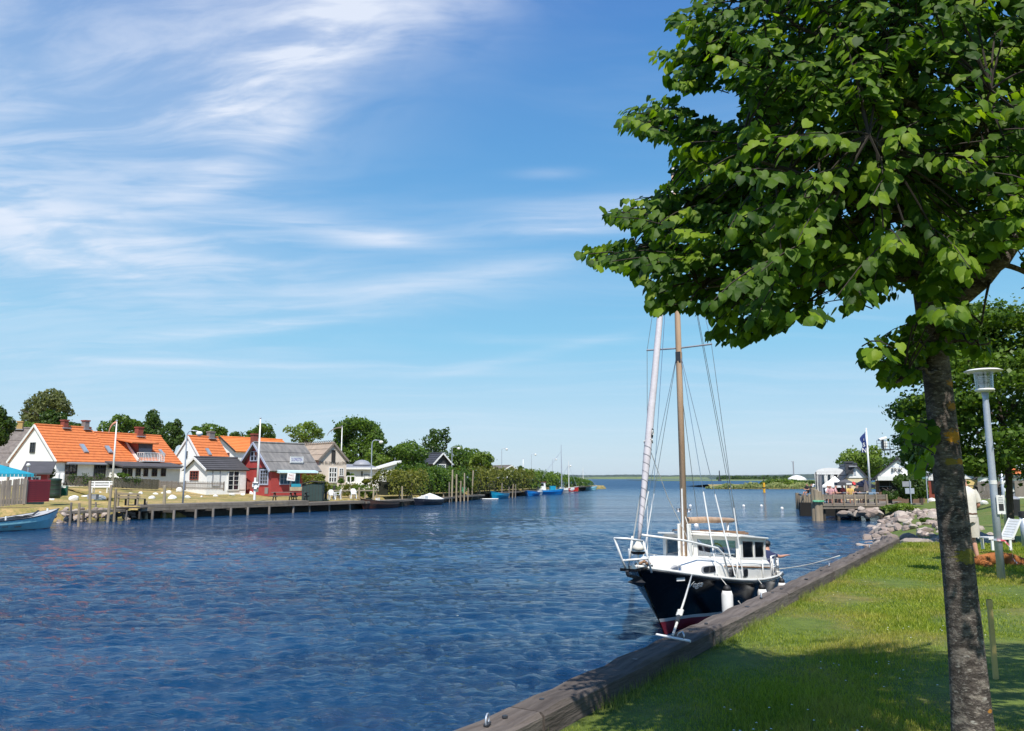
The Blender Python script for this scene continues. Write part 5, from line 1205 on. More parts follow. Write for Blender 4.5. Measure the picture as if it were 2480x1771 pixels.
def picnic(px, py, Y, lb, wpx, mt1, mt2, rz=0):
    p = gp(px, py, Y); o = thing('picnic_table', lb, 'picnic table', p, rz); w_ = wpx*Y/FPX
    for k in range(4): mb = MB(); mb.box((0, -0.3+0.2*k, 0.74), (w_, 0.17, 0.04)); mb.build('top_board', mt1, o)
    for sg in (-1, 1):
        for j in (0, 1): mb = MB(); mb.box((0, sg*(0.62+0.14*j), 0.44), (w_, 0.12, 0.04)); mb.build('seat_board', mt1, o)
        for x in (-w_*0.38, w_*0.38): mb = MB(); mb.bar((x, sg*0.55, 0), (x, sg*0.15, 0.72), 0.07, 0.09); mb.build('leg', mt2, o)
    for x in (-w_*0.38, w_*0.38): mb = MB(); mb.box((x+0.05, 0, 0.38), (0.05, 1.45, 0.09)); mb.build('cross_bar', mt2, o)
    return o
picnic(684, 1214, 66.5, 'weathered picnic table on the bank right of the short post', 50, M['plank_grey'], M['dark_timber'], 0.05)
picnic(727, 1214, 67.5, 'black framed table beside the dark green hut', 34, M['black_wood'], M['black_wood'], 0.02)
def plastic_chair(px, py, Y, lb, rz):
    p = gp(px, py, Y); o = thing('plastic_chair', lb, 'chair', p, rz, 'white plastic chairs on the far dock')
    mb = MB(); mb.box((0, 0, 0.42), (0.46, 0.46, 0.03)); mb.build('seat', wp_, o)
    mb = MB(); mb.prism([(-0.22, 0.22, 0.45), (0.22, 0.22, 0.45), (0.24, 0.26, 0.78), (0.12, 0.28, 0.92), (-0.12, 0.28, 0.92), (-0.24, 0.26, 0.78)], (0, 0.03, 0)); mb.build('backrest', wp_, o)
    for sx_ in (-1, 1):
        for sy_ in (-1, 1): mb = MB(); mb.bar((sx_*0.2, sy_*0.2, 0.42), (sx_*0.25, sy_*0.25, 0), 0.05, 0.05); mb.build('leg', wp_, o)
        mb = MB(); mb.bar((sx_*0.25, -0.2, 0.64), (sx_*0.25, 0.24, 0.66), 0.05, 0.03); mb.build('armrest', wp_, o)
        mb = MB(); mb.bar((sx_*0.25, -0.2, 0.64), (sx_*0.23, -0.2, 0.42), 0.05, 0.03); mb.build('arm_post', wp_, o)
plastic_chair(803, 1211, 70.5, 'white plastic chair left of the third black pole', R(30)); plastic_chair(817, 1210, 70.8, 'white plastic chair right of the third black pole', R(-60)); plastic_chair(856, 1208, 72, 'white plastic chair right of the fourth black pole', R(20))
o = thing('wooden_railing', 'pale wooden railing behind the plastic chairs', 'railing', (0, 0, 0)); a = gp(797, 1188.5, 73); b_ = gp(912, 1188, 76.5)
mb = MB(); mb.bar(a, b_, 0.08, 0.12); mb.build('rail', M['pale_wood'], o)
for k in range(5): q_ = a.lerp(b_, k/4); mb = MB(); mb.box((q_.x, q_.y+0.08, q_.z-0.55), (0.1, 0.07, 1.1)); mb.build('railing_post', M['post_wood'], o)
# white pergola frame
a = gp(840, 1155.5, 83); b_ = gp(860, 1155.5, 83); o = thing('pergola', 'small white garden frame between cream house and low house', 'pergola', (0, 0, 0))
for q_ in (a, (a+b_)/2+Vector((-0.03, 0, 0)), b_): mb = MB(); mb.box((q_.x, q_.y, q_.z-0.3), (0.10, 0.08, 0.75)); mb.build('post', wp_, o)
mb = MB(); mb.bar(a+Vector((0, 0, 0.09)), b_+Vector((0, 0, 0.09)), 0.1, 0.08); mb.build('beam', wp_, o)

# ------------------------------------------------------------------ small boats: local x from stern to bow, y to port
def loft(L, B, h_st, h_bow, draft=0.22, tw=0.72, full=0.55, rake=0.12, n=14, flare=0.12, close=2.0):
    """rows of section points from the port gunwale round the keel to the starboard gunwale"""
    rows_ = []
    for i in range(n+1):
        t_ = i/n
        wd = B/2*((tw+(1-tw)*math.sin(min(1, t_/full)*math.pi/2)) if t_ < full else max(0.012, (1-((t_-full)/(1-full))**close)))
        h_ = h_st*0.95+(h_bow-h_st)*t_**2.2+0.05*h_st*(1-2*t_)**2
        k = max(0, (t_-0.75)/0.25); kl = -draft*(1-k**3)
        x = L*t_
        def X_(z): return x+ (rake*L*(z-(-draft))/(h_bow+draft)-rake*L)*k**2
        sec = []
        for f_, z in ((1.0, h_), (0.985, h_*0.62), (0.95-flare, h_*0.28), (0.86-flare, 0.02), (0.55, kl*0.55+0.02*k), (0.0, kl)):
            sec.append((wd*f_*(1-0.35*k*(1-f_)), z, X_(z)))
        rows_.append([(c, a_, b2) for a_, b2, c in sec]+[(c, -a_, b2) for a_, b2, c in sec[-2::-1]])
    return rows_
def small_boat(name, label, P0, head, L, B, hs, hb, top, under, inside, rail, thwarts=3, strake=None, draft=0.2, open_=True, rakef=0.1, tw=0.72, group='small boats moored along the far bank', clinker=0, cat='boat', full=0.55):
    """P0 water line point under the bow, head = direction of the bow in degrees clockwise from the view axis"""
    a_ = R(90-head); o = thing(name, label, cat, (P0[0]-L*math.cos(a_), P0[1]-L*math.sin(a_), 0), a_, group)
    rw = loft(L, B, hs, hb, draft, rake=rakef, tw=tw, full=full); m_ = len(rw[0])
    mb = MB()
    for i in range(len(rw)-1):
        for j in range(m_-1):
            mb.mi = 1 if 3 <= j < m_-4 else (2 if (strake and j in (0, m_-2)) else 0)
            mb.add([rw[i][j], rw[i][j+1], rw[i+1][j+1], rw[i+1][j]], [(0, 3, 2, 1)])
    mb.mi = 0; mb.add(rw[0], [tuple(range(m_))])
    mb.build('hull', [top, under, strake or top], o, smooth=False)
    if open_:
        mb = MB(); inn = [[(x, y*0.93, z if j in (0, m_-1) else max(z+0.04, -draft*0.3)) for j, (x, y, z) in enumerate(r_)] for r_ in rw]
        mb.grid(inn); mb.add(inn[0], [tuple(range(m_))]); mb.build('interior', inside, o)
        for k in range(thwarts):
            t_ = 0.18+0.62*k/max(1, thwarts-1); i = int(t_*(len(rw)-1)); y = rw[i][0][1]*0.94; z = rw[i][0][2]*0.70; mb = MB(); mb.box((rw[i][0][0], 0, z), (0.24, 2*y*0.97, 0.035)); mb.build('thwart', inside if thwarts else rail, o)
    for sg in (0, -1):
        pts = [(x, y*(1.0), z+0.01) for x, y, z in [r_[sg] for r_ in rw]]; mb = MB(); mb.tube(pts, 0.032, 6); mb.build('gunwale', rail, o)
    if clinker:
        for sg in (0, -1):
            for k in range(1, clinker+1):
                f_ = k/(clinker+1); pts = []
                for r_ in rw:
                    a1, a2, a3 = (r_[0], r_[1], r_[2]) if sg == 0 else (r_[-1], r_[-2], r_[-3])
                    u = f_*2; A_, B_, u = (a1, a2, u) if u < 1 else (a2, a3, u-1)
                    pts.append(tuple(A_[q]+(B_[q]-A_[q])*u for q in range(3)))
                mb = MB(); mb.tube(pts, 0.013, 4); mb.build('strake', rail, o)
    return o, rw
mat('boat_blue', (0.30, 0.62, 0.70), 0.3, coat=0.4); mat('boat_grey', (0.50, 0.49, 0.47), 0.5); mat('boat_dark', (0.02, 0.022, 0.035), 0.3); mat('antifoul_red', (0.30, 0.02, 0.03), 0.5, col2=(0.24, 0.03, 0.035)); mat('boat_brown', (0.085, 0.030, 0.020), 0.4, col2=(0.055, 0.02, 0.014), nscale=4)
mat('boat_turq', (0.01, 0.30, 0.50), 0.35); mat('boat_royal', (0.01, 0.22, 0.62), 0.35); mat('boat_red', (0.45, 0.03, 0.02), 0.4); mat('pine', (0.42, 0.27, 0.13), 0.6)
o, rw = small_boat('motor_dinghy', 'light blue and grey open motor boat with raised bow at the left edge', G(139, 1277, 0), 24, 5.6, 2.1, 0.52, 1.05, M['boat_blue'], M['antifoul_red'], M['boat_grey'], M['boat_dark'], 3, None, 0.25)
mb = MB(); mb.grid([[(x, y*1.0, z+0.015) for x, y, z in (r_[0], (r_[0][0], r_[0][1]*0.78, r_[0][2]))] for r_ in rw]); mb.grid([[(x, y, z+0.015) for x, y, z in (r_[-1], (r_[-1][0], r_[-1][1]*0.78, r_[-1][2]))] for r_ in rw]); mb.build('side_deck', M['white_paint'], o)
mb = MB(); i9 = rw[9:]; mb.grid([[(r_[0][0], r_[0][1]*f_, r_[0][2]+0.02) for f_ in (1, 0.5, 0, -0.5, -1)] for r_ in i9]); mb.build('fore_deck', M['boat_grey'], o)
for x in (1.4, 3.0, 4.9): mb = MB(); mb.tube([(x, 0.7 if x < 4 else 0, 0.5 if x < 4 else 0.95), (x, 0.7 if x < 4 else 0, 0.72 if x < 4 else 1.1)], 0.05, 7); mb.build('cleat', M['white_paint'], o)
mb = MB(); mb.bar((3.7, -0.5, 0.78), (4.3, -0.1, 1.0), 0.10, 0.05); mb.bar((3.7, -0.5, 0.80), (3.5, -0.1, 0.74), 0.2, 0.05); mb.build('anchor', M['iron_dark'], o)
mb = MB(); mb.box((2.6, -0.985, 0.22), (0.35, 0.02, 0.06)); mb.box((1.9, -0.985, 0.24), (0.3, 0.02, 0.04)); mb.build('name_mark', M['dark_wall'], o)
o, rw = small_boat('rowing_boat', 'brown clinker built rowing boat with pale inside tied to the dock', G(872, 1233.5, 0), 212, 4.9, 1.75, 0.62, 0.95, M['boat_brown'], M['boat_dark'], M['boat_brown'], M['dark_timber'], 3, clinker=5, full=0.6, tw=0.62)
mb = MB(); mb.box((2.6, 0.25, 0.75), (0.10, 0.10, 0.5)); mb.box((2.6, -0.05, 0.75), (0.05, 0.3, 0.42)); mb.build('tiller_box', wp_, o)
o, rw = small_boat('dinghy', 'navy blue dinghy with white engine box and white tented cover', G(1001, 1225, 0), 208, 4.6, 2.0, 0.60, 0.78, M['boat_dark'], M['boat_dark'], M['boat_grey'], wp_, 2, tw=0.8)
mb = MB(); mb.box((3.1, 0.35, 0.75), (0.6, 0.55, 0.55)); mb.build('engine_box', wp_, o, bevel=0.05); mb = MB(); mb.box((2.78+0.63, 0.35, 0.62), (0.02, 0.3, 0.14)); mb.build('vent', M['dark_wall'], o)
mb = MB(); mb.add([(0.2, 0.9, 0.62), (0.2, -0.9, 0.62), (3.3, -0.85, 0.66), (3.0, 0.1, 0.66), (1.6, 0.0, 1.25), (0.6, 0.0, 1.05)], [(0, 3, 4, 5), (1, 5, 4, 2), (2, 4, 3), (0, 5, 1)]); mb.build('cover', wp_, o)
o, rw = small_boat('rowing_boat', 'turquoise blue rowing boat pointing at the camera, nearest of the blue boats', G(1189, 1208, 0), 205, 4.6, 1.9, 0.62, 0.98, M['boat_turq'], M['boat_dark'], M['boat_grey'], M['boat_turq'], 2)
p = bank(1175); mb = MB(); mb.lathe([(0.9, 0), (1.0, 0.06), (0.9, 0.12)], (0, 0, 0.0), 16, 1.3, 0.5); tag(mb.build('float_raft', wp_, loc=(p.x+0.6, p.y-1.2, 0)), 'low flat white float lying left of the turquoise rowing boat', 'raft')
o, rw = small_boat('rowing_boat', 'royal blue rowing boat left of the small white boat', G(1277, 1202, 0), 200, 4.6, 2.0, 0.6, 0.85, M['boat_royal'], M['boat_dark'], M['boat_grey'], M['boat_royal'], 2)
o, rw = small_boat('small_white_boat', 'small white boat between the royal blue and the blue fishing boat', G(1316, 1198.5, 0), 60, 3.2, 1.7, 0.65, 0.95, wp_, M['dark_wall'], M['boat_grey'], wp_, 2)
def fishing_boat(name, label, P0, head, L, B, hs, hb, top, cabin_x, mast_x, mh, extra=None, rail=wp_):
    o, rw = small_boat(name, label, P0, head, L, B, hs, hb, top, M['dark_wall'], M['boat_grey'], rail, 0, draft=0.3)
    mb = MB(); mb.grid([[(r_[0][0], r_[0][1]*f_*0.95, min(r_[0][2], hs+0.15)-0.12) for f_ in (1, 0, -1)] for r_ in rw]); mb.build('deck', M['boat_grey'], o)
    cx = cabin_x; mb = MB(); mb.prism([(cx-0.7, -0.65, hs-0.1), (cx+0.75, -0.65, hs-0.1), (cx+0.6, -0.65, hs+1.35), (cx-0.7, -0.65, hs+1.35)], (0, 1.3, 0)); c = mb.build('cabin', wp_, o)
    mb = MB(); mb.box((cx-0.03, 0, hs+1.40), (1.6, 1.5, 0.09)); mb.build('cabin_roof', M['brick_red'] if extra == 'blue' else wp_, c)
    for y in (-0.655, 0.655): mb = MB(); mb.box((cx-0.05, y, hs+0.95), (0.75, 0.03, 0.42)); mb.build('window', wpd, c)
    mb = MB(); mb.box((cx+0.665, 0, hs+0.95), (0.03, 0.95, 0.42), tilt=Matrix.Rotation(-0.1, 3, 'Y')); mb.build('window', wpd, c)
    mb = MB(); mb.tube([(mast_x, 0, hs-0.1), (mast_x, 0, hs+mh)], [0.09, 0.05], 8); mb.build('mast', M['galv'] if extra == 'blue' else wp_, o)
    for tx, tz in ((cx-0.6, hs+1.45), (cx-0.2, hs+1.45), (L*0.97, hb)): mb = MB(); mb.tube([(mast_x, 0, hs+mh*0.86), (tx, 0, tz)], 0.022, 5); mb.build('stay', M['galv'], o)
    return o
o = fishing_boat('fishing_boat', 'bright blue fishing boat with white cabin and tall grey mast', G(1366, 1197.5, 0), 78, 6.2, 2.4, 0.75, 0.95, M['boat_royal'], 2.0, 5.75, 8.0, 'blue', M['boat_turq'])
mb = MB(); mb.box((4.0, -0.3, 1.05), (1.0, 0.9, 0.85)); mb.build('fish_box', M['boat_turq'], o)
o = fishing_boat('fishing_boat', 'white fishing boat with red bow and white mast', G(1400, 1193.5, 0), 95, 6.0, 2.4, 0.75, 1.2, wp_, 2.6, 4.2, 5.4)
mb = MB(); mb.add([(4.2, -1.0, 0.25), (6.02, -0.1, 0.25), (6.1, -0.1, 1.12), (4.1, -1.2, 0.85)], [(0, 1, 2, 3)]); mb.build('red_bow_panel', M['boat_red'], o)
small_boat('black_boat', 'little black boat between the red bowed boat and the last white boat', G(1420, 1188, 0), 100, 3.2, 1.7, 0.7, 0.8, M['black_wood'], M['black_wood'], M['black_wood'], M['black_wood'], 1)
fishing_boat('fishing_boat', 'last small white and light blue boat at the far jetty end', G(1447, 1187.5, 0), 96, 6.0, 2.2, 0.7, 1.0, M['boat_blue'], 1.9, 2.6, 4.6)
# floats
for i, (px, py, lb) in enumerate([(1672, 1227, 'white float furthest left, close to the mast'), (1801, 1227, 'white float in the open water, right of the yacht boom end'), (1844, 1227, 'white float, second from the right'), (1894, 1233, 'white float nearest to the restaurant pier'), (1686, 1276, 'small white float seen under the boom of the yacht')]):
    p = G(px, py, 0); mb = MB(); mb.lathe([(0.02, -0.1), (0.12, -0.05), (0.15, 0.05), (0.11, 0.16), (0.03, 0.2)], n=10); tag(mb.build('float', wp_, smooth=True, loc=p), lb, 'buoy', 'white floats on the water')
# ------------------------------------------------------------------ restaurant pier on the near bank
DZ_ = 1.07
pier = thing('restaurant_pier', 'timber pier terrace on piles with board railing in front of the fish restaurant', 'pier', (20.6, 52.4, 0))
def pb(mb, name, mt, par=pier, **k): return mb.build(name, mt, par, **k)
W1 = AT(2146, 1222, 52.4).x-20.6
for k in range(3): mb = MB(); mb.box((W1/2, -0.03-0.04*(k == 0), DZ_-0.06-0.085*k), (W1+0.1, 0.09, 0.075)); pb(mb, 'fascia_board', M['plank_grey'])
q = None
for k in range(34):
    if q is None: mb = MB(); mb.box((0, 0, 0), (W1+0.1, 0.19, 0.05)); q = c = pb(mb, 'plank', M['plank_grey'])
    else: c = q.copy(); COL.objects.link(c); KIDS[pier.name].append(c)
    c.location = (W1/2+k*0.135, 0.1+0.2*k*1.05, DZ_)
for k in range(7):
    x = 0.12+(W1-0.1)*k/6; mb = MB(); mb.box((x, -0.10, DZ_+0.30), (0.09, 0.08, 0.78)); pb(mb, 'railing_post', M['post_wood'])
    if k < 6:
        for j in range(2): mb = MB(); mb.box((x+(W1-0.1)/12, -0.045, DZ_+0.44+0.155*j), ((W1-0.1)/6-0.10, 0.04, 0.145)); pb(mb, 'railing_board', M['plank_grey'])
for x, y in [(0.3+k*0.95, 0.25) for k in range(6)]+[(1.0+k*1.1, 2.6) for k in range(5)]:
    mb = MB(); mb.tube([(x, y, -1), (x, y, DZ_-0.2)], 0.10, 8); pb(mb, 'pile', M['dark_timber'])
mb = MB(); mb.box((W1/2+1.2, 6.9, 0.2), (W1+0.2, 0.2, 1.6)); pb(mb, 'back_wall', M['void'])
mb = MB(); mb.bar((W1, 0.5, 1.0), (W1+3.0, 1.5, 1.08), 0.30, 0.10); pb(mb, 'side_plank', M['plank_grey'])
# lower quay head behind, to the left
ph = thing('pier_head', 'older low timber pier head with upright posts left of the terrace', 'pier', (0, 0, 0)); c0 = G(1932, 1231, 0); c1 = G(1975, 1250, 0)
for k in range(9):
    p = c0.lerp(c1, k/8); yt = 1194+3*(k % 3); mb = MB(); mb.tube([(p.x, p.y, -1), (p.x, p.y, zat(p.x, p.y, yt if k in (0, 8) else yt+3))], 0.17 if k == 0 else 0.12, 8); mb.build('post', M['post_wood'], ph)
for z in (0.35, 0.75, 1.05, 1.3): mb = MB(); mb.bar(Vector((c0.x+0.15, c0.y, z)), Vector((c1.x+0.2, c1.y, z)), 0.08, 0.16); mb.build('wale', M['dark_timber'] if z < 1 else M['plank_grey'], ph)
mb = MB(); mb.add([(c0.x+.1, c0.y, 1.1), (c1.x+.1, c1.y, 1.1), (c1.x+6, c1.y+2, 1.1), (c0.x+6, c0.y+2, 1.1)], [(0, 1, 2, 3)]); mb.add([(c0.x+.3, c0.y, -1), (c1.x+.3, c1.y, -1), (c1.x+.3, c1.y, 1.05), (c0.x+.3, c0.y, 1.05)], [(0, 1, 2, 3)]); mb.build('deck', M['plank_grey'], ph)
for px, yt, yb, lb in ((1972.5, 1182, 1262, 'leftmost and front one of three thick poles at the pier corner'), (1979.5, 1186, 1252, 'middle one of three thick poles at the pier corner'), (1987, 1190, 1250, 'right one of three thick poles, touching the terrace corner')):
    p = G(px, yb, 0) if yb > 1260 else Vector((AT(px, 1250, 52.2).x, 52.2, 0)); mb = MB(); H_ = zat(p.x, p.y, yt); mb.tube([(0, 0, -1), (0.02, 0, H_*0.5), (0, 0, H_-0.02), (0, 0, H_)], [0.17, 0.165, 0.15, 0.11], 10)
    tag(mb.build('mooring_pole', M['post_wood'], loc=(p.x, p.y, 0)), lb, 'pole', 'thick poles at the pier corner')
mb = MB(); mb.lathe([(0.2, 0), (0.21, 0.05), (0.2, 0.11)], (0, 0, 0), 12, 1.9, 1.0); tag(mb.build('rope_band', MATS['net_green'], loc=(AT(1982, 1214, 52.1).x, 52.1, zat(22, 52.1, 1216))), 'green strap wound round the poles at the pier corner', 'strap')

# buildings
mat('brick_brown', (0.20, 0.12, 0.08), 0.85)
def gabled(name, label, pxl, pxr, Y, az, y_eave, y_apex, L, wall, roof, zg, px_apex=None, trim=None):
    H_ = House(name, label, pxr, Y, az, zg); L_, W, h, rh = solve(H_, None, pxl, y_eave, y_apex); H_.body(L, W, h, rh, wall, roof, ov=0.25, ove=0.35, trim=trim); return H_
h1 = gabled('harbour_house', 'small house with white gable, dark slate roof and pale yellow walls on the pier', 2046, 2101, 62, 14, 1157, 1126, 7, M['yellow_pale'] if 'yellow_pale' in M else mat('yellow_pale', (0.72, 0.60, 0.38), 0.8), M['slate'], 1.15)
mb = MB(); mb.prism([(-0.03, 0.05, h1.h-0.02), (-0.03, h1.W-0.05, h1.h-0.02), (-0.03, h1.W/2, h1.rh-0.12)], (-0.03, 0, 0)); mb.build('gable_boards', wp_, h1.o)
yl, zl = h1.gable(2070, 1151); mb = MB(); mb.prism([(-0.07, yl-0.1, zl), (-0.07, yl+0.1, zl), (-0.07, yl+0.02, zl+0.75), (-0.07, yl-0.02, zl+0.75)], (-0.02, 0, 0)); mb.build('gable_ornament', M['galv'], h1.o)
h1.chimney(2049, 2053, 1120, M['slate'], y=h1.W*0.8)
h1.slabf(2052, 1176, 2062, 1196, M['black_wood'], 'doorway', face='gable'); h1.slabf(2078, 1176, 2096, 1197, M['black_wood'], 'dark_opening', face='gable')
h2 = gabled('fish_shop', 'fish restaurant with large white gable, dark slate roof and black lettering', 2118, 2236, 66, 26, 1156, 1110, 9, M['brick_brown'], M['slate'], 1.2)
mb = MB(); mb.prism([(-0.03, 0.05, h2.h-0.3), (-0.03, h2.W-0.05, h2.h-0.3), (-0.03, h2.W-0.05, h2.h+0.05), (-0.03, h2.W/2, h2.rh-0.14), (-0.03, 0.05, h2.h+0.05)], (-0.03, 0, 0)); mb.build('gable_boards', wp_, h2.o)
yl, zl = h2.gable(2169, 1140); text('ERIK', h2.o, 'lettering', (-0.075, yl-0.1, zl), (R(90), 0, R(-90)), 0.5, M['ink_black'], ext=0.02, sx=0.9)
yl, zl = h2.gable(2165, 1158.5); yl0, _ = h2.gable(2126, 1158); yl1, _ = h2.gable(2215, 1158)
mb = MB(); mb.box((-0.35, (yl0+yl1)/2, zl), (0.5, abs(yl1-yl0), 0.36)); mb.build('sign_board', wp_, h2.o); text('FISK', h2.o, 'lettering', (-0.62, yl-0.2, zl), (R(90), 0, R(-90)), 0.28, M['ink_black'], sx=0.9)
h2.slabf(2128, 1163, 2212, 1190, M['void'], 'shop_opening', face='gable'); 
for px in (2129, 2153, 2180): h2.slabf(px, 1163, px+2.2, 1190, M['lead'], 'opening_post', face='gable', off=-0.1)
h2.slabf(2128, 1178, 2160, 1179, M['lead'], 'shelf', face='gable', off=-0.1)
for px in (2164, 2180): yl, zl = h2.gable(px, 1131); mb = MB(); mb.lathe([(0.02, 0.1), (0.1, 0.05), (0.13, -0.05), (0.02, -0.06)], (-0.3, yl, zl), 10); mb.build('gable_lamp', M['galv'], h2.o)
# marquee 
p = AT(2014, 1200, 66); o = thing('marquee', 'white marquee with rounded roof and hanging side curtains', 'tent', (p.x, 66, 1.1), R(-22)); s_ = 66/FPX; w_ = 64*s_
z0_ = zat(p.x, 66, 1143)-1.1; z1_ = zat(p.x, 66, 1133)-1.1
mb = MB(); mb.prism([(-w_/2*math.cos(k*math.pi/14), 0, z0_+(z1_-z0_)*math.sin(k*math.pi/14)) for k in range(15)], (0, 5, 0)); mb.build('roof', wp_, o)
mb = MB(); mb.box((0, 4.9, z0_/2), (w_, 0.05, z0_)); mb.box((w_*0.5, 2.5, z0_/2), (0.05, 5, z0_)); mb.build('tent_wall', wp_, o)
mb = MB(); mb.box((0, 0.0, z0_-0.12), (w_, 0.06, 0.2)); mb.build('valance', wp_, o)
for k, x in enumerate((-0.49, -0.36, -0.16, 0.06, 0.3)):
    mb = MB(); zz = z0_-0.1; mb.grid([[(w_*x+0.12*math.sin(j*1.3)*(1-abs(z-0.6)), 0.05*math.sin(j*2.2), zz*z)for j in range(-3, 4)] if False else [(w_*x+j*0.06*(0.6+0.5*abs(z-0.55)), 0.05*math.sin(j*2.2), zz*z) for j in range(-3, 4)] for z in (0, 0.25, 0.5, 0.75, 1.0)]); mb.build('curtain', wp_ if k != 1 else M['lead'], o)
for x in (-w_/2, w_/2): mb = MB(); mb.box((x, -0.02, z0_/2), (0.08, 0.08, z0_)); mb.build('pole', M['iron_dark'], o)
mb = MB(); mb.box((0, 4.8, z0_*0.35), (w_*0.95, 0.04, z0_*0.5)); mb.build('inner_panel', M['lead'], o)
# gazebo
p = AT(2020, 1200, 60); o = thing('white_gazebo', 'white pyramid gazebo with pointed roof between marquee and grey parasol', 'gazebo', (p.x, 60, 1.1), R(-22)); s_ = 60/FPX; w_ = 50*s_; ze = zat(p.x, 60, 1176)-1.1; za = zat(p.x, 60, 1153)-1.1
mb = MB(); mb.add([(-w_/2, 0, ze), (w_/2, 0, ze), (w_/2, 1.7, ze), (-w_/2, 1.7, ze), (0.15, 0.85, za)], [(0, 1, 4), (1, 2, 4), (2, 3, 4), (3, 0, 4)]); mb.build('canopy', wp_, o)
mb = MB(); mb.box((0, 0, ze-0.08), (w_, 0.02, 0.16)); mb.build('valance', wp_, o)
for sx_ in (-1, 1): mb = MB(); mb.box((sx_*w_*0.48, 0.05, ze/2), (0.05, 0.05, ze)); mb.build('pole', M['galv'], o)
mb = MB(); mb.box((0.1, 1.7, ze*0.5), (w_*0.9, 0.05, ze)); mb.build('back_cloth', M['black_wood'], o)
# parasols
mat('parasol_grey', (0.10, 0.095, 0.10), 0.8); mat('parasol_navy', (0.01, 0.015, 0.045), 0.8); mat('parasol_brown', (0.12, 0.10, 0.10), 0.85); mat('logo_red', (0.65, 0.05, 0.05), 0.6)
def parasol(px, Y, wpx, yt, yb, mt_, lb, folded=False, logo=False, tilt=0):
    p = AT(px, 1200, Y); o = thing('parasol', lb, 'parasol', (p.x, Y, DZ_), 0, 'parasols on the restaurant terrace'); s_ = Y/FPX; zt_ = zat(p.x, Y, yt)-DZ_; zb_ = zat(p.x, Y, yb)-DZ_; r_ = wpx*s_/2
    mb = MB(); mb.tube([(0, 0, 0), (0, 0, zt_)], 0.025, 8); mb.build('pole', M['iron_dark'], o)
    if folded:
        mb = MB(); n = 16; mb.grid([[((rr_*(1+0.25*(k % 2)))*math.cos(k*2*math.pi/n), (rr_*(1+0.25*(k % 2)))*math.sin(k*2*math.pi/n), z) for k in range(n+1)] for rr_, z in ((0.03, zt_), (r_*0.55, zt_-(zt_-zb_)*0.5), (r_*0.9, zb_))]); mb.build('canopy', mt_, o)
    else:
        mb = MB(); n = 8; Mx = Matrix.Rotation(tilt, 3, 'Y')
        prof = ((0.02, zt_), (r_*0.35, zt_-(zt_-zb_)*0.18), (r_*0.7, zt_-(zt_-zb_)*0.48), (r_, zb_+0.22), (r_, zb_))
        mb.grid([[Vector((0, 0, zt_))+Mx @ Vector((rr_*math.cos((k+.5)*2*math.pi/n), rr_*math.sin((k+.5)*2*math.pi/n), z-zt_)) for k in range(n+1)] for rr_, z in prof]); mb.build('canopy', mt_, o)
        if logo:
            mb = MB(); mb.lathe([(0.13, -0.01), (0.13, 0.01)], n=18, sy=1.0); l_ = mb.build('logo', M['logo_red'], o); l_.rotation_euler = (R(64), 0, R(22.5)); l_.location = (r_*0.42, -r_*0.93, zb_+0.16)
            mb = MB(); mb.bar((-r_*0.3, -r_*0.93, zb_+0.12), (r_*0.2, -r_*0.96, zb_+0.12), 0.02, 0.10); mb.build('logo_stripe', wp_, o)
    return o
parasol(2049, 55.5, 50, 1161, 1176, M['parasol_grey'], 'open charcoal parasol with a red round logo on its valance', logo=True)
parasol(2097, 58.5, 46, 1162, 1180, M['parasol_navy'], 'open navy blue parasol right of the yellow wall', tilt=R(6))
parasol(2098, 55, 13, 1163, 1190, M['parasol_brown'], 'folded brown grey parasol standing before the navy one', folded=True)
parasol(1972, 72, 14, 1172, 1180, M['white_paint'], 'small pale parasol left of the marquee above the low pier head')
# flag
p = AT(2106.5, 1172, 57); o = thing('flagpole', 'white flagpole with a long blue vertical banner at the restaurant', 'flagpole', p); H_ = zat(p.x, p.y, 1040)-p.z
mb = MB(); mb.tube([(0, 0, -0.6), (0, 0, H_)], [0.085, 0.05], 10); mb.build('pole', wp_, o, smooth=True); mb = MB(); mb.lathe([(0.03, 0), (0.07, 0.04), (0.03, 0.1)], (0, 0, H_), 8); mb.build('finial', wp_, o)
mat('flag_blue', (0.008, 0.03, 0.17), 0.7); s_ = 57/FPX; fx = lambda z: -0.06-0.0*z
rows_ = []
for i in range(12):
    u = i/11; z = H_-0.15-u*51*s_; wv_ = 13*s_*(0.28+0.72*min(1, u*3))*(0.92+0.12*math.sin(u*9)); rows_.append([(-0.07-wv_*j/5-0.10*math.sin(u*6)*j/5-0.05*u*j/5, 0.07*math.sin(j*1.5+u*7), z-0.16*(j/5)*(1-u)) for j in range(6)])
mb = MB(); mb.grid(rows_); fl = mb.build('banner', M['flag_blue'], o, smooth=True)
for ch, u, sz in (('I', 0.40, 0.24), ('S', 0.64, 0.40), ('N', 0.90, 0.46)): text(ch, o, 'lettering', (-0.26-0.03*u, -0.10, H_-0.15-u*51*s_), (R(90), R(4), 0), sz, wp_, ext=0.003)
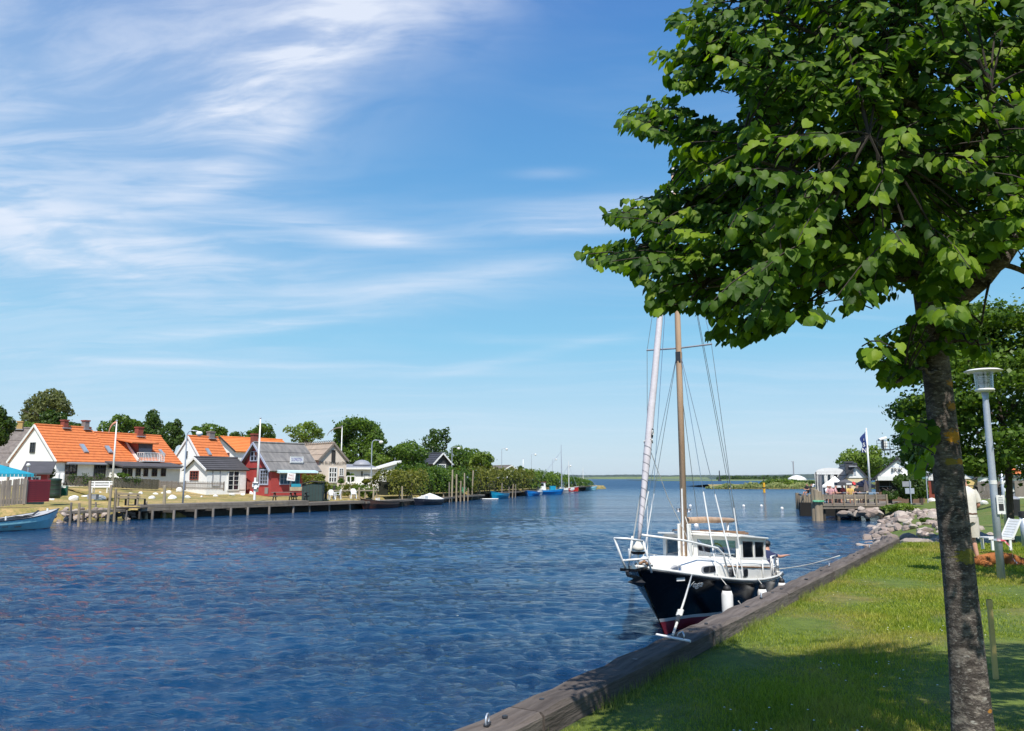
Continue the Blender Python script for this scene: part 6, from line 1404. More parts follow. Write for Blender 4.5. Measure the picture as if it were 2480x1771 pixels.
# look-out tower
p = AT(2146, 1105, 105); o = thing('radar_tower', 'steel lattice platform tower with railings and a white cabin box', 'tower', (p.x, 105, 1.5)); s_ = 105/FPX; zp = zat(p.x, 105, 1089)-1.5
mb = MB(); mb.box((0, 1, zp), (41*s_, 2.2, 0.12)); mb.build('platform', M['iron_dark'], o)
for x in (-12*s_, 12*s_):
    for y in (0.2, 1.8): mb = MB(); mb.tube([(x*1.2, y, -1), (x, y, zp)], 0.06, 6); mb.build('leg', M['galv'], o)
mb = MB()
for k in range(3): z = zp-0.4-1.2*k; mb.bar((-12*s_, 0.2, z), (12*s_, 0.2, z-1.1), 0.05, 0.05); mb.bar((12*s_, 0.2, z), (-12*s_, 0.2, z-1.1), 0.05, 0.05)
mb.build('cross_brace', M['galv'], o)
mb = MB()
for k in range(5):
    x = (-20+10*k)*s_; mb.box((x, 0, zp+0.6), (0.05, 0.05, 1.2))
for z in (0.4, 0.8, 1.2): mb.box((0, 0, zp+z), (41*s_, 0.04, 0.04))
mb.build('railing', M['iron_dark'], o)
mb = MB(); mb.box((5*s_, 0.9, zp+0.7), (9*s_, 0.8, 0.9)); mb.build('cabin', wp_, o); mb = MB(); mb.bar((-8*s_, 0.9, zp+1.35), (11*s_, 0.9, zp+1.65), 0.6, 0.35); mb.build('radar_cover', wp_, o, bevel=0.1)
mb = MB(); mb.box((-3*s_, 0.3, zp+0.7), (2.5*s_, 0.4, 1.3)); mb.build('ladder_cage', M['iron_dark'], o)
gr = 'trees and shrubs round the restaurant'
tree('round_tree', 'broad bright green tree behind the two dark slate roofs', 'tree', 2092, 90, 60, 1083, 1165, ll, 4600, 0.26, 12, 0.42, 40, gr, depth=0.7)
tree('round_tree', 'green tree crown below the steel platform tower', 'tree', 2150, 96, 50, 1102, 1165, lm, 2600, 0.26, 9, 0.42, 41, gr, depth=0.7)
tree('bush_tree', 'dense dark shrub hiding the right half of the fish restaurant', 'tree', 2203, 56, 36, 1146, 1220, ld, 4200, 0.16, 12, 0.42, 42, gr, depth=0.6)
tree('bush_tree', 'taller loose green shrub left of the light pole with green banner', 'tree', 2228, 57, 24, 1128, 1218, lm, 2600, 0.16, 10, 0.42, 43, gr, depth=0.6)
tree('bush_tree', 'low dark shrub at the right end of the pier railing', 'tree', 2155, 54.5, 22, 1186, 1222, ld, 1500, 0.14, 8, 0.45, 44, gr, depth=0.6)
lump('ground_shrub', 'low bright green plants above the boulders right of the pier', 'shrub', 2180, 49, 42, 1220, 1242, M['leaf_light'], 1500, 0.13, 45, sub=0.4, nb=14)
lump('ground_shrub', 'small green plant tuft on the stone slope near the tree trunk', 'shrub', 2245, 36, 14, 1252, 1270, lm, 500, 0.10, 46)
# signs
def plate_post(px, yb, yt, plates, lb, Y=None, r_=0.03, name='sign_post'):
    p = ground(px, yb, zright, 8) if Y is None else gp(px, yb, Y); o = thing(name, lb, 'sign', p); H_ = zat(p.x, p.y, yt)-p.z; s_ = p.y/FPX
    mb = MB(); mb.tube([(0, 0, -0.2), (0, 0, H_)], r_, 8); mb.build('pole', M['galv'], o)
    for x0, y0, x1, y1, mt_ in plates:
        a = AT(x0, y0, p.y)-p; b_ = AT(x1, y1, p.y)-p; mb = MB(); mb.box(((a.x+b_.x)/2, 0.06, (a.z+b_.z)/2), (b_.x-a.x, 0.015, abs(a.z-b_.z))); mb.build('sign_plate', mt_, o)
    return o
plate_post(2207, 1217, 1164, [(2186, 1166, 2208, 1179, M['lead']), (2193, 1182.5, 2216, 1196, M['galv'])], 'galvanised post with two rectangular sign plates seen from behind', 49)
mat('sign_green', (0.10, 0.22, 0.20), 0.6)
plate_post(2247, 1211, 1132, [(2233, 1137, 2243, 1160, M['sign_green']), (2245, 1147, 2253, 1149, wp_)], 'slim light pole with dull green banner right of the shrubs', 52, name='banner_pole')
# boulders between quay and pier
rr = random.Random(12); sp = []
shore = [(11.2, 23.0), (13.4, 28.6), (16.9, 36.6), (21.2, 45), (23.8, 50.2), (25.0, 52.4)]
S_ = resample(shore, 0.5)
for i in range(330):
    k = rr.randrange(len(S_)); t_ = rr.random()**0.9; d = -0.9+4.4*t_; x, y = S_[k][0]+0.87*d+rr.uniform(-.2, .2), S_[k][1]-0.45*d+rr.uniform(-.2, .2)
    if (x-Q0.x)*QD.x+(y-Q0.y)*QD.y < QEND+0.3: continue
    sz = rr.uniform(0.13, 0.30)*(1.25 if d < 1.2 else 0.9)*(1.6 if rr.random() < 0.12 else 1)
    sp.append((x, y, float(zright(x, y))+sz*0.12, sz))
for px, py, s2 in ((2040, 1250, .55), (2055, 1249, .5), (2075, 1250, .6), (2092, 1249, .6), (2105, 1243, .5), (2113, 1252, .65), (2128, 1248, .5), (2062, 1244, .4), (2086, 1240, .45), (2120, 1240, .45), (2098, 1253, .5), (2046, 1252, .35)):
    p = AT(px, py-4, 51.3+0.5*((px*7) % 3)); sp.insert(0, (p.x, p.y, p.z+s2*0.1, s2*0.66))
place_rocks('boulder_slope', 'sloping bank of pinkish grey boulders between the quay end and the pier', sp[:298])
mb = MB()
for k in range(7): mb.box((0.0+0.12*k, 0.06*k, 0.25), (0.085, 0.05, 0.55+0.08*(k % 3)), rz=0.4)
p = G(2153, 1262, 0.25); tag(mb.build('old_planking', M['dark_timber'], loc=(p.x, p.y-0.3, 0.0)), 'dark rotten upright planks standing among the boulders', 'planks')
# slab set in the lawn
a = ground(2122, 1324, zright, 8); b_ = ground(2212, 1322, zright, 8); mb = MB(); mb.bar(a+Vector((0, 0, 0.0)), b_+Vector((0, 0, 0.0)), 0.45, 0.09); tag(mb.build('concrete_slab', M['concrete']), 'flat concrete slab sunk in the lawn near the quay end', 'slab')
# white stones of the near bank
for i, (px, py, w_, h_, lb) in enumerate([(2231, 1214, 13, 7, 'small white stone left of the banner pole foot'), (2259, 1215, 22, 9, 'white stone half hidden by the tree trunk on its left'), (2381, 1221, 23, 9, 'large white stone between the standing man and the second trunk'), (2389, 1208, 8, 7, 'small white stone against the left side of the second trunk')]):
    p = ground(px, py, zright, 10); s_ = p.y/FPX; o = link(WM[i % 4], 'white_stone'); o.location = p+Vector((0, 0, h_*s_*0.25)); o.scale = (w_*s_*0.56, w_*s_*0.45, h_*s_*0.75); tag(o, lb, 'stone', 'white painted stones on the near bank')
# houses, fence and shed seen behind the trunks
h3 = gabled('grill_bar', 'white gabled house with brick front just left of the big trunk', 2246, 2300, 70, 28, 1150, 1128, 6, M['brick_red'], M['slate'], 1.3)
mb = MB(); mb.prism([(-0.03, 0.05, h3.h-0.5), (-0.03, h3.W-0.05, h3.h-0.5), (-0.03, h3.W-0.05, h3.h+0.05), (-0.03, h3.W/2, h3.rh-0.14), (-0.03, 0.05, h3.h+0.05)], (-0.03, 0, 0)); mb.build('gable_boards', wp_, h3.o); h3.slabf(2255, 1163, 2275, 1195, M['void'], 'dark_opening', face='gable')
h4 = gabled('yellow_house', 'yellow walled house with white gable and dark roof behind the standing man', 2300, 2368, 66, 24, 1157, 1136, 8, M['yellow_wall'], M['slate'], 1.3)
mb = MB(); mb.prism([(-0.03, 0.05, h4.h-0.1), (-0.03, h4.W-0.05, h4.h-0.1), (-0.03, h4.W/2, h4.rh-0.14)], (-0.03, 0, 0)); mb.build('gable_boards', wp_, h4.o)
for px in (2336, 2341, 2346): h4.slabf(px, 1158, px+1.2, 1160, M['black_wood'], 'facade_lamp', face='gable')
h5 = gabled('red_roofed_house', 'house with bright red tiled roof between trunk and second tree', 2322, 2372, 92, 60, 1143, 1118, 9, ww, M['orange_tile'], 1.4)
h6 = gabled('white_low_building', 'low white building behind the wooden fence and second tree', 2366, 2420, 60, 33, 1155, 1141, 10, ww, M['felt_roof'], 1.3)
h6.slabf(2377, 1166, 2388, 1177, M['void'], 'window', face='gable'); text('SE', h6.o, 'lettering', (-0.05,)+tuple(h6.gable(2384, 1152)), (R(90), 0, R(-90)), 0.45, M['ink_black'])
h7 = gabled('grey_shed', 'pale grey shed with two framed notices behind the second lamp pole', 2431, 2459, 45, 33, 1170, 1163, 4, M['lead'], M['felt_roof'], 1.4)
for q0 in (2435, 2449): h7.slabf(q0, 1182, q0+8, 1191, wp_, 'notice', face='gable', off=-0.02); 
h7.slabf(2438, 1185, 2441, 1188, M['ink_red'], 'notice_print', face='gable', off=-0.08); h7.slabf(2445.2, 1166, 2446, 1206, M['galv'], 'door_joint', face='gable', off=-0.01)
h8 = gabled('white_barn', 'white building glimpsed under the branches at the right edge', 2440, 2530, 62, 33, 1160, 1150, 10, ww, M['felt_roof'], 1.4)
picket_fence('board_fence', 'grey vertical board fence behind the second tree trunk', gp(2369, 1212, 44), gp(2432, 1208, 47), 1.05, 17, 0.18, M['grey_wood'], post=False)
picket_fence('board_fence', 'tall grey board fence at the right edge behind the black bin', gp(2460, 1206, 43), gp(2530, 1206, 43), 0.95, 16, 0.16, M['grey_wood'], post=False)
# stacked dark terrace furniture
p = gp(2356, 1207, 46); o = thing('terrace_table', 'dark terrace table with chairs in front of the yellow house', 'table', p)
mb = MB(); mb.box((0, 0, 0.72), (0.75, 0.6, 0.05)); mb.build('tabletop', M['black_wood'], o)
for sx_ in (-.32, .32): mb = MB(); mb.box((sx_, 0, 0.35), (0.06, 0.5, 0.7)); mb.build('leg', M['black_wood'], o)
for sx_ in (-.55, .5):
    c = thing('terrace_chair', 'black terrace chair %s of the dark table before the yellow house' % ('left' if sx_ < 0 else 'right'), 'chair', p+Vector((sx_, -0.2, 0)))
    mb = MB(); mb.box((0, 0, 0.42), (0.4, 0.4, 0.04)); mb.build('seat', M['black_wood'], c); mb = MB(); mb.box((0, 0.2, 0.68), (0.4, 0.04, 0.5)); mb.build('backrest', M['black_wood'], c)
    for a_ in (-.17, .17):
        for b2 in (-.17, .17): mb = MB(); mb.box((a_, b2, 0.2), (0.04, 0.04, 0.42)); mb.build('leg', M['black_wood'], c)
# bins and poles at the right edge
p = ground(2459, 1250, zright, 10); o = thing('waste_bin', 'black tapered waste bin with pale lid on the near lawn', 'bin', p); s_ = p.y/FPX; H_ = zat(p.x, p.y, 1209)-p.z
mb = MB(); mb.lathe([(11*s_, 0), (10.5*s_, 0.05), (12.5*s_, H_)], n=14); mb.build('bin_body', M['black_rubber'], o); mb = MB(); mb.lathe([(13*s_, 0), (12*s_, 0.05), (5*s_, 0.11), (0.01, 0.12)], (0, 0, H_), 14); mb.build('lid', M['lead'], o)
p = ground(2437, 1277, zright, 10); o = thing('steel_pole', 'bare galvanised pole with a white band behind the lantern post', 'pole', p); H_ = zat(p.x, p.y, 1125)-p.z
mb = MB(); mb.tube([(0, 0, 0), (0, 0, H_)], 0.055, 12); mb.build('shaft', M['galv'], o, smooth=True); mb = MB(); mb.lathe([(0.058, 0), (0.058, 0.12)], (0, 0, H_*0.68), 12); mb.build('white_band', wp_, o)
p = ground(2446, 1232, zright, 10); o = thing('steel_pole', 'thin grey pole behind the black bin', 'pole', p); H_ = zat(p.x, p.y, 1163)-p.z
mb = MB(); mb.tube([(0, 0, 0), (0, 0, H_)], 0.04, 10); mb.build('shaft', M['galv'], o, smooth=True)
p = ground(2484, 1330, zright, 8); o = thing('steel_post', 'short thick steel post with black cap cut by the right edge', 'post', p); H_ = zat(p.x, p.y, 1240)-p.z
mb = MB(); mb.tube([(0, 0, 0), (0, 0, H_)], 0.075, 14); mb.build('shaft', M['galv'], o, smooth=True); mb = MB(); mb.lathe([(0.09, -0.14), (0.09, 0.0), (0.05, 0.02)], (0, 0, H_), 14); mb.build('cap', M['black_rubber'], o)
# lantern post
p = ground(2426, 1407, zright, 8); LP_ = p; o = thing('lantern_post', 'grey lantern post with round flat hood beside the lying dog', 'street lamp', p); Y_ = p.y
H_ = zat(p.x, Y_, 950)-p.z; lean_ = 0.0
mb = MB(); mb.tube([(0, 0, -0.1), (0, 0, H_*0.45), (0, 0, H_*0.93), (0, 0, H_*0.96), (0, 0, H_)], [0.066, 0.060, 0.052, 0.045, 0.06], 16); mb.build('post', M['galv'], o, smooth=True)
mb = MB(); mb.lathe([(0.09, 0.0), (0.155, 0.02), (0.16, 0.05), (0.15, 0.06), (0.05, 0.07)], (0, 0, H_), 24); mb.build('lantern_base', wp_, o, smooth=True)
clearglass('lantern_glass', (0.9, 0.93, 0.93), 0.12)
mb = MB(); n = 24; mb.grid([[(r_*math.cos(k*2*math.pi/n), r_*math.sin(k*2*math.pi/n), H_+z) for k in range(n+1)] for r_, z in ((0.142, 0.06), (0.155, 0.36))]); mb.build('glass', M['lantern_glass'], o, smooth=True)
mb = MB()
for k in range(5): mb.lathe([(0.085, 0), (0.10, 0.012), (0.085, 0.02)], (0, 0, H_+0.13+0.035*k), 20)
mb.lathe([(0.08, 0.0), (0.08, 0.10)], (0, 0, H_+0.05), 16); mb.build('louvres', wp_, o, smooth=True)
mb = MB(); mb.lathe([(0.17, 0), (0.305, 0.015), (0.31, 0.025), (0.25, 0.05), (0.05, 0.075), (0.01, 0.08)], (0, 0, H_+0.36), 32); mb.build('hood', M['white_paint'], o, smooth=True)
mb = MB(); zb_ = zat(p.x, Y_, 1173)-p.z; mb.lathe([(0.064, 0), (0.064, 0.07)], (0, 0, zb_), 16); mb.build('white_band', wp_, o)
mat('paper', (0.8, 0.8, 0.78), 0.7); zn = zat(p.x, Y_, 1222)-p.z
no = thing('paper_notice', 'laminated paper notice strapped to the lantern post', 'notice', (p.x+0.02, p.y-0.09, p.z+zn))
mb = MB(); mb.box((0.03, 0, 0), (0.145, 0.006, 0.33)); mb.build('sheet', M['paper'], no); mb = MB(); mb.box((0.03, -0.006, -0.045), (0.085, 0.003, 0.12)); mb.build('picture', M['iron_dark'], no)
for k, w2 in enumerate((0.07, 0.09, 0.09, 0.08)): mb = MB(); mb.box((0.03, -0.006, 0.125-0.028*k), (w2, 0.003, 0.007)); mb.build('text_line', M['lead'], no)
for z in (0.2, -0.2): mb = MB(); mb.box((0.03, 0, z), (0.014, 0.008, 0.10)); mb.build('cable_tie', M['black_rubber'], no)
# barrier tape
mat('tape', (0.75, 0.12, 0.16), 0.6, col2=(0.8, 0.8, 0.78), nscale=9, namt=0.1)
zt_ = zat(p.x, Y_, 1310)-p.z; tp = thing('barrier_tape', 'red and white barrier tape tied round the lantern post', 'tape', (p.x, p.y, p.z+zt_))
mb = MB(); mb.lathe([(0.088, 0), (0.088, 0.022)], n=14); mb.build('knot', M['tape'], tp); mb = MB(); mb.bar((0.07, -0.06, 0.01), (0.2, -0.03, -0.12), 0.004, 0.03); mb.bar((0.2, -0.03, -0.12), (0.42, 0.3, -0.34), 0.004, 0.03); mb.bar((0.42, 0.3, -0.34), (0.62, 0.5, -0.44), 0.004, 0.03); mb.build('tape_end', M['tape'], tp)
# yellow stake
p = ground(2413, 1655, zright, 4); o = thing('marker_stake', 'tall pale yellow wooden stake in the lawn right of the trunk', 'stake', p); H_ = zat(p.x, p.y, 1452)-p.z; mat('stake_wood', (0.62, 0.45, 0.16), 0.7)
mb = MB(); mb.prism([(-0.02, -0.012, -0.1), (0.02, -0.012, -0.1), (0.019, -0.012, H_), (-0.019, -0.012, H_)], (0, 0.024, 0)); mb.build('shaft', M['stake_wood'], o)
mb = MB(); mb.box((0, 0, H_-0.03), (0.044, 0.03, 0.06)); mb.build('painted_tip', M['stake_wood'], o)
# peninsula with reeds, dome and buoy
leafmat('reed', (0.10, 0.14, 0.04), (0.30, 0.32, 0.12), hue_noise=0.4, nscale=0.05)
pts = [(AT(1750, 1184, 205)), AT(1850, 1184, 210), AT(2010, 1184, 220)]
mb = MB(); mb.grid([[Vector((x, y, -0.4)) for x, y in ((52, 206), (70, 206), (95, 210), (130, 215))], [Vector((x, y, 0.4)) for x, y in ((53.5, 210), (70, 211), (95, 216), (130, 222))], [Vector((x, y, 1.0)) for x, y in ((60, 240), (75, 245), (100, 250), (140, 250))], [Vector((x, y, -0.4)) for x, y in ((64, 300), (80, 305), (105, 310), (150, 300))]])
tag(mb.build('peninsula_ground', M['meadow']), kind='structure')
rs = np.random.RandomState(6); n = 5200
x = 52.5+rs.rand(n)*60; y = 207+(x-52)*0.09+rs.rand(n)*6; h_ = (0.5+0.9*ss(x, 52, 62))*(0.8+0.3*np.sin(x*0.9)); pt = np.stack([x, y, 0.2+h_*rs.rand(n)], 1)
o = thing('reed_bed', 'pale reed belt along the water edge of the peninsula', 'reeds', (0, 0, 0)); cloud_mesh('reeds', pt, np.tile([0, -1, 0.5], (n, 1)), 0.5, M['reed'], o, 0.6, 2); o['kind'] = 'stuff'
for px, hw, yt, lb, mt_ in ((1866, 24, 1163, 'left low bush mound on the peninsula', lm), (1893, 26, 1158, 'bush mound left of the white dome', ll), (1930, 30, 1161, 'bush mound in front of the white dome', lm), (1965, 28, 1165, 'bush mound right of the white dome behind the pier', ld)):
    lump('bush_mound', lb, 'bush', px, 228, hw, yt, 1181, mt_, 1500, 0.55, int(px), 'bushes on the peninsula', sub=0.4, nb=12)
p = AT(1930, 1160, 290); mb = MB(); s_ = 290/FPX; mb.lathe([(24*s_, 0), (18*s_, 6*s_), (9*s_, 10.5*s_), (0.1, 12*s_)], (0, 0, 0), 20); tag(mb.build('white_dome', wp_, smooth=True, loc=(p.x, p.y, p.z-0.5)), 'white domed hall roof showing over the peninsula bushes', 'dome')
p = AT(1922.5, 1152, 295); o = thing('radio_mast', 'thin mast with lamp head behind the white dome', 'mast', p); mb = MB(); mb.tube([(0, 0, 0), (0, 0, 5.2)], 0.22, 6); mb.build('shaft', M['lead'], o); mb = MB(); mb.box((-0.2, 0, 5.3), (1.0, 0.4, 0.25)); mb.build('lamp_head', M['galv'], o)
p = G(1851, 1193, 0); o = thing('navigation_buoy', 'yellow and black pillar buoy standing in the channel', 'buoy', (p.x, p.y, 0)); mat('buoy_yellow', (0.80, 0.42, 0.02), 0.5)
for z0_, z1_, r_, mt_, nm in ((-0.2, 0.75, 0.24, 'buoy_yellow', 'lower_float'), (0.75, 1.05, 0.2, 'black_wood', 'black_band'), (1.05, 1.95, 0.24, 'buoy_yellow', 'upper_float'), (1.95, 3.1, 0.05, 'black_wood', 'rod')): mb = MB(); mb.lathe([(r_, z0_), (r_, z1_)], n=12); mb.build(nm, M[mt_], o)
for z in (2.4, 2.95): mb = MB(); mb.lathe([(0.02, -0.16), (0.17, 0), (0.02, 0.16)], (0, 0, z), 10); mb.build('topmark', M['black_wood'], o)
p = AT(1743, 1165, 800); o = thing('factory_chimney', 'tall thin dark chimney on the far shore', 'chimney', p); mb = MB(); mb.tube([(0, 0, -3), (0, 0, 10.5)], [0.7, 0.5], 8); mb.build('shaft', M['slate'], o); mb = MB(); mb.box((0, 0, 0), (3, 2, 2.5)); mb.build('base_house', M['slate'], o)
mat('haze_tree', (0.03, 0.05, 0.035), 1.0)
rs = np.random.RandomState(9); bl = []
for i in range(60):
    px = 1742+i*2.9; p = AT(px, 1158+rs.uniform(-2, 1), 1000); bl.append((p.x, p.y, p.z-2, 3.5, 6, rs.uniform(2.5, 5.0)))
P_, nr = ell_points(bl, 7000, rs, 0.6); o = cloud_mesh('far_trees', P_, nr, 2.2, M['leaf_dark'], None, 0.5, 3); tag(o, 'blue hazy line of trees on the far shore right of the chimney', 'trees', kind='stuff')
# second lime tree and a neighbour outside the frame that throws the dappled shade
def lime2(rx, rz, cz):
    rs = np.random.RandomState(15); out = []
    for i in range(95):
        u = rs.rand(); z = -0.85+1.75*u; wdt = math.sqrt(max(0.05, 1-((z+0.25)/1.2)**2)); a = rs.rand()*6.283
        out.append((math.cos(a)*rx*wdt*0.78, math.sin(a)*rx*wdt*0.78, cz+z*rz, rx*.30, rx*.30, rz*.10))
    out.append((0, 0, cz-0.1*rz, rx*.62, rx*.62, rz*.8))
    return out
tree('lime_tree', 'second lime tree with full leafy crown behind the lantern', 'tree', 2416, 22.8, 232, 735, 1172, lm, 60000, 0.115, seed=50, zg=1.15, blobs=lime2, shell=0.35, tr=0.085)
tree('lime_tree', 'lime tree standing just outside the right edge of the photo', 'tree', 2960, 11.6, 360, 560, 1060, lm, 2600, 0.16, seed=51, zg=1.15, blobs=lime2, shell=0.4, tr=0.1)
# ------------------------------------------------------------------ people and dog
def skinned(name, joints, edges, mats, matfn, parent, sub=2, root=0, smooth=True):
    """one continuous surface grown over a skeleton; joints: (x,y,z,rx[,ry])"""
    me = bpy.data.meshes.new(name); me.from_pydata([j[:3] for j in joints], edges, []); tmp = bpy.data.objects.new(name, me); COL.objects.link(tmp)
    sk = tmp.modifiers.new('skin', 'SKIN')
    for i, j in enumerate(joints):
        d = me.skin_vertices[0].data[i]; d.radius = (j[3], j[4] if len(j) > 4 else j[3]); d.use_root = (i == root)
    sk.use_smooth_shade = True
    sb = tmp.modifiers.new('sub', 'SUBSURF'); sb.levels = sub; sb.render_levels = sub
    dg = bpy.context.evaluated_depsgraph_get(); ev = tmp.evaluated_get(dg); m2 = bpy.data.meshes.new_from_object(ev); bpy.data.objects.remove(tmp, do_unlink=True)
    m2.name = name; m2.materials.clear()
    for m_ in mats: m2.materials.append(m_)
    J = [Vector(j[:3]) for j in joints]
    for f in m2.polygons:
        c = f.center; best = None
        for ei, (a, b) in enumerate(edges):
            ab = J[b]-J[a]; t_ = max(0, min(1, (c-J[a]).dot(ab)/max(1e-9, ab.length_squared))); d = (J[a]+ab*t_-c).length
            if best is None or d < best[0]: best = (d, ei, t_)
        f.material_index = matfn(best[1], best[2], c); f.use_smooth = True
    return link(m2, name, parent)
mat('shirt_cream', (0.70, 0.66, 0.57), 0.85, col2=(0.60, 0.56, 0.48), nscale=5, bump=0.4, bscale=12); mat('shorts_cream', (0.64, 0.59, 0.50), 0.85, col2=(0.56, 0.51, 0.43), nscale=5, bump=0.4, bscale=12)
mat('navy_cloth', (0.02, 0.03, 0.09), 0.85); mat('pink_cloth', (0.65, 0.35, 0.36), 0.85); mat('leather', (0.16, 0.07, 0.035), 0.6); mat('dark_cloth', (0.03, 0.03, 0.035), 0.9); mat('yellow_cloth', (0.65, 0.42, 0.12), 0.85); mat('white_cloth', (0.7, 0.7, 0.7), 0.85)
def human(name, label, loc, rz, J, shirt, trouser, short_sleeve=True, short_leg=True, hair='hair_grey', hat=None, hands=True, scale=1.0, sub=2, group=None):
    """J: pelvis, chest, neck, head, (shoulder, elbow, wrist) x2, (hip, knee, ankle, toe) x2; local y is the way the person faces"""
    pe, ch, ne, hd = J['pelvis'], J['chest'], J['neck'], J['head']
    jt = [pe+(0.15, 0.12), tuple(Vector(pe).lerp(Vector(ch), 0.45))+(0.145, 0.11), ch+(0.165, 0.12), ne+(0.058,), hd+(0.078, 0.09), (hd[0], hd[1]+0.012, hd[2]+0.10, 0.082, 0.092)]
    ed = [(0, 1), (1, 2), (2, 3), (3, 4), (4, 5)]; lab = ['t', 't', 't', 'n', 'h', ]
    for sd_ in ('l', 'r'):
        s_, e_, w_ = J['arm_'+sd_]; b = len(jt); fw = (Vector(w_)-Vector(e_)).normalized(); pal = Vector(w_)+fw*0.07
        jt += [s_+(0.068,), tuple(Vector(s_).lerp(Vector(e_), 0.5))+(0.056,), e_+(0.044,), w_+(0.029,), tuple(pal)+(0.040, 0.018)]; ed += [(2, b), (b, b+1), (b+1, b+2), (b+2, b+3), (b+3, b+4)]; lab += ['s', 'u', 'u2' if short_sleeve else 'u', 'f' if short_sleeve else 'u', 'f']
        if hands:
            side = fw.cross(Vector((0, 0, 1))); side = side.normalized() if side.length > 0.1 else Vector((0, 1, 0)); dn = side.cross(fw)
            for k, (of, ln) in enumerate(((-0.030, 0.062), (-0.010, 0.075), (0.010, 0.070), (0.029, 0.055))):
                q = len(jt); p1 = pal+side*of+fw*0.03; p2 = p1+fw*ln*0.5-dn*0.008; p3 = p2+fw*ln*0.4-dn*0.02; jt += [tuple(p1)+(0.0095,), tuple(p2)+(0.009,), tuple(p3)+(0.007,)]; ed += [(b+4, q), (q, q+1), (q+1, q+2)]; lab += ['f', 'f', 'f']
            q = len(jt); p1 = Vector(w_)+fw*0.045-side*0.035; p2 = p1+fw*0.035-side*0.018; jt += [tuple(p1)+(0.011,), tuple(p2)+(0.009,)]; ed += [(b+3, q), (q, q+1)]; lab += ['f', 'f']
        hp_, kn, an, to = J['leg_'+sd_]; b = len(jt)
        jt += [hp_+(0.092, 0.10), tuple(Vector(hp_).lerp(Vector(kn), 0.5))+(0.08,), kn+(0.056,), tuple(Vector(kn).lerp(Vector(an), 0.35))+(0.056,), an+(0.036,), to+(0.040, 0.028)]; ed += [(0, b), (b, b+1), (b+1, b+2), (b+2, b+3), (b+3, b+4), (b+4, b+5)]; lab += ['g', 'g', 'g2', 'c', 'c', 'x']
    def mf(ei, t_, c):
        l_ = lab[ei]
        if l_ == 't': return 1 if not (ei == 0 and t_ < 0.35) else 2
        if l_ in ('n', 'f'): return 0
        if l_ == 'h': return 4 if (c.z > hd[2]+0.055 or (c-Vector(hd)).y < -0.03) else 0
        if l_ == 's': return 1
        if l_ == 'u': return 1
        if l_ == 'u2': return 0 if short_sleeve and t_ > 0.15 else 1
        if l_ == 'g': return 2
        if l_ == 'g2': return 2 if (not short_leg or t_ < 0.25) else 0
        if l_ == 'c': return 0 if short_leg else 2
        return 3
    o = thing(name, label, 'person', loc, rz, group); o.scale = (scale,)*3
    skinned('body', jt, ed, [M['skin'], shirt, trouser, M['leather'], M[hair]], mf, o, sub)
    H_ = Vector(hd); c0_ = Vector((hd[0], hd[1]+0.01, hd[2]+0.055))
    mb = MB()     # face: nose, eyes, ears, mouth
    mb.lathe([(0.001, -0.03), (0.014, -0.022), (0.011, 0.0), (0.004, 0.022)], (c0_.x, c0_.y+0.098, c0_.z-0.015), 8); mb.build('nose', M['skin'], o, smooth=True)
    for sx_ in (-1, 1):
        mb = MB(); mb.lathe([(0.001, -0.012), (0.012, 0), (0.001, 0.012)], (c0_.x+sx_*0.032, c0_.y+0.085, c0_.z+0.012), 8); mb.build('eye', wp_, o); mb = MB(); mb.lathe([(0.001, -0.03), (0.014, -0.01), (0.018, 0.015), (0.001, 0.032)], (c0_.x+sx_*0.088, c0_.y, c0_.z-0.005), 8, 0.6, 1.0); mb.build('ear', M['skin'], o, smooth=True)
    mb = MB(); mb.box((c0_.x, c0_.y+0.088, c0_.z-0.058), (0.045, 0.012, 0.010)); mb.build('mouth', M['pink_cloth'], o)
    if hat:
        mb = MB(); mb.lathe([(0.108, 0.02), (0.112, 0.06), (0.095, 0.115), (0.05, 0.14), (0.005, 0.145)], (c0_.x, c0_.y-0.01, c0_.z), 18, 0.95, 1.08); mb.build('cap', hat[0], o, smooth=True)
        mb = MB()
        if hat[1] == 'peak': mb.prism([(c0_.x-0.08, c0_.y+0.08, c0_.z+0.035), (c0_.x-0.06, c0_.y+0.175, c0_.z+0.02), (c0_.x+0.06, c0_.y+0.175, c0_.z+0.02), (c0_.x+0.08, c0_.y+0.08, c0_.z+0.035)], (0, 0, 0.010))
        else: mb.lathe([(0.10, 0.025), (0.19, 0.01), (0.19, 0.018), (0.10, 0.035)], (c0_.x, c0_.y, c0_.z), 18)
        mb.build('cap_brim', hat[0], o)
    return o
# standing man behind the trunk, seen from the back
mp = ground(2352, 1362, zright, 8); mp = Vector((AT(2353, 1362, mp.y).x, mp.y, mp.z))
Jm = dict(pelvis=(0, 0, 0.93), chest=(0.0, 0.015, 1.33), neck=(0.0, 0.04, 1.50), head=(0.0, 0.075, 1.58),
          arm_l=[(-0.19, 0.03, 1.40), (-0.27, 0.0, 1.12), (-0.14, 0.22, 1.02)], arm_r=[(0.19, 0.03, 1.40), (0.255, -0.01, 1.12), (0.16, 0.22, 1.02)],
          leg_l=[(-0.09, 0, 0.88), (-0.12, 0.03, 0.48), (-0.13, -0.02, 0.08), (-0.14, 0.16, 0.035)], leg_r=[(0.09, 0, 0.88), (0.10, 0.05, 0.48), (0.12, -0.03, 0.08), (0.15, 0.15, 0.035)])
mo = human('person', 'man in cream polo shirt and shorts standing behind the tree trunk', mp, R(6), Jm, M['shirt_cream'], M['shorts_cream'], scale=1.07)
mb = MB()      # loose clothes over the body
n = 20
def ringrow(mb, rows_): mb.grid([[(cx+rx*math.cos(k*2*math.pi/n), cy+ry*math.sin(k*2*math.pi/n)+0.0, z+0.012*math.sin(k*3+z*9)) for k in range(n+1)] for cx, cy, rx, ry, z in rows_])
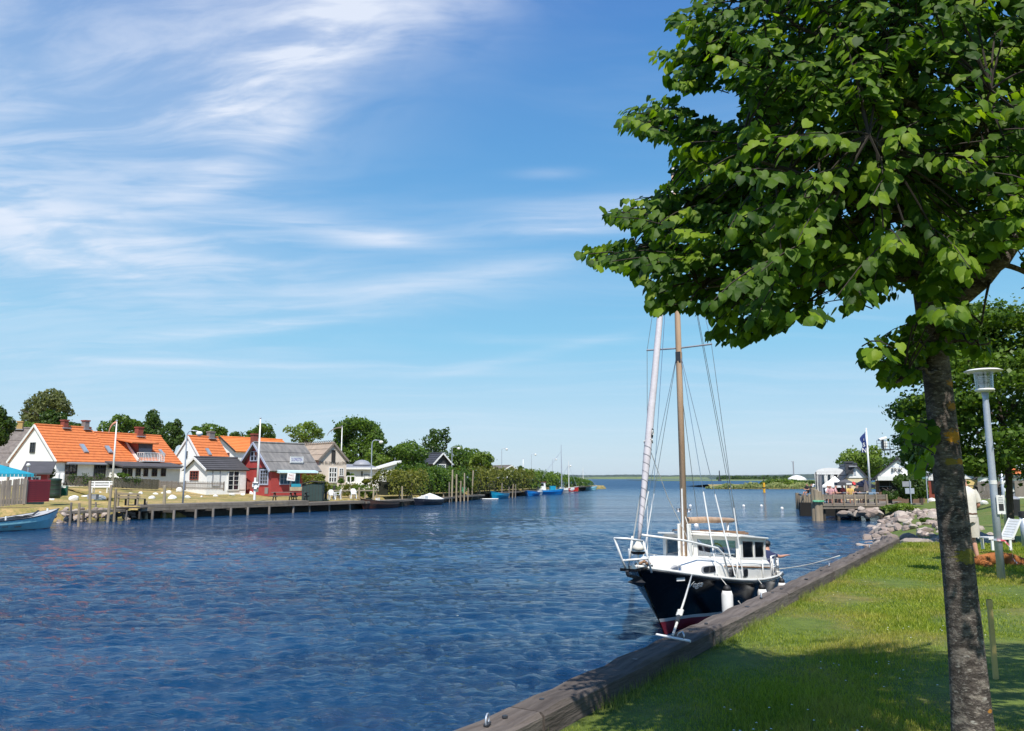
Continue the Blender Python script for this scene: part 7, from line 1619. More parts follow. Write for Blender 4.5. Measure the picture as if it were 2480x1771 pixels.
ringrow(mb, [(0, 0.0, 0.185, 0.150, 0.90), (0, 0.0, 0.180, 0.145, 1.00), (0, 0.005, 0.186, 0.142, 1.15), (0, 0.012, 0.205, 0.145, 1.30), (0, 0.02, 0.205, 0.135, 1.40), (0, 0.03, 0.14, 0.10, 1.475), (0, 0.04, 0.07, 0.075, 1.51)]); mb.build('polo_shirt', M['shirt_cream'], mo, smooth=True)
for sx_ in (-1, 1):
    mb = MB(); mb.tube([(sx_*0.16, 0.03, 1.43), (sx_*0.215, 0.02, 1.32), (sx_*0.25, 0.01, 1.20)], [0.085, 0.085, 0.078], 14, cap=False); mb.build('sleeve', M['shirt_cream'], mo, smooth=True)
    mb = MB(); mb.tube([(sx_*0.085, 0.0, 0.90), (sx_*0.095, 0.01, 0.72), (sx_*0.105, 0.02, 0.50)], [0.118, 0.122, 0.112], 16, cap=False); mb.build('short_leg', M['shorts_cream'], mo, smooth=True)
mb = MB(); ringrow(mb, [(0, 0, 0.175, 0.140, 0.80), (0, 0, 0.182, 0.147, 0.90), (0, 0, 0.172, 0.138, 0.985)]); mb.build('shorts', M['shorts_cream'], mo, smooth=True)
mb = MB(); ringrow(mb, [(0, 0, 0.187, 0.152, 0.955), (0, 0, 0.187, 0.152, 0.985)]); mb.build('belt', M['leather'], mo)
# dog lying on its side
dp = ground(2418, 1372, zright, 8); dp = Vector((AT(2414, 1372, dp.y).x, dp.y+0.1, dp.z))
mat('fur', (0.40, 0.145, 0.035), 0.9, col2=(0.28, 0.09, 0.02), nscale=5, bump=0.6, bscale=25); mat('fur_pale', (0.55, 0.33, 0.16), 0.9)
dg_ = thing('dog', 'golden red long haired dog lying asleep on the grass behind the lantern post', 'dog', dp, R(-4))
jd = [(0.30, 0.05, 0.13, .125, .14), (0.12, 0.04, 0.14, .13, .15), (-0.12, 0.02, 0.13, .12, .13), (-0.32, 0.0, 0.12, .13, .12), (-0.47, -0.05, 0.10, .07), (-0.58, -0.12, 0.055, .035), (-0.66, -0.2, 0.035, .02),
      (0.44, 0.04, 0.14, .09), (0.56, 0.0, 0.11, .085, .08), (0.66, -0.04, 0.075, .05, .05), (0.74, -0.07, 0.06, .035, .035),
      (0.30, -0.14, 0.07, .06), (0.42, -0.30, 0.045, .035), (0.52, -0.42, 0.035, .03), (0.40, 0.02, 0.07, .06), (0.56, -0.16, 0.04, .035), (0.68, -0.24, 0.03, .03),
      (-0.33, -0.16, 0.08, .08), (-0.20, -0.30, 0.05, .045), (-0.36, -0.40, 0.035, .03), (-0.26, -0.48, 0.03, .028)]
edd = [(0, 1), (1, 2), (2, 3), (3, 4), (4, 5), (5, 6), (0, 7), (7, 8), (8, 9), (9, 10), (0, 11), (11, 12), (12, 13), (7, 14), (14, 15), (15, 16), (3, 17), (17, 18), (18, 19), (19, 20)]
db = skinned('body', jd, edd, [M['fur'], M['fur_pale']], lambda e, t_, c: 1 if e in (12, 15, 19) else 0, dg_, 2)
mb = MB(); mb.lathe([(0.001, -0.015), (0.018, 0), (0.001, 0.015)], (0.775, -0.085, 0.07), 8); mb.build('nose', M['black_rubber'], dg_)
for y in (-0.075, 0.07): mb = MB(); mb.prism([(0.56, y, 0.17), (0.49, y*1.3, 0.12), (0.53, y*1.6, 0.05), (0.60, y*1.3, 0.08)], (0.005, 0.012*(1 if y > 0 else -1), 0.01)); mb.build('ear', M['fur'], dg_)
mb = MB(); mb.lathe([(0.001, -0.008), (0.009, 0), (0.001, 0.008)], (0.635, -0.062, 0.13), 6); mb.build('eye', M['black_rubber'], dg_)
rs = np.random.RandomState(2); fp = [(f.center.copy(), f.normal.copy()) for f in db.data.polygons]; k = rs.choice(len(fp), 9000)
P_ = np.array([fp[i][0] for i in k])+rs.normal(0, 0.012, (9000, 3)); Nn = np.array([fp[i][1] for i in k]); P_ += Nn*0.004
tipv = Nn*0.35+np.stack([-np.ones(9000)*0.8, rs.normal(0, .5, 9000), -0.5*np.ones(9000)], 1)+rs.normal(0, .3, (9000, 3)); tipv *= (0.035/np.linalg.norm(tipv, axis=1))[:, None]; sdv = np.cross(tipv, Nn)*0.12
kp = P_[:, 2] > 0.03; V = np.stack([P_-sdv, P_+sdv, P_+tipv], 1)[kp].reshape(-1, 3); f_ = mesh_np('fur_coat', V, np.arange(len(V)).reshape(-1, 3), M['fur'], dg_, n=3); f_['kind'] = 'stuff'
# white plastic lounger
cp_ = ground(2408, 1352, zright, 8); o = thing('plastic_lounger', 'white plastic garden lounger with slotted raised back beside the lantern post', 'lounger', (AT(2407, 1352, cp_.y+1.0).x, cp_.y+1.0, 1.12), R(4)); o.scale = (0.74, 0.74, 0.74)
mb = MB()
for k in range(6): mb.box((-0.22+0.125*k, 0, 0.37), (0.105, 0.52, 0.035))
mb.build('seat', wp_, o)
dv = Vector((0.34, 0, 0.60)).normalized(); nv = Vector((-dv.z, 0, dv.x))
for k in range(7): c = Vector((0.50, 0, 0.36))+dv*(0.07+0.095*k); mb = MB(); mb.bar(c-Vector((0, 0.25, 0)), c+Vector((0, 0.25, 0)), 0.082, 0.03, up=nv); mb.build('back_slat', wp_, o)
for y in (-0.265, 0.265): mb = MB(); mb.bar(Vector((0.48, y, 0.33)), Vector((0.48, y, 0.33))+dv*0.74, 0.03, 0.06); mb.build('back_rail', wp_, o); mb = MB(); mb.box((0.12, y, 0.36), (0.86, 0.03, 0.06)); mb.build('side_rail', wp_, o)
for x in (-0.18, 0.42):
    for y in (-0.24, 0.24): mb = MB(); mb.box((x, y, 0.17), (0.075, 0.05, 0.35)); mb.build('leg', wp_, o)
# guests on the terrace
def seated(px, Y, rz, shirt, trouser, lb, hat=None, zs=DZ_):
    p = AT(px, 1200, Y); J = dict(pelvis=(0, 0, 0.50), chest=(0, 0.03, 0.90), neck=(0, 0.06, 1.07), head=(0, 0.09, 1.15), arm_l=[(-0.18, 0.05, 0.98), (-0.23, 0.14, 0.72), (-0.10, 0.36, 0.74)], arm_r=[(0.18, 0.05, 0.98), (0.23, 0.14, 0.72), (0.10, 0.36, 0.74)],
        leg_l=[(-0.09, 0.03, 0.49), (-0.12, 0.43, 0.50), (-0.12, 0.40, 0.08), (-0.12, 0.55, 0.04)], leg_r=[(0.09, 0.03, 0.49), (0.12, 0.43, 0.50), (0.12, 0.40, 0.08), (0.12, 0.55, 0.04)])
    return human('person', lb, (p.x, Y, zs), rz, J, shirt, trouser, hands=False, sub=1, hat=hat, group='guests on the restaurant terrace')
seated(2012, 54.2, R(150), M['pink_cloth'], M['white_cloth'], 'guest in pink top seated below the white gazebo'); seated(2022, 54.6, R(-120), M['pink_cloth'], M['dark_cloth'], 'guest in pink seated right under the gazebo edge')
seated(2004, 55, R(200), M['white_cloth'], M['dark_cloth'], 'guest in white seated at the left end of the terrace'); seated(2059, 54.4, R(170), M['yellow_cloth'], M['dark_cloth'], 'guest in yellow seated below the charcoal parasol')
seated(2044, 55.6, R(100), M['logo_red'], M['dark_cloth'], 'guest in red seated behind the charcoal parasol pole'); seated(2074, 55.5, R(210), M['dark_cloth'], M['dark_cloth'], 'guest in grey seated left of the folded parasol')
seated(1957, 68.5, R(120), M['dark_cloth'], M['dark_cloth'], 'dark clothed guest on the low pier head, left one', zs=1.1); seated(1964, 68, R(-100), M['dark_cloth'], M['white_cloth'], 'dark clothed guest on the low pier head, right one', zs=1.1)
for px, lb in ((2016, 'small terrace table between the pink dressed guests'), (2052, 'terrace table under the charcoal parasol'), (2085, 'terrace table left of the folded parasol'), (2110, 'terrace table right of the folded parasol')):
    p = AT(px, 1200, 55); o = thing('terrace_table', lb, 'table', (p.x, 55.0, DZ_), 0, 'tables on the restaurant terrace'); mb = MB(); mb.box((0, 0, 0.73), (0.8, 0.7, 0.04)); mb.build('tabletop', M['galv'], o)
    for sx_ in (-.33, .33):
        for sy_ in (-.28, .28): mb = MB(); mb.box((sx_, sy_, 0.36), (0.05, 0.05, 0.72)); mb.build('leg', M['iron_dark'], o)
# ------------------------------------------------------------------ the moored motor sailer: local x aft from the bow, y to starboard
VO = Vector((2.16, 13.7, 0)); VPHI = 33
ya = thing('motor_sailer', 'black hulled motor sailer with white cabin, wooden mast and furled sail moored at the quay', 'boat', VO, R(90-VPHI))
mat('hull_black', (0.004, 0.004, 0.006), 0.22, col2=(0.005, 0.006, 0.009), spec=0.25); mat('gelcoat', (0.80, 0.79, 0.75), 0.32, col2=(0.70, 0.68, 0.62), nscale=2.5, namt=0.8)
mat('red_bottom', (0.33, 0.03, 0.055), 0.5, col2=(0.24, 0.025, 0.04), nscale=6, namt=0.7); mat('mast_wood', (0.55, 0.38, 0.25), 0.55, col2=(0.36, 0.22, 0.13), nscale=5, stretch=(1, 1, 0.12)); mat('sailcloth', (0.55, 0.52, 0.54), 0.8, col2=(0.48, 0.45, 0.47), nscale=3, bump=0.4, bscale=12)
mat('teak', (0.30, 0.17, 0.09), 0.7, col2=(0.2, 0.11, 0.06), nscale=4)
SA = [0, 0.25, 0.7, 1.3, 2.0, 3.0, 4.0, 5.0, 5.7, 6.2]; SH = [1.27, 1.21, 1.12, 1.01, 0.91, 0.79, 0.70, 0.64, 0.62, 0.62]; SW = [0.02, 0.26, 0.53, 0.78, 0.95, 1.04, 1.06, 1.02, 0.95, 0.88]; WW = [0.01, 0.02, 0.04, 0.12, 0.50, 0.82, 0.94, 0.90, 0.82, 0.74]
def ip(xs, v, t_): return float(np.interp(t_, xs, v))
def hullp(a, f, side):
    """f 0 at the gunwale .. 1 at the water line .. 1.5 at the keel"""
    sh, w_, ww_ = ip(SA, SH, a), ip(SA, SW, a), ip(SA, WW, a)
    k = max(0, 1-a/2.6)**1.2
    if f <= 1: z = sh*(1-f); y = w_+(ww_-w_)*f**1.35
    else: u = (f-1)/0.5; z = -0.38*u*(1-0.5*k); y = ww_*(1-u)
    x = a+1.13*min(1.25, max(0, 1-z/1.27))*k
    return Vector((x, side*y, z))
def fz(a, z): return 1-z/ip(SA, SH, a)
NA = [0, .12, .25, .45, .7, 1.0, 1.3, 1.7, 2.1, 2.6, 3.2, 3.9, 4.6, 5.2, 5.7, 6.2]
def band(name, f0, f1, mt_, off=0.0, steps=4):
    mb = MB()
    for sd_ in (-1, 1):
        rows_ = []
        for a in NA:
            g0 = f0(a) if callable(f0) else f0; g1 = f1(a) if callable(f1) else f1
            rows_.append([hullp(a, g0+(g1-g0)*k/steps, sd_)+Vector((0, sd_*off, 0)) for k in range(steps+1)])
        mb.grid(rows_ if sd_ > 0 else [r_[::-1] for r_ in rows_])
    r_ = [hullp(6.2, (f0(6.2) if callable(f0) else f0), s_) for s_ in (-1, 1)]+[hullp(6.2, (f1(6.2) if callable(f1) else f1), s_) for s_ in (1, -1)]
    mb.add(r_, [(0, 1, 2, 3)])
    return mb.build(name, mt_, ya, smooth=True)
band('hull', 0, lambda a: fz(a, 0.30), M['hull_black'], steps=7)
band('waterline_stripe', lambda a: fz(a, 0.30), lambda a: fz(a, 0.235), wp_, steps=1)
band('bottom_paint', lambda a: fz(a, 0.235), 1.5, M['red_bottom'], steps=6)
# rubbing strake, toe rail
for sd_ in (-1, 1):
    mb = MB(); mb.tube([hullp(a, 0.02, sd_)+Vector((0, sd_*0.012, 0)) for a in NA], 0.022, 8); mb.build('rubbing_strake', M['hull_black'], ya, smooth=True)
    mb = MB(); mb.tube([hullp(a, 0, sd_)+Vector((0, -sd_*0.01, 0.03)) for a in NA], 0.026, 8); mb.build('toe_rail', M['gelcoat'], ya, smooth=True)
mb = MB(); mb.grid([[hullp(a, 0, -1)+Vector((0, 0, -0.01)), Vector((hullp(a, 0, 1).x, 0, ip(SA, SH, a)+0.03)), hullp(a, 0, 1)+Vector((0, 0, -0.01))] for a in NA if a < 5.1]); mb.build('deck', M['gelcoat'], ya)
mb = MB(); mb.box((5.62, 0, 0.42), (1.1, 1.7, 0.06)); mb.build('cockpit_floor', M['teak'], ya)
# trunk cabin
def trunkz(a): return 1.33-0.075*(a-1.2)
TA = [1.15, 1.45, 1.9, 2.5, 3.1, 3.7, 4.3, 4.95]; TW = [0.42, 0.62, 0.80, 0.90, 0.95, 0.97, 0.96, 0.92]
mb = MB(); secs = []
for a, w_ in zip(TA, TW):
    zb = ip(SA, SH, a)-0.02; zt_ = trunkz(a)-(0.10 if a < 1.2 else 0); secs.append([(a, -w_-0.04, zb), (a, -w_, zt_-0.08), (a, -w_+0.07, zt_), (a, 0, zt_+0.04), (a, w_-0.07, zt_), (a, w_, zt_-0.08), (a, w_+0.04, zb)])
mb.grid(secs); mb.add(secs[0], [tuple(range(7))]); mb.add(secs[-1], [tuple(range(7))[::-1]])
trunk = mb.build('trunk_cabin', M['gelcoat'], ya, smooth=False, bevel=0.02)
def sidepan(a, z, w_, h_, name, mt_, off=0.0, rim=None, sd_=-1):
    tw = ip(TA, TW, a)+0.04*(trunkz(a)-0.08-z)/(trunkz(a)-0.08-ip(SA, SH, a)+1e-6); t2 = ip(TA, TW, a+0.2)-ip(TA, TW, a)
    ang = math.atan2(t2, 0.2); c = Vector((a, sd_*(tw+0.006+off), z)); Mx = Matrix.Rotation(sd_*ang, 3, 'Z')
    def oval(s_): return [c+Mx @ Vector((s_*w_/2*(abs(math.cos(t_))**0.55)*(1 if math.cos(t_) >= 0 else -1), 0, s_*h_/2*(abs(math.sin(t_))**0.55)*(1 if math.sin(t_) >= 0 else -1))) for t_ in [k*math.pi/10 for k in range(20)]]
    if rim:
        mb = MB(); mb.prism(oval(1.22), (0, sd_*0.014, 0)); r_ = mb.build('porthole', rim, ya)
    else: r_ = trunk
    mb = MB(); mb.prism([p+Vector((0, sd_*0.014, 0)) for p in oval(1.0)], (0, sd_*0.006, 0)); return mb.build(name, mt_, r_)
sidepan(1.62, 1.14, 0.34, 0.11, 'pane', M['pane_dark'], rim=M['lead']); sidepan(2.35, 1.02, 0.24, 0.13, 'pane', M['pane_dark'], rim=M['steel']); sidepan(2.98, 0.96, 0.22, 0.14, 'pane', M['pane_dark'], rim=M['steel'])
mb = MB(); mb.lathe([(0.10, 0), (0.11, 0.02), (0.085, 0.03), (0.02, 0.035)], n=16); hh_ = mb.build('round_vent', M['lead'], trunk, smooth=True); hh_.location = (1.13, -0.24, 1.12); hh_.rotation_euler = (R(90), 0, R(-45))
for sd_ in (-1, 1): mb = MB(); mb.tube([(a, sd_*(ip(TA, TW, a)+0.018), 1.15-0.10*(a-2.2)) for a in (2.1, 2.8, 3.5, 4.2, 4.9)], 0.016, 6); mb.build('grab_rail', M['teak'], trunk)
# wheelhouse
def rz_(a): return 1.645-0.085*(a-2.8)
def wb(a): return trunkz(a)-0.02
fc, ac, bc = (2.78, 0.0), (3.22, 0.80), (4.92, 0.84)      # front centre, front corner, aft corner (x, half width)
wh = MB(); pil = []
def wpanel(p, q, z0a, z1a, z0b, z1b, nm, mt_, par, n_=None, t=0.02):
    mb = MB(); v_ = [Vector((p[0], p[1], z0a)), Vector((q[0], q[1], z0b)), Vector((q[0], q[1], z1b)), Vector((p[0], p[1], z1a))]; nn = (v_[1]-v_[0]).cross(v_[3]-v_[0]).normalized()*t
    mb.prism(v_, nn); return mb.build(nm, mt_, par)
house = thing('wheelhouse', None, None); house.parent = ya; KIDS.setdefault(ya.name, []).append(house)
for sd_ in (-1, 1):
    F0 = (fc[0], 0); F1 = (ac[0], sd_*ac[1]); F2 = (bc[0], sd_*bc[1]); lean_ = 0.10
    # windscreen half
    for (P1_, P2_, u0, u1) in ((F0, F1, 0.10, 0.93), (F1, F2, 0.10, 0.50), (F1, F2, 0.56, 0.94)):
        A_ = (P1_[0]+(P2_[0]-P1_[0])*u0, P1_[1]+(P2_[1]-P1_[1])*u0); B_ = (P1_[0]+(P2_[0]-P1_[0])*u1, P1_[1]+(P2_[1]-P1_[1])*u1)
        wpanel(A_, B_, wb(A_[0])+0.06, rz_(A_[0])-0.05, wb(B_[0])+0.06, rz_(B_[0])-0.05, 'window_glass', M['glass'], house, t=0.008)
        for E1, E2 in ((A_, B_),):      # dark gasket
            mb = MB(); pts = [Vector((E1[0], E1[1], wb(E1[0])+0.06)), Vector((E2[0], E2[1], wb(E2[0])+0.06)), Vector((E2[0], E2[1], rz_(E2[0])-0.05)), Vector((E1[0], E1[1], rz_(E1[0])-0.05)), Vector((E1[0], E1[1], wb(E1[0])+0.06))]; mb.tube(pts, 0.012, 6); mb.build('gasket', M['lead'], house)
    for P1_, P2_ in ((F0, F1), (F1, F2)):
        wpanel(P1_, P2_, wb(P1_[0])-0.02, wb(P1_[0])+0.06, wb(P2_[0])-0.02, wb(P2_[0])+0.06, 'lower_wall', M['gelcoat'], house, t=0.03); wpanel(P1_, P2_, rz_(P1_[0])-0.055, rz_(P1_[0])+0.01, rz_(P2_[0])-0.055, rz_(P2_[0])+0.01, 'header', M['gelcoat'], house, t=0.03)
    for P1_, P2_, u, wd in ((F0, F1, 0.03, 0.07), (F0, F1, 0.97, 0.06), (F1, F2, 0.05, 0.09), (F1, F2, 0.53, 0.055), (F1, F2, 0.97, 0.06)):
        c = (P1_[0]+(P2_[0]-P1_[0])*u, P1_[1]+(P2_[1]-P1_[1])*u); ang = math.atan2(P2_[1]-P1_[1], P2_[0]-P1_[0]); mb = MB(); z0_, z1_ = wb(c[0]), rz_(c[0]); mb.box((c[0], c[1], (z0_+z1_)/2), (wd+0.03, 0.045, z1_-z0_-0.004), rz=ang); mb.build('pillar', M['gelcoat'], house)
    # lower side wall of the wheelhouse down to the deck
mb = MB(); mb.box((4.93, 0, 0.86), (0.03, 1.68, 0.50)); mb.build('aft_bulkhead', M['gelcoat'], house); mb = MB(); mb.box((4.955, 0.1, 0.86), (0.02, 0.55, 0.46)); mb.build('companion_door', M['teak'], house)
mb = MB(); mb.box((4.1, 0, trunkz(4)-0.2), (1.5, 1.5, 0.05)); mb.build('cabin_sole', M['teak'], house); mb = MB(); mb.box((4.35, 0.45, 1.15), (0.3, 0.35, 0.35)); mb.build('helm_seat', M['pink_cloth'], house)
mb = MB(); mb.tube([(3.45+0.02*math.cos(k*.5236), -0.25+0.16*math.cos(k*0.5236), 1.30+0.16*math.sin(k*0.5236)) for k in range(13)], 0.014, 6); mb.build('steering_wheel', M['teak'], house)
outl = [(2.55, 0), (3.05, -0.88), (4.98, -0.92), (4.98, 0.92), (3.05, 0.88)]
mb = MB(); mb.prism([(x, y, rz_(x)+0.01) for x, y in outl], (0, 0, 0.045)); roof_ = mb.build('wheelhouse_roof', M['gelcoat'], house, bevel=0.015)
mb = MB(); mb.prism([(2.75+(x-2.75)*0.86+0.15, y*0.72, rz_(x)+0.055) for x, y in outl], (0, 0, 0.03)); mb.build('roof_crown', M['gelcoat'], house)
for y in (-0.55, 0.55): mb = MB(); mb.bar((3.1, y, rz_(3.1)+0.10), (4.7, y, rz_(4.7)+0.12), 0.03, 0.045); mb.build('roof_rail', M['teak'], house)
for k in range(7): mb = MB(); mb.bar((4.0+0.11*k, -0.5, rz_(4.2)+0.11), (4.0+0.11*k, 0.5, rz_(4.2)+0.11), 0.05, 0.03); mb.build('roof_grating_slat', M['teak'], house)
# mast in its white tabernacle
mb = MB(); mb.tube([(2.3, 0, 1.24), (2.3, 0, 5.0), (2.3, 0, 8.7), (2.3, 0, 9.15)], [0.062, 0.062, 0.052, 0.04], 14); mast = mb.build('mast', M['mast_wood'], ya, smooth=True)
mb = MB(); mb.bar((2.245, 0, 1.3), (2.245, 0, 2.6), 0.03, 0.03); mb.bar((2.37, 0, 1.3), (2.37, 0, 8.8), 0.018, 0.018); mb.build('sail_track', wp_, mast)
for y in (-0.095, 0.095): mb = MB(); mb.box((2.3, y, 1.58), (0.15, 0.045, 0.66)); mb.build('tabernacle', M['gelcoat'], ya, bevel=0.01)
for y in (-0.11, 0.11): mb = MB(); mb.lathe([(0.045, 0), (0.03, 0.03), (0.045, 0.07)], (2.3, y, 2.14), 12); mb.build('winch', M['steel'], mast)
mb = MB(); mb.box((2.3, 0, 5.25), (0.12, 0.1, 0.22)); mb.build('spreader_fitting', M['iron_dark'], mast); mb = MB(); mb.tube([(2.3, 0.70, 5.46), (2.3, 0, 5.44), (2.3, -0.70, 5.46)], 0.018, 8); mb.build('spreader', M['lead'], mast)
mb = MB(); mb.lathe([(0.03, 0), (0.045, 0.03), (0.045, 0.10), (0.03, 0.12)], (2.3, 0, 9.2), 12); mb.build('masthead_light', wp_, mast); mb = MB(); mb.lathe([(0.05, 0.0), (0.05, 0.05)], (2.3, 0, 9.15), 12); mb.build('light_base', M['iron_dark'], mast)
mb = MB(); mb.tube([(2.4, 0, 1.97), (3.6, 0, 1.93), (5.3, 0, 1.845), (5.62, 0, 1.83)], [0.062, 0.068, 0.055, 0.03], 12); mb.build('boom', M['mast_wood'], ya, smooth=True)
mb = MB(); mb.tube([(5.1, 0.05, 1.50), (5.1, 0.03, 1.80)], 0.035, 8); mb.tube([(4.8, -0.06, 1.50), (5.1, 0.0, 1.79)], 0.015, 6); mb.build('boom_crutch', wp_, ya)
# furled headsail
pts = []; rad = []
A_ = Vector((0.10, 0, 1.72)); B_ = Vector((2.24, 0, 8.9)); rs = random.Random(2)
for k in range(25): u = k/24; pts.append(A_.lerp(B_, u)+Vector((rs.uniform(-.004, .004), rs.uniform(-.004, .004)+0.05*math.sin(math.pi*u)*0, 0))); rad.append((0.030+0.04*min(1, u/0.22))*(1-0.42*max(0, u-0.3)/0.7)+rs.uniform(-.002, .002))
mb = MB(); mb.tube(pts, rad, 12); hs_ = mb.build('furled_sail', M['sailcloth'], ya, smooth=True)
dirv = (B_-A_).normalized(); sv = dirv.cross(Vector((0, 1, 0))).normalized(); tv = Vector((0, 1, 0)); mb = MB()
mb.tube([A_.lerp(B_, 0.02+0.22*k/120)+(sv*math.cos(k*0.55)+tv*math.sin(k*0.55))*(0.034+0.04*min(1, (0.02+0.22*k/120)/0.22)) for k in range(121)], 0.003, 4); mb.build('sheet_wrap', M['slate'], hs_)
pz = A_.lerp(B_, 0.265); mb = MB(); mb.box(pz+Vector((-0.02, -0.073, 0)), (0.06, 0.012, 0.16), tilt=Matrix.Rotation(R(16), 3, 'Y')); mb.build('sail_patch', M['hull_black'], hs_); text('D', hs_, 'lettering', pz+Vector((-0.02, -0.082, 0)), (R(90), R(16), 0), 0.13, wp_)
mb = MB(); mb.lathe([(0.05, -0.06), (0.105, -0.045), (0.10, 0.01), (0.06, 0.05), (0.03, 0.10)], (0.06, 0, 1.62), 18); mb.build('furler_drum', M['shirt_cream'], ya, smooth=True); mb = MB(); mb.lathe([(0.10, 0), (0.13, 0.02), (0.13, 0.05)], (0.06, 0, 1.50), 18); mb.build('drum_rim', M['hull_black'], ya); mb = MB(); mb.tube([(0.02, 0, 1.27), (0.06, 0, 1.55)], 0.02, 8); mb.build('forestay_fitting', M['steel'], ya)
# pulpit of white tube
def tubes(name, lists, r_=0.017, mt_=None, par=ya):
    for L_ in lists: mb = MB(); mb.tube(L_, r_, 8); mb.build(name, mt_ or wp_, par, smooth=True)
tubes('pulpit_tube', [[(-0.52, 0.17, 1.80), (-0.50, -0.05, 1.80), (-0.1, -0.16, 1.74)], [(-0.52, 0.17, 1.80), (-0.1, 0.26, 1.76)], [(-0.52, 0.17, 1.80), (-0.34, 0.12, 1.42), (-0.2, 0.09, 1.22)], [(-0.34, 0.12, 1.42), (0.0, -0.20, 1.44)],
    [(-0.1, -0.16, 1.74), (0.02, -0.2, 1.42), (0.1, -0.22, 1.2)], [(0.05, -0.08, 1.83), (0.9, -0.52, 1.70), (1.75, -0.84, 1.52), (1.9, -0.90, 1.40), (2.1, -0.93, 0.92)], [(0.05, 0.10, 1.80), (0.1, 0.22, 1.22)]], 0.019)
tubes('stanchion', [[(a, sd_*(ip(SA, SW, a)-0.05), ip(SA, SH, a)), (a, sd_*(ip(SA, SW, a)-0.05), ip(SA, SH, a)+0.42)] for a, sd_ in ((0.9, 1), (2.0, 1), (3.1, 1), (4.4, 1), (2.55, -1), (4.1, -1), (5.05, -1))], 0.014)
tubes('guard_wire', [[(a, -(ip(SA, SW, a)-0.05), ip(SA, SH, a)+(0.42 if a > 2 else 0.5)) for a in (1.9, 2.55, 4.1, 5.05)], [(a, ip(SA, SW, a)-0.05, ip(SA, SH, a)+z) for a, z in ((0.1, 0.5), (0.5, 0.33), (0.9, 0.41), (1.5, 0.34), (2.0, 0.42), (3.1, 0.42), (4.4, 0.42), (5.2, 0.42))]], 0.006, M['rope'])
tubes('pushpit_tube', [[(5.05, -0.92, 0.64), (5.05, -0.93, 1.10), (5.6, -0.88, 1.08), (5.6, -0.88, 0.62)], [(5.6, -0.88, 0.88), (6.1, -0.80, 1.00), (6.15, -0.35, 1.0), (6.15, 0.35, 1.0), (6.1, 0.8, 1.0), (5.4, 0.9, 1.06)], [(6.1, -0.80, 1.0), (6.12, -0.8, 0.62)], [(6.1, 0.80, 1.0), (6.12, 0.8, 0.62)], [(5.05, -0.93, 0.86), (5.6, -0.88, 0.84)]], 0.019)
mb = MB(); mb.box((6.05, -0.55, 0.72), (0.3, 0.5, 0.22)); mb.build('stern_locker', M['gelcoat'], ya, bevel=0.02)
for sd_ in (-1, 1): mb = MB(); mb.box((5.6, sd_*0.72, 0.66), (0.95, 0.28, 0.06)); mb.build('cockpit_bench', M['gelcoat'], ya)
# bow platform with its anchor
mb = MB(); mb.box((-0.02, 0, 1.275), (0.75, 0.28, 0.05)); mb.build('bow_platform', M['hull_black'], ya); mb = MB(); mb.tube([(-0.42, 0, 1.26), (-0.4, 0, 1.21), (-0.36, 0, 1.18)], 0.03, 8); mb.build('bow_roller', M['iron_dark'], ya)
mb = MB(); mb.bar((-0.30, 0, 1.17), (0.22, 0, 1.06), 0.035, 0.05); mb.add([(-0.42, 0, 1.08), (-0.02, -0.16, 1.04), (0.18, 0, 0.93), (-0.02, 0.16, 1.04), (0.0, 0, 1.13)], [(0, 1, 4), (0, 4, 3), (1, 2, 4), (2, 3, 4), (0, 3, 2, 1)]); mb.build('anchor', M['iron_dark'], ya)
mb = MB(); mb.tube([(0.25, -0.12, 1.33), (0.4, -0.02, 1.30), (0.55, 0.1, 1.33), (0.5, 0.2, 1.28), (0.3, 0.15, 1.30), (0.2, -0.02, 1.27)], 0.03, 6); mb.build('anchor_rope_coil', M['teak'], ya, smooth=True)
mb = MB(); mb.tube([(0.9, -0.42, 1.15), (0.95, -0.40, 1.24)], 0.03, 8); mb.bar((0.82, -0.45, 1.24), (1.06, -0.36, 1.24), 0.03, 0.03); mb.build('deck_cleat', M['steel'], ya)
mb = MB(); mb.box(hullp(0.62, 0.09, -1)+Vector((0, -0.015, 0)), (0.17, 0.02, 0.055), rz=-0.6); mb.build('bow_light', wp_, ya)
# shrouds with white covers near the deck
def shroud(top, bot, cover=0.38):
    T_, B2 = Vector(top), Vector(bot); mb = MB(); mb.tube([T_, B2], 0.006, 5); s_ = mb.build('shroud', M['steel'], ya)
    if cover: mb = MB(); mb.tube([B2.lerp(T_, 0.02), B2.lerp(T_, cover)], 0.013, 8); mb.build('shroud_cover', wp_, s_)
for sd_ in (-1, 1):
    shroud((2.3, sd_*0.03, 5.35), (1.65, sd_*0.86, 0.97), 0.36); shroud((2.3, sd_*0.03, 5.35), (2.35, sd_*0.98, 0.88), 0.36); shroud((2.3, sd_*0.69, 5.46), (2.75, sd_*1.0, 0.84), 0.30); shroud((2.3, sd_*0.02, 9.0), (2.3, sd_*0.69, 5.46), 0)
shroud((2.3, 0.02, 9.05), (6.15, 0.0, 0.98), 0); shroud((2.3, 0.0, 9.0), (0.5, -0.0, 1.3), 0); shroud((2.36, 0.02, 8.9), (5.55, 0.0, 1.85), 0); shroud((2.3, 0.04, 5.3), (3.3, 0.05, 1.7), 0)
mb = MB(); mb.tube([(0.62, 0.02, 3.45), (1.4, -0.03, 2.45), (2.18, -0.10, 1.66)], 0.008, 6); mb.build('sail_sheet', M['rope'], ya)
mb = MB(); mb.tube([(0.62, 0.0, 3.4), (0.75, 0.3, 2.2), (0.9, 0.55, 1.3)], 0.012, 6); mb.build('sail_sheet', M['rope'], ya)
mb = MB(); mb.tube([(0.60, -0.07, 3.52), (0.58, 0.07, 3.47), (0.63, 0.08, 3.42), (0.66, -0.07, 3.45), (0.6, -0.08, 3.5)], 0.014, 6); mb.build('sail_tie', M['rope'], ya)
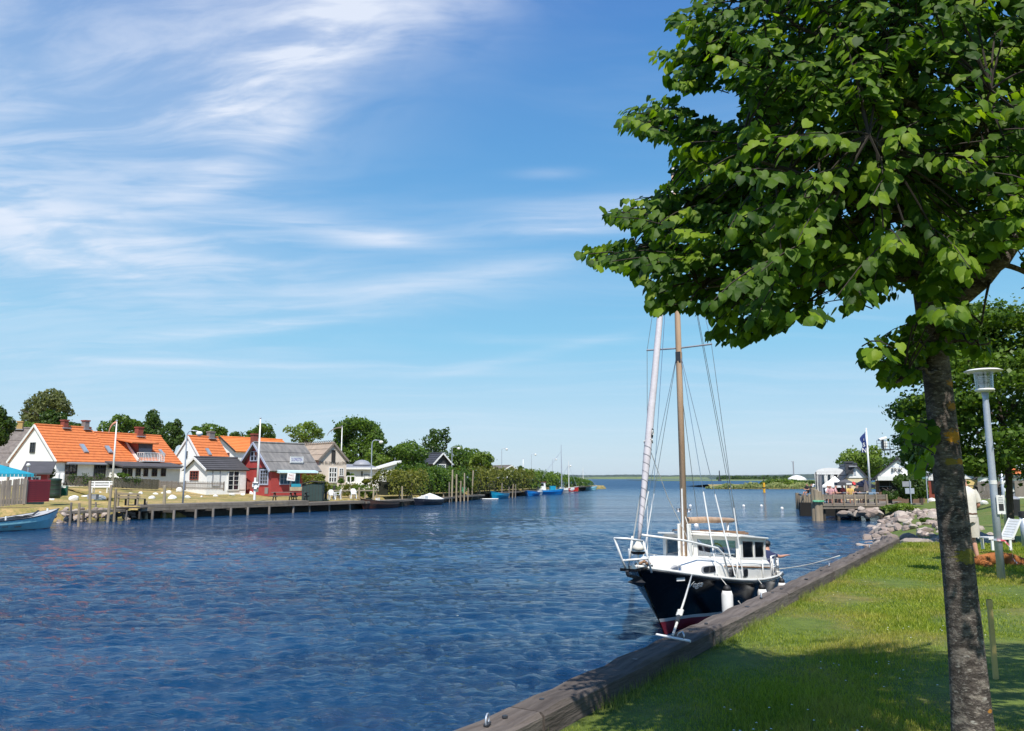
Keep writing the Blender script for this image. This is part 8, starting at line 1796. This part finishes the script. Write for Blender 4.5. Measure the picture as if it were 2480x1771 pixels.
mb = MB(); mb.tube([(2.22, -0.06, 2.05), (2.05, -0.22, 1.75), (2.1, -0.26, 1.5), (2.25, -0.18, 1.32), (2.32, -0.15, 1.5)], 0.009, 6); mb.build('halyard_coil', M['rope'], ya, smooth=True)
# name on the bow
def onhull(a, z): return hullp(a, fz(a, z), -1)
c0_ = onhull(0.58, 0.95); c1_ = onhull(1.0, 0.95); cu_ = onhull(0.78, 1.02); cd_ = onhull(0.78, 0.88)
xd = (c1_-c0_).normalized(); nn = xd.cross((cu_-cd_).normalized()).normalized(); nn = nn if nn.y < 0 else -nn; yd = nn.cross(xd).normalized()

tx = text('Vega', ya, 'lettering', c0_.lerp(c1_, 0.85)+nn*0.06, (0, 0, 0), 0.18, wp_, ext=0.002, align='CENTER'); tx.rotation_euler = Matrix((xd, yd, nn)).transposed().to_euler()
# fenders
def fender(a, zt_, L_, r_, lb):
    f = thing('fender', lb, 'fender', (ya.matrix_basis @ Vector((a, -ip(SA, SW, a)-r_-0.01, 0))), R(90-VPHI), 'white fenders of the black motor sailer')
    mb = MB(); mb.lathe([(r_*0.3, zt_-L_-0.03), (r_*0.8, zt_-L_), (r_, zt_-L_+0.08), (r_, zt_-0.08), (r_*0.75, zt_-0.01)], n=18); mb.build('body', wp_, f, smooth=True)
    mb = MB(); mb.lathe([(r_*0.75, zt_-0.01), (r_*0.6, zt_+0.05), (r_*0.2, zt_+0.09)], n=14); mb.build('end_cap', M['black_rubber'], f, smooth=True); mb = MB(); mb.tube([(0, 0, zt_+0.08), (0, r_+0.03, zt_+0.24)], 0.008, 6); mb.build('lanyard', M['rope'], f)
fender(1.72, 0.78, 0.62, 0.105, 'long white fender hanging nearest to the bow'); fender(3.45, 0.62, 0.36, 0.095, 'second white fender hanging amidships beside the quay'); fender(5.2, 0.55, 0.35, 0.09, 'white fender at the stern quarter')
mb = MB(); W_ = lambda a, y, z: ya.matrix_basis @ Vector((a, y, z)); q_ = [W_(1.85+1.55*k/10, -1.1-0.06, 0.58-0.26*math.sin(math.pi*k/10)**0.8*0.9) for k in range(11)]; mb.tube(q_, 0.010, 6); tag(mb.build('fender_rope', M['rope'], smooth=True), 'slack white rope sagging between the first two fenders', 'rope')
# mooring bar and lines
b0 = G(1590, 1537, 1.18); b1 = G(1672, 1553, 1.18); o = thing('mooring_bar', 'white T shaped iron mooring bar lying across the quay timber', 'mooring bar', (b0+b1)/2, math.atan2((b1-b0).y, (b1-b0).x))
L_ = (b1-b0).length; mb = MB(); mb.tube([(-L_/2, 0, 0), (L_/2, 0, 0)], 0.013, 8); mb.build('cross_bar', wp_, o); mb = MB(); mb.tube([(0.05, 0, 0), (0.06, 0.02, 0.05), (0.10, 0.03, 0.07), (0.14, 0.0, 0.05), (0.14, 0, 0)], 0.009, 8); mb.build('eye', M['steel'], o, smooth=True)
top = W_(1.02, -0.60, 1.10); lo = (b0+b1)/2+Vector((0.0, 0.0, 0.03)); r0 = thing('mooring_line', 'white bow line with black spring leading down to the mooring bar', 'rope', lo)
dv = top-lo; mb = MB(); mb.tube([dv*0.0, dv*0.5+Vector((0, 0, -0.02)), dv], 0.014, 8); mb.build('line', M['rope'], r0, smooth=True)
mb = MB()
for k in range(4): mb.tube([dv*(0.22+0.02*k)+Vector((0.03*math.cos(t_), 0.03*math.sin(t_), 0)) for t_ in [j*0.5236 for j in range(13)]], 0.012, 6)
mb.build('splice', M['rope'], r0, smooth=True); mb = MB(); mb.tube([dv*0.13, dv*0.20], 0.024, 8); mb.build('rubber_snubber', M['black_rubber'], r0)
a_ = W_(6.1, -0.75, 0.72); b_ = Q(10.2, 0.1, 1.17); b_ = G(2034, 1346, 1.17); mb = MB(); mb.tube([a_.lerp(b_, k/8)+Vector((0, 0, -0.05*math.sin(math.pi*k/8))) for k in range(9)], 0.011, 6); tag(mb.build('mooring_line', M['rope'], smooth=True), 'thin white stern line running from the boat to the quay', 'rope')
# crew
def lean_sit(px_dummy, a, y, z, rzl, shirt, hat, lb, arm):
    J = dict(pelvis=(0, 0, 0.42), chest=(0.02, 0.07, 0.80), neck=(0.03, 0.14, 0.95), head=(0.03, 0.19, 1.03), arm_l=[(-0.17, 0.09, 0.86), (-0.26, 0.22, 0.66), (-0.10, 0.42, 0.64)], arm_r=arm,
             leg_l=[(-0.09, 0.03, 0.42), (-0.14, 0.42, 0.43), (-0.13, 0.42, 0.04), (-0.13, 0.55, 0.02)], leg_r=[(0.09, 0.03, 0.42), (0.13, 0.42, 0.43), (0.13, 0.42, 0.04), (0.13, 0.55, 0.02)])
    return human('person', lb, W_(a, y, z), R(90-VPHI)+rzl, J, shirt, M['dark_cloth'], hat=hat, scale=0.86, group='crew in the cockpit of the motor sailer')
lean_sit(0, 5.62, -0.68, 0.34, R(-70), M['navy_cloth'], (M['black_rubber'], 'peak'), 'man in navy shirt and black cap leaning his arm on the stern rail', [(0.17, 0.09, 0.86), (0.36, 0.22, 0.80), (0.52, 0.38, 0.82)])
lean_sit(0, 5.5, -0.25, 0.40, R(-60), M['white_cloth'], (M['shirt_cream'], 'brim'), 'person in pale shirt and beige hat behind the man with the cap', [(0.17, 0.09, 0.86), (0.26, 0.2, 0.66), (0.12, 0.4, 0.66)])
# ------------------------------------------------------------------ foreground lime tree
TX = AT(2353, 1771, 4.72); TB = Vector((TX.x+0.01, 4.72, 1.07))
lime = thing('lime_tree', 'large lime tree with lichen spotted trunk filling the right foreground', 'tree', TB)
m = mat('lime_bark', (0.10, 0.085, 0.075), 0.95); t = NT(m.node_tree); b = t.n['Principled BSDF']; tc = t.new('ShaderNodeTexCoord'); v = tc.outputs['Object']
vv = t.mapping(v, (1, 1, 2.4)); vo = t.new('ShaderNodeTexVoronoi', feature='DISTANCE_TO_EDGE'); t.l.new(t.mapping(v, (1, 1, 2.6)), vo.inputs['Vector']); vo.inputs['Scale'].default_value = 42
n1 = t.noise(vv, 9, 6, 0.65); n2 = t.noise(vv, 34, 5, 0.6); n3 = t.noise(t.mapping(v, (1, 1, 1.6)), 13, 3, 0.5, 0.6)
sx = t.new('ShaderNodeSeparateXYZ'); t.l.new(v, sx.inputs[0])
c = t.mix(t.ramp(n1, 0.35, 0.65), (0.050, 0.041, 0.036, 1), (0.145, 0.120, 0.104, 1))
c = t.mix(t.math('MULTIPLY', t.ramp(n2, 0.52, 0.66), 0.6), c, (0.34, 0.30, 0.26, 1))
c = t.mix(t.ramp(vo.outputs['Distance'], 0.0, 0.06, 0.40, 0.0), c, (0.03, 0.025, 0.022, 1))
lowm = t.ramp(sx.outputs[2], 0.1, 1.3, 0.75, 0.12)
vo2 = t.new('ShaderNodeTexVoronoi'); t.l.new(t.mapping(v, (1, 1, 2.0)), vo2.inputs['Vector']); vo2.inputs['Scale'].default_value = 11
blot = t.math('MULTIPLY', t.ramp(vo2.outputs['Distance'], 0.16, 0.24, 1.0, 0.0), t.ramp(n3, 0.46, 0.58))
c = t.mix(t.math('MULTIPLY', blot, lowm, clamp=True), c, (0.52, 0.49, 0.43, 1))
c = t.mix(t.math('MULTIPLY', t.ramp(n1, 0.5, 0.62), t.math('MULTIPLY', lowm, 0.7)), c, (0.36, 0.31, 0.25, 1))
for (lx, ly, lz, rr_, cl__) in ((-0.005, -0.09, 1.98, 0.062, (0.52, 0.24, 0.02, 1)), (0.025, -0.08, 1.83, 0.036, (0.46, 0.22, 0.02, 1)), (-0.045, -0.08, 1.83, 0.036, (0.25, 0.19, 0.03, 1)), (0.0, -0.09, 2.16, 0.04, (0.40, 0.2, 0.03, 1)), (0.01, -0.1, 1.28, 0.075, (0.20, 0.18, 0.03, 1)), (0.01, -0.1, 2.30, 0.04, (0.4, 0.2, 0.03, 1)), (0.055, -0.1, 0.42, 0.02, (0.45, 0.2, 0.03, 1))):
    sbn = t.new('ShaderNodeVectorMath', operation='SUBTRACT'); t.l.new(v, sbn.inputs[0]); sbn.inputs[1].default_value = (lx, ly, lz)
    ml = t.new('ShaderNodeVectorMath', operation='MULTIPLY'); t.l.new(sbn.outputs[0], ml.inputs[0]); ml.inputs[1].default_value = (1, 0.35, 1.7)
    ln = t.new('ShaderNodeVectorMath', operation='LENGTH'); t.l.new(ml.outputs[0], ln.inputs[0])
    c = t.mix(t.ramp(t.math('ADD', ln.outputs['Value'], t.math('MULTIPLY', t.math('SUBTRACT', n2, 0.5), rr_*2.2)), rr_*0.75, rr_*1.15, 0.9, 0.0), c, cl__)
t.l.new(c, b.inputs['Base Color']); b.inputs['Specular IOR Level'].default_value = 0.2
bn = t.new('ShaderNodeBump'); bn.inputs['Strength'].default_value = 0.75; bn.inputs['Distance'].default_value = 0.009
t.l.new(t.math('ADD', t.math('MULTIPLY', t.ramp(vo.outputs['Distance'], 0, 0.12), 0.45), n2), bn.inputs['Height']); t.l.new(bn.outputs[0], b.inputs['Normal'])
# trunk
zs = [-0.25, -0.05, 0.15, 0.4, 0.7, 1.0, 1.3, 1.6, 1.9, 2.2, 2.5, 2.8, 3.1, 3.4, 3.8, 4.4, 5.2, 6.2]; rr_ = [0.21, 0.150, 0.120, 0.106, 0.097, 0.090, 0.086, 0.084, 0.081, 0.079, 0.078, 0.079, 0.084, 0.082, 0.070, 0.058, 0.045, 0.02]
V = []; n = 40
for z, r_ in zip(np.interp(np.linspace(0, 17, 90), range(18), zs), np.interp(np.linspace(0, 17, 90), range(18), rr_)):
    cx = 0.012*math.sin(z*1.3)-0.022*max(0, z-0.2); 
    V.append([(cx+r_*(1+0.035*math.sin(3*a_+z*1.1)+0.02*math.sin(5*a_-z*2.3))*math.cos(a_), r_*(1+0.035*math.sin(3*a_+z*1.1)+0.02*math.sin(5*a_-z*2.3))*math.sin(a_), z) for a_ in [2*math.pi*k/n for k in range(n+1)]])
mb = MB(); mb.grid(V); trunk_ = mb.build('trunk', M['lime_bark'], lime, smooth=True)
def D(x, y, Y): return AT(x*1.09055, y*1.09055, Y)-TB       # place given in the 2274 px wide view
def bez(a, b_, c, n=10): return [a*(1-u)**2+b_*2*u*(1-u)+c*u*u for u in [k/n for k in range(n+1)]]
limbs = []
def limb(z0, ctrl, end, r0, r1, nm='limb'):
    a = Vector((0, 0, z0)); p = bez(a, ctrl, end, 14); rs = random.Random(int(z0*100+end.x*10)); p = [q+Vector((rs.uniform(-1, 1), rs.uniform(-1, 1), rs.uniform(-1, 1)))*0.015*(0 < i < 14) for i, q in enumerate(p)]
    rad = [r0+(r1-r0)*(k/14)**0.8 for k in range(15)]; mb = MB(); mb.tube(p, rad, 10); mb.build(nm, M['lime_bark'], lime, smooth=True); limbs.append((p, rad))
limb(2.75, D(2180, 640, 4.6), D(2310, 470, 4.5), 0.062, 0.045); limb(3.5, D(2300, 300, 4.4), D(2420, 60, 4.2), 0.04, 0.015)
a_end = D(2310, 470, 4.5); mb = MB()
for p_, q_, r0, r1 in ((D(2200, 585, 4.6), D(2330, 640, 4.8), 0.02, 0.012), (D(2210, 590, 4.6), D(2180, 720, 4.5), 0.011, 0.005), (a_end, D(2480, 380, 4.4), 0.045, 0.03)):
    bz = bez(p_, (p_+q_)/2+Vector((0, 0, 0.08)), q_, 8); mb = MB(); mb.tube(bz, [r0+(r1-r0)*k/8 for k in range(9)], 8); mb.build('limb', M['lime_bark'], lime, smooth=True); limbs.append((bz, [r0]*9))
for z0, c_, e_, r0 in ((3.0, D(1900, 640, 4.7), D(1560, 640, 4.5), 0.034), (3.15, D(1900, 560, 5.0), D(1400, 560, 4.9), 0.034), (3.4, D(1850, 520, 4.6), D(1460, 460, 4.6), 0.030), (3.4, D(1900, 470, 4.0), D(1640, 330, 3.8), 0.03), (3.7, D(1800, 330, 4.8), D(1430, 270, 4.8), 0.028),
                       (3.8, D(1900, 240, 4.5), D(1560, 120, 4.4), 0.028), (4.0, D(1960, 150, 4.2), D(1700, 20, 4.0), 0.026), (4.3, D(2000, 80, 5.0), D(1850, -120, 5.0), 0.026), (3.2, D(2020, 520, 5.6), D(1830, 560, 6.2), 0.026), (3.5, D(2000, 400, 3.9), D(1930, 300, 3.4), 0.026),
                       (3.6, D(2160, 350, 4.0), D(2200, 200, 3.6), 0.028), (3.6, D(2180, 380, 5.4), D(2260, 280, 5.9), 0.026), (2.5, D(2000, 730, 4.7), D(1935, 800, 4.6), 0.013), (2.35, D(2040, 800, 4.5), D(1990, 850, 4.4), 0.010), (2.55, D(2120, 760, 4.7), D(2200, 760, 4.6), 0.012), (2.05, D(2040, 920, 4.6), D(2010, 990, 4.6), 0.008),
                       (3.1, D(1900, 600, 5.2), D(1720, 700, 5.2), 0.022), (4.4, D(2150, 0, 4.6), D(2230, -160, 4.4), 0.03)):
    limb(z0, c_, e_, r0, 0.006)
# silhouette of the crown, measured on the photo
POLY = [(1640, -400), (1570, -60), (1540, 10), (1492, 34), (1486, 62), (1515, 78), (1560, 90), (1500, 108), (1448, 118), (1452, 140), (1490, 152), (1480, 180), (1520, 196), (1600, 190), (1640, 200), (1655, 240), (1640, 275), (1600, 285), (1560, 255), (1500, 225), (1440, 225), (1365, 262), (1372, 285), (1430, 300), (1500, 330), (1490, 370), (1510, 400),
        (1470, 425), (1420, 440), (1362, 432), (1342, 482), (1400, 505), (1440, 530), (1380, 548), (1290, 545), (1278, 558), (1320, 588), (1380, 588), (1420, 625), (1450, 650), (1442, 690), (1500, 682), (1560, 690), (1590, 712), (1562, 735), (1600, 760), (1670, 752), (1740, 725), (1765, 700), (1830, 712), (1870, 690), (1930, 662), (1980, 668), (2000, 640),
        (2040, 640), (2048, 690), (2010, 720), (1960, 735), (1910, 750), (1935, 775), (1905, 805), (1950, 835), (1975, 865), (1990, 850), (2040, 830), (2060, 800), (2130, 790), (2190, 800), (2215, 760), (2180, 720), (2140, 680), (2150, 640), (2200, 560), (2240, 540), (2274, 570), (2300, 650), (2420, 650), (2800, 560), (3000, 200), (2900, -250), (2500, -500), (2000, -560)]
POLY2 = [(1985, 925), (2020, 905), (2065, 890), (2072, 1000), (2060, 1050), (2030, 1045), (2020, 1000), (1990, 950)]
HOLE = [[(2150, 640), (2200, 570), (2280, 545), (2300, 655), (2230, 700), (2180, 720)], [(1800, 690), (1790, 640), (1880, 650), (1860, 690)]]
def inpoly(P_, x, y):
    ins = np.zeros(len(x), bool); n = len(P_)
    for i in range(n):
        x0, y0 = P_[i]; x1, y1 = P_[(i+1) % n]; c = ((y0 > y) != (y1 > y)) & (x < (x1-x0)*(y-y0)/(y1-y0+1e-9)+x0); ins ^= c
    return ins
def proj(P_):
    W_ = P_+np.array(TB); d = W_[:, 1]*CT+(W_[:, 2]-EYE)*ST; v = -W_[:, 1]*ST+(W_[:, 2]-EYE)*CT
    return (1240+FPX*W_[:, 0]/d)/1.09055, (885.5-FPX*v/d)/1.09055
rs = np.random.RandomState(77)
LP = np.array([tuple(q) for p, r_ in limbs for q in p[4:]])
cent = []
N = 6500
px = rs.uniform(1280, 3000, N); py = rs.uniform(-560, 1060, N); k = (inpoly(POLY, px, py) | inpoly(POLY2, px, py))
for h_ in HOLE: k &= ~inpoly(h_, px, py)
k &= (py < 700) | (rs.rand(N) < 0.30); k &= (px < 2330) | (rs.rand(N) < 0.35); k &= (py > -60) | (rs.rand(N) < 0.4)
px, py = px[k], py[k]; Yd = np.clip(4.75+rs.normal(0, 0.85, len(px)), 3.35, 6.4)
Yd = np.where(px < 1640, np.clip(4.8+rs.normal(0, 0.35, len(px)), 4.0, 5.8), Yd); Yd = np.where((px > 1960) & (py > 700), np.clip(4.6+rs.normal(0, 0.2, len(px)), 4.2, 5.2), Yd); Yd = np.where(py < 60, np.minimum(Yd, 5.2), Yd)
lim = 7.95+0.45*np.sin(px*0.011+1)+rs.normal(0, 0.35, len(px))
for it in range(4):                                 # the crown keeps low enough for the sun to reach the lawn behind it
    C_ = np.array([tuple(D(a, b_, y)) for a, b_, y in zip(px, py, Yd)]); far_ = TB.y+C_[:, 1]+C_[:, 2]/math.tan(R(SUN_EL)); Yd = np.where(far_ > lim, np.maximum(3.4, Yd-(far_-lim)*0.7), Yd)
k = (far_ < lim+0.5) | ((px < 2300) & (py > 0)); px, py, Yd = px[k], py[k], Yd[k]
C_ = np.array([tuple(D(a, b_, y)) for a, b_, y in zip(px, py, Yd)]); order = rs.permutation(len(C_))
sel = []                                            # keep sprays apart in layers
for i in order:
    if len(sel) and np.min(np.linalg.norm((C_[sel]-C_[i])*np.array([1, 1, 1.5]), axis=1)) < 0.160: continue
    sel.append(i)
C_ = C_[sel]
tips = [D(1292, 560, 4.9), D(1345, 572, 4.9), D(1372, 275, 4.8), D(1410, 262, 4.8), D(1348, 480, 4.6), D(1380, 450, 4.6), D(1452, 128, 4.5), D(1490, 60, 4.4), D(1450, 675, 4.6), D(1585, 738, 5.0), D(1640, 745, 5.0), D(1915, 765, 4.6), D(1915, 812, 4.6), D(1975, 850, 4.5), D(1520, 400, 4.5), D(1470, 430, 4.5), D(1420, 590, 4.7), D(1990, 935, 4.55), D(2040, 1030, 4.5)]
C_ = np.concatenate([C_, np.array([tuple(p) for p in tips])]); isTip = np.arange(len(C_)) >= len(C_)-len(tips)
LT = np.array([(0, 0, 0), (0, .34, .02), (0, .70, -.02), (0, 1.08, -.14), (-.40, -.10, -.03), (-.53, .26, -.10), (-.36, .68, -.10), (.40, -.10, -.03), (.53, .26, -.10), (.36, .68, -.10), (-.20, -.16, -.02), (.20, -.16, -.02)])
LF = np.array([(0, 1, 5), (0, 5, 4), (0, 4, 10), (1, 2, 6), (1, 6, 5), (2, 3, 6), (0, 8, 1), (0, 7, 8), (0, 11, 7), (1, 9, 2), (1, 8, 9), (2, 9, 3)])
lv_p, lv_m, lv_sun = [], [], []; tw = MB()
def inside3(q):
    x, y = proj(np.array([tuple(q)])); return bool(inpoly(POLY, x, y)[0] or inpoly(POLY2, x, y)[0])
for ci, c in enumerate(C_):
    c = Vector(c); j = int(np.argmin(np.linalg.norm(LP-np.array(c), axis=1)*(1+0.6*(LP[:, 2] > c.z+0.15)))); base = Vector(LP[j])
    out = (c-base); 
    if out.length < 0.05: out = Vector((rs.normal(), rs.normal(), 0))
    hor = Vector((c.x, c.y, 0)); hor = hor.normalized() if hor.length > 0.05 else Vector((1, 0, 0))
    dr = (out.normalized()*0.45+hor*0.75+Vector((rs.normal(0, .22), rs.normal(0, .22), rs.normal(-0.12, .12)))).normalized()
    L_ = 0.36+0.16*rs.rand(); s0 = c-dr*L_*0.5; s1 = c+dr*L_*0.5+Vector((0, 0, -0.05))
    if isTip[ci]: s1 = c; s0 = c-dr*L_*0.9
    mid = base.lerp(s0, 0.5)+Vector((0, 0, 0.05)); path = bez(base, mid, s0, 4); dist = (s0-base).length
    if dist < 0.6 and inside3(path[2]) and inside3(path[3]): tw.tube(path, [0.0065, 0.006, 0.005, 0.0045, 0.004], 4, cap=False)
    ax = [s0.lerp(s1, u)+Vector((0, 0, 0.03*math.sin(u*3.1))) for u in (0, .33, .66, 1)]; na = 1
    while na < 4 and inside3(ax[na]): na += 1
    if na > 1: tw.tube(ax[:na], [0.004, 0.0035, 0.003, 0.002][:na], 4, cap=False)
    sunlit = (1 if isTip[ci] else 0) or (rs.rand() < 0.28+0.25*(c.y < -0.3))  # sprays whose outer leaves take the painted sunlit colour
    nl = int(19+rs.rand()*9); sdv = dr.cross(Vector((0, 0, 1))).normalized()
    for q in range(nl):
        u = (q+0.6)/nl; p = s0.lerp(s1, u); sg = 1 if q % 2 else -1; size = (0.037+0.030*rs.rand())*(0.72+0.45*math.sin(min(1, u*1.15)*math.pi*0.85+0.25))
        tip = (dr*0.42+sdv*sg*(0.62 if u < 0.93 else 0.1)+Vector((0, 0, -0.78))+Vector((rs.normal(0, .22), rs.normal(0, .22), rs.normal(0, .2)))).normalized()
        nrm = (Vector((0, 0, 0.8))+dr*0.35+sdv*sg*0.35+Vector((0, -0.25, 0))+Vector((rs.normal(0, .25), rs.normal(0, .25), rs.normal(0, .25)))); nrm = (nrm-tip*nrm.dot(tip)).normalized(); xx_ = tip.cross(nrm)
        pp = p+sdv*sg*(0.012+0.035*rs.rand())+Vector((0, 0, 0.02*rs.normal()))+Vector((0, 0, 0.004))
        lv_sun.append(bool(sunlit and u > 0.45 and rs.rand() < 0.85)); lv_p.append(tuple(pp)); lv_m.append((tuple(xx_*size), tuple(tip*size), tuple(nrm*size)))
lv_sun = np.array(lv_sun); lv_p = np.array(lv_p); lv_m = np.array(lv_m); qx, qy = proj(lv_p+lv_m[:, 1]*0.5)
def near(P_, x, y):
    k = np.zeros(len(x), bool)
    for dx, dy in ((0, 0), (9, 0), (-9, 0), (0, 9), (0, -9)): k |= inpoly(P_, x+dx, y+dy)
    return k
k = near(POLY, qx, qy) | near(POLY2, qx, qy); k &= (lv_p[:, 2] > 0.5)
for h_ in HOLE: k &= ~(inpoly(h_, qx, qy) & (rs.rand(len(qx)) < 0.9))
lv_p, lv_m, lv_sun, qx, qy = lv_p[k], lv_m[k], lv_sun[k], qx[k], qy[k]
mat('twig_bark', (0.035, 0.026, 0.02), 0.9); tag(tw.build('twig', M['twig_bark'], lime), kind='stuff')
# leaf material: per leaf tint, glossy upper side, light shining through
def leafm(name, A_, B_):
    m = bpy.data.materials.new(name); m.use_nodes = True; t = NT(m.node_tree); t.n.clear()
    geo = t.new('ShaderNodeNewGeometry'); oi = t.new('ShaderNodeObjectInfo'); tc = t.new('ShaderNodeTexCoord')
    f = t.math('FRACT', t.math('ADD', geo.outputs['Random Per Island'], t.math('MULTIPLY', oi.outputs['Random'], 7.3)))
    c = t.mix(f, A_, B_); c = t.mix(t.ramp(f, 0.94, 1.0, 0.0, 0.4), c, (0.22, 0.26, 0.02, 1))
    p = t.new('ShaderNodeBsdfPrincipled'); t.l.new(c, p.inputs['Base Color']); p.inputs['Roughness'].default_value = 0.55; p.inputs['Specular IOR Level'].default_value = 0.22
    tr = t.new('ShaderNodeBsdfTranslucent'); t.l.new(t.mix(1.0, c, (2.2, 2.3, 0.6, 1), 'MULTIPLY'), tr.inputs['Color']); mx = t.new('ShaderNodeMixShader'); mx.inputs[0].default_value = 0.42
    t.l.new(p.outputs[0], mx.inputs[1]); t.l.new(tr.outputs[0], mx.inputs[2]); o_ = t.new('ShaderNodeOutputMaterial'); t.l.new(mx.outputs[0], o_.inputs[0]); return m

m = leafm('lime_leaf', (0.020, 0.055, 0.007, 1), (0.092, 0.165, 0.013, 1)); m_sun = leafm('lime_leaf_sunlit', (0.09, 0.17, 0.012, 1), (0.20, 0.28, 0.02, 1))  # second leaf copy is brighter: sunlight painted into the spray tips
# the 300 leaves that show largest are parts of their own, the rest is one crown
dist = np.linalg.norm(lv_p+np.array(TB)-np.array([0, 0, EYE]), axis=1); siz = np.linalg.norm(lv_m[:, 1], axis=1)/dist; vis = (qx > 0) & (qx < 2274) & (qy > 0) & (qy < 1624)
rank = np.argsort(-(siz*vis)); big = rank[:300]; rest = np.setdiff1d(np.arange(len(lv_p)), big)
me0 = []
for var in range(3):
    me = bpy.data.meshes.new('leaf'); W_l = LT.copy(); W_l[:, 2] += 0.05*np.sin(LT[:, 1]*3+var*2)*np.abs(LT[:, 0])*2; me.from_pydata([tuple(a) for a in W_l], [], [tuple(int(x) for x in f_) for f_ in LF]); me.materials.append(m); me2 = me.copy(); me2.materials.clear(); me2.materials.append(m_sun); me0.append((me, me2))
for q, i in enumerate(big):
    o = link(me0[q % 3][1 if lv_sun[i] else 0], 'leaf', lime); X_, Y__, Z_ = (Vector(a) for a in lv_m[i]); Mx = Matrix((X_, Y__, Z_)).transposed().to_4x4(); Mx.translation = Vector(lv_p[i]); o.matrix_basis = Mx
n = len(rest); wob = 1+0.12*rs.normal(0, 1, (n, 1)); LTw = LT[None, :, :]*np.ones((n, 1, 1)); LTw[:, :, 2] *= (0.4+2.2*rs.rand(n))[:, None]*1.0; LTw[:, :, 0] *= (0.85+0.25*rs.rand(n))[:, None]
V = lv_p[rest][:, None, :]+np.einsum('nvk,nkd->nvd', LTw, lv_m[rest]); F = LF[None]+(np.arange(n)*12)[:, None, None]
o = mesh_np('crown', V.reshape(-1, 3), F.reshape(-1, 3), [m, m_sun], lime, n=3, smooth=False); o.data.polygons.foreach_set('material_index', np.repeat(lv_sun[rest].astype(np.int32), len(LF))); o['kind'] = 'stuff'
print('leaves', len(lv_p), 'sprays', len(C_))
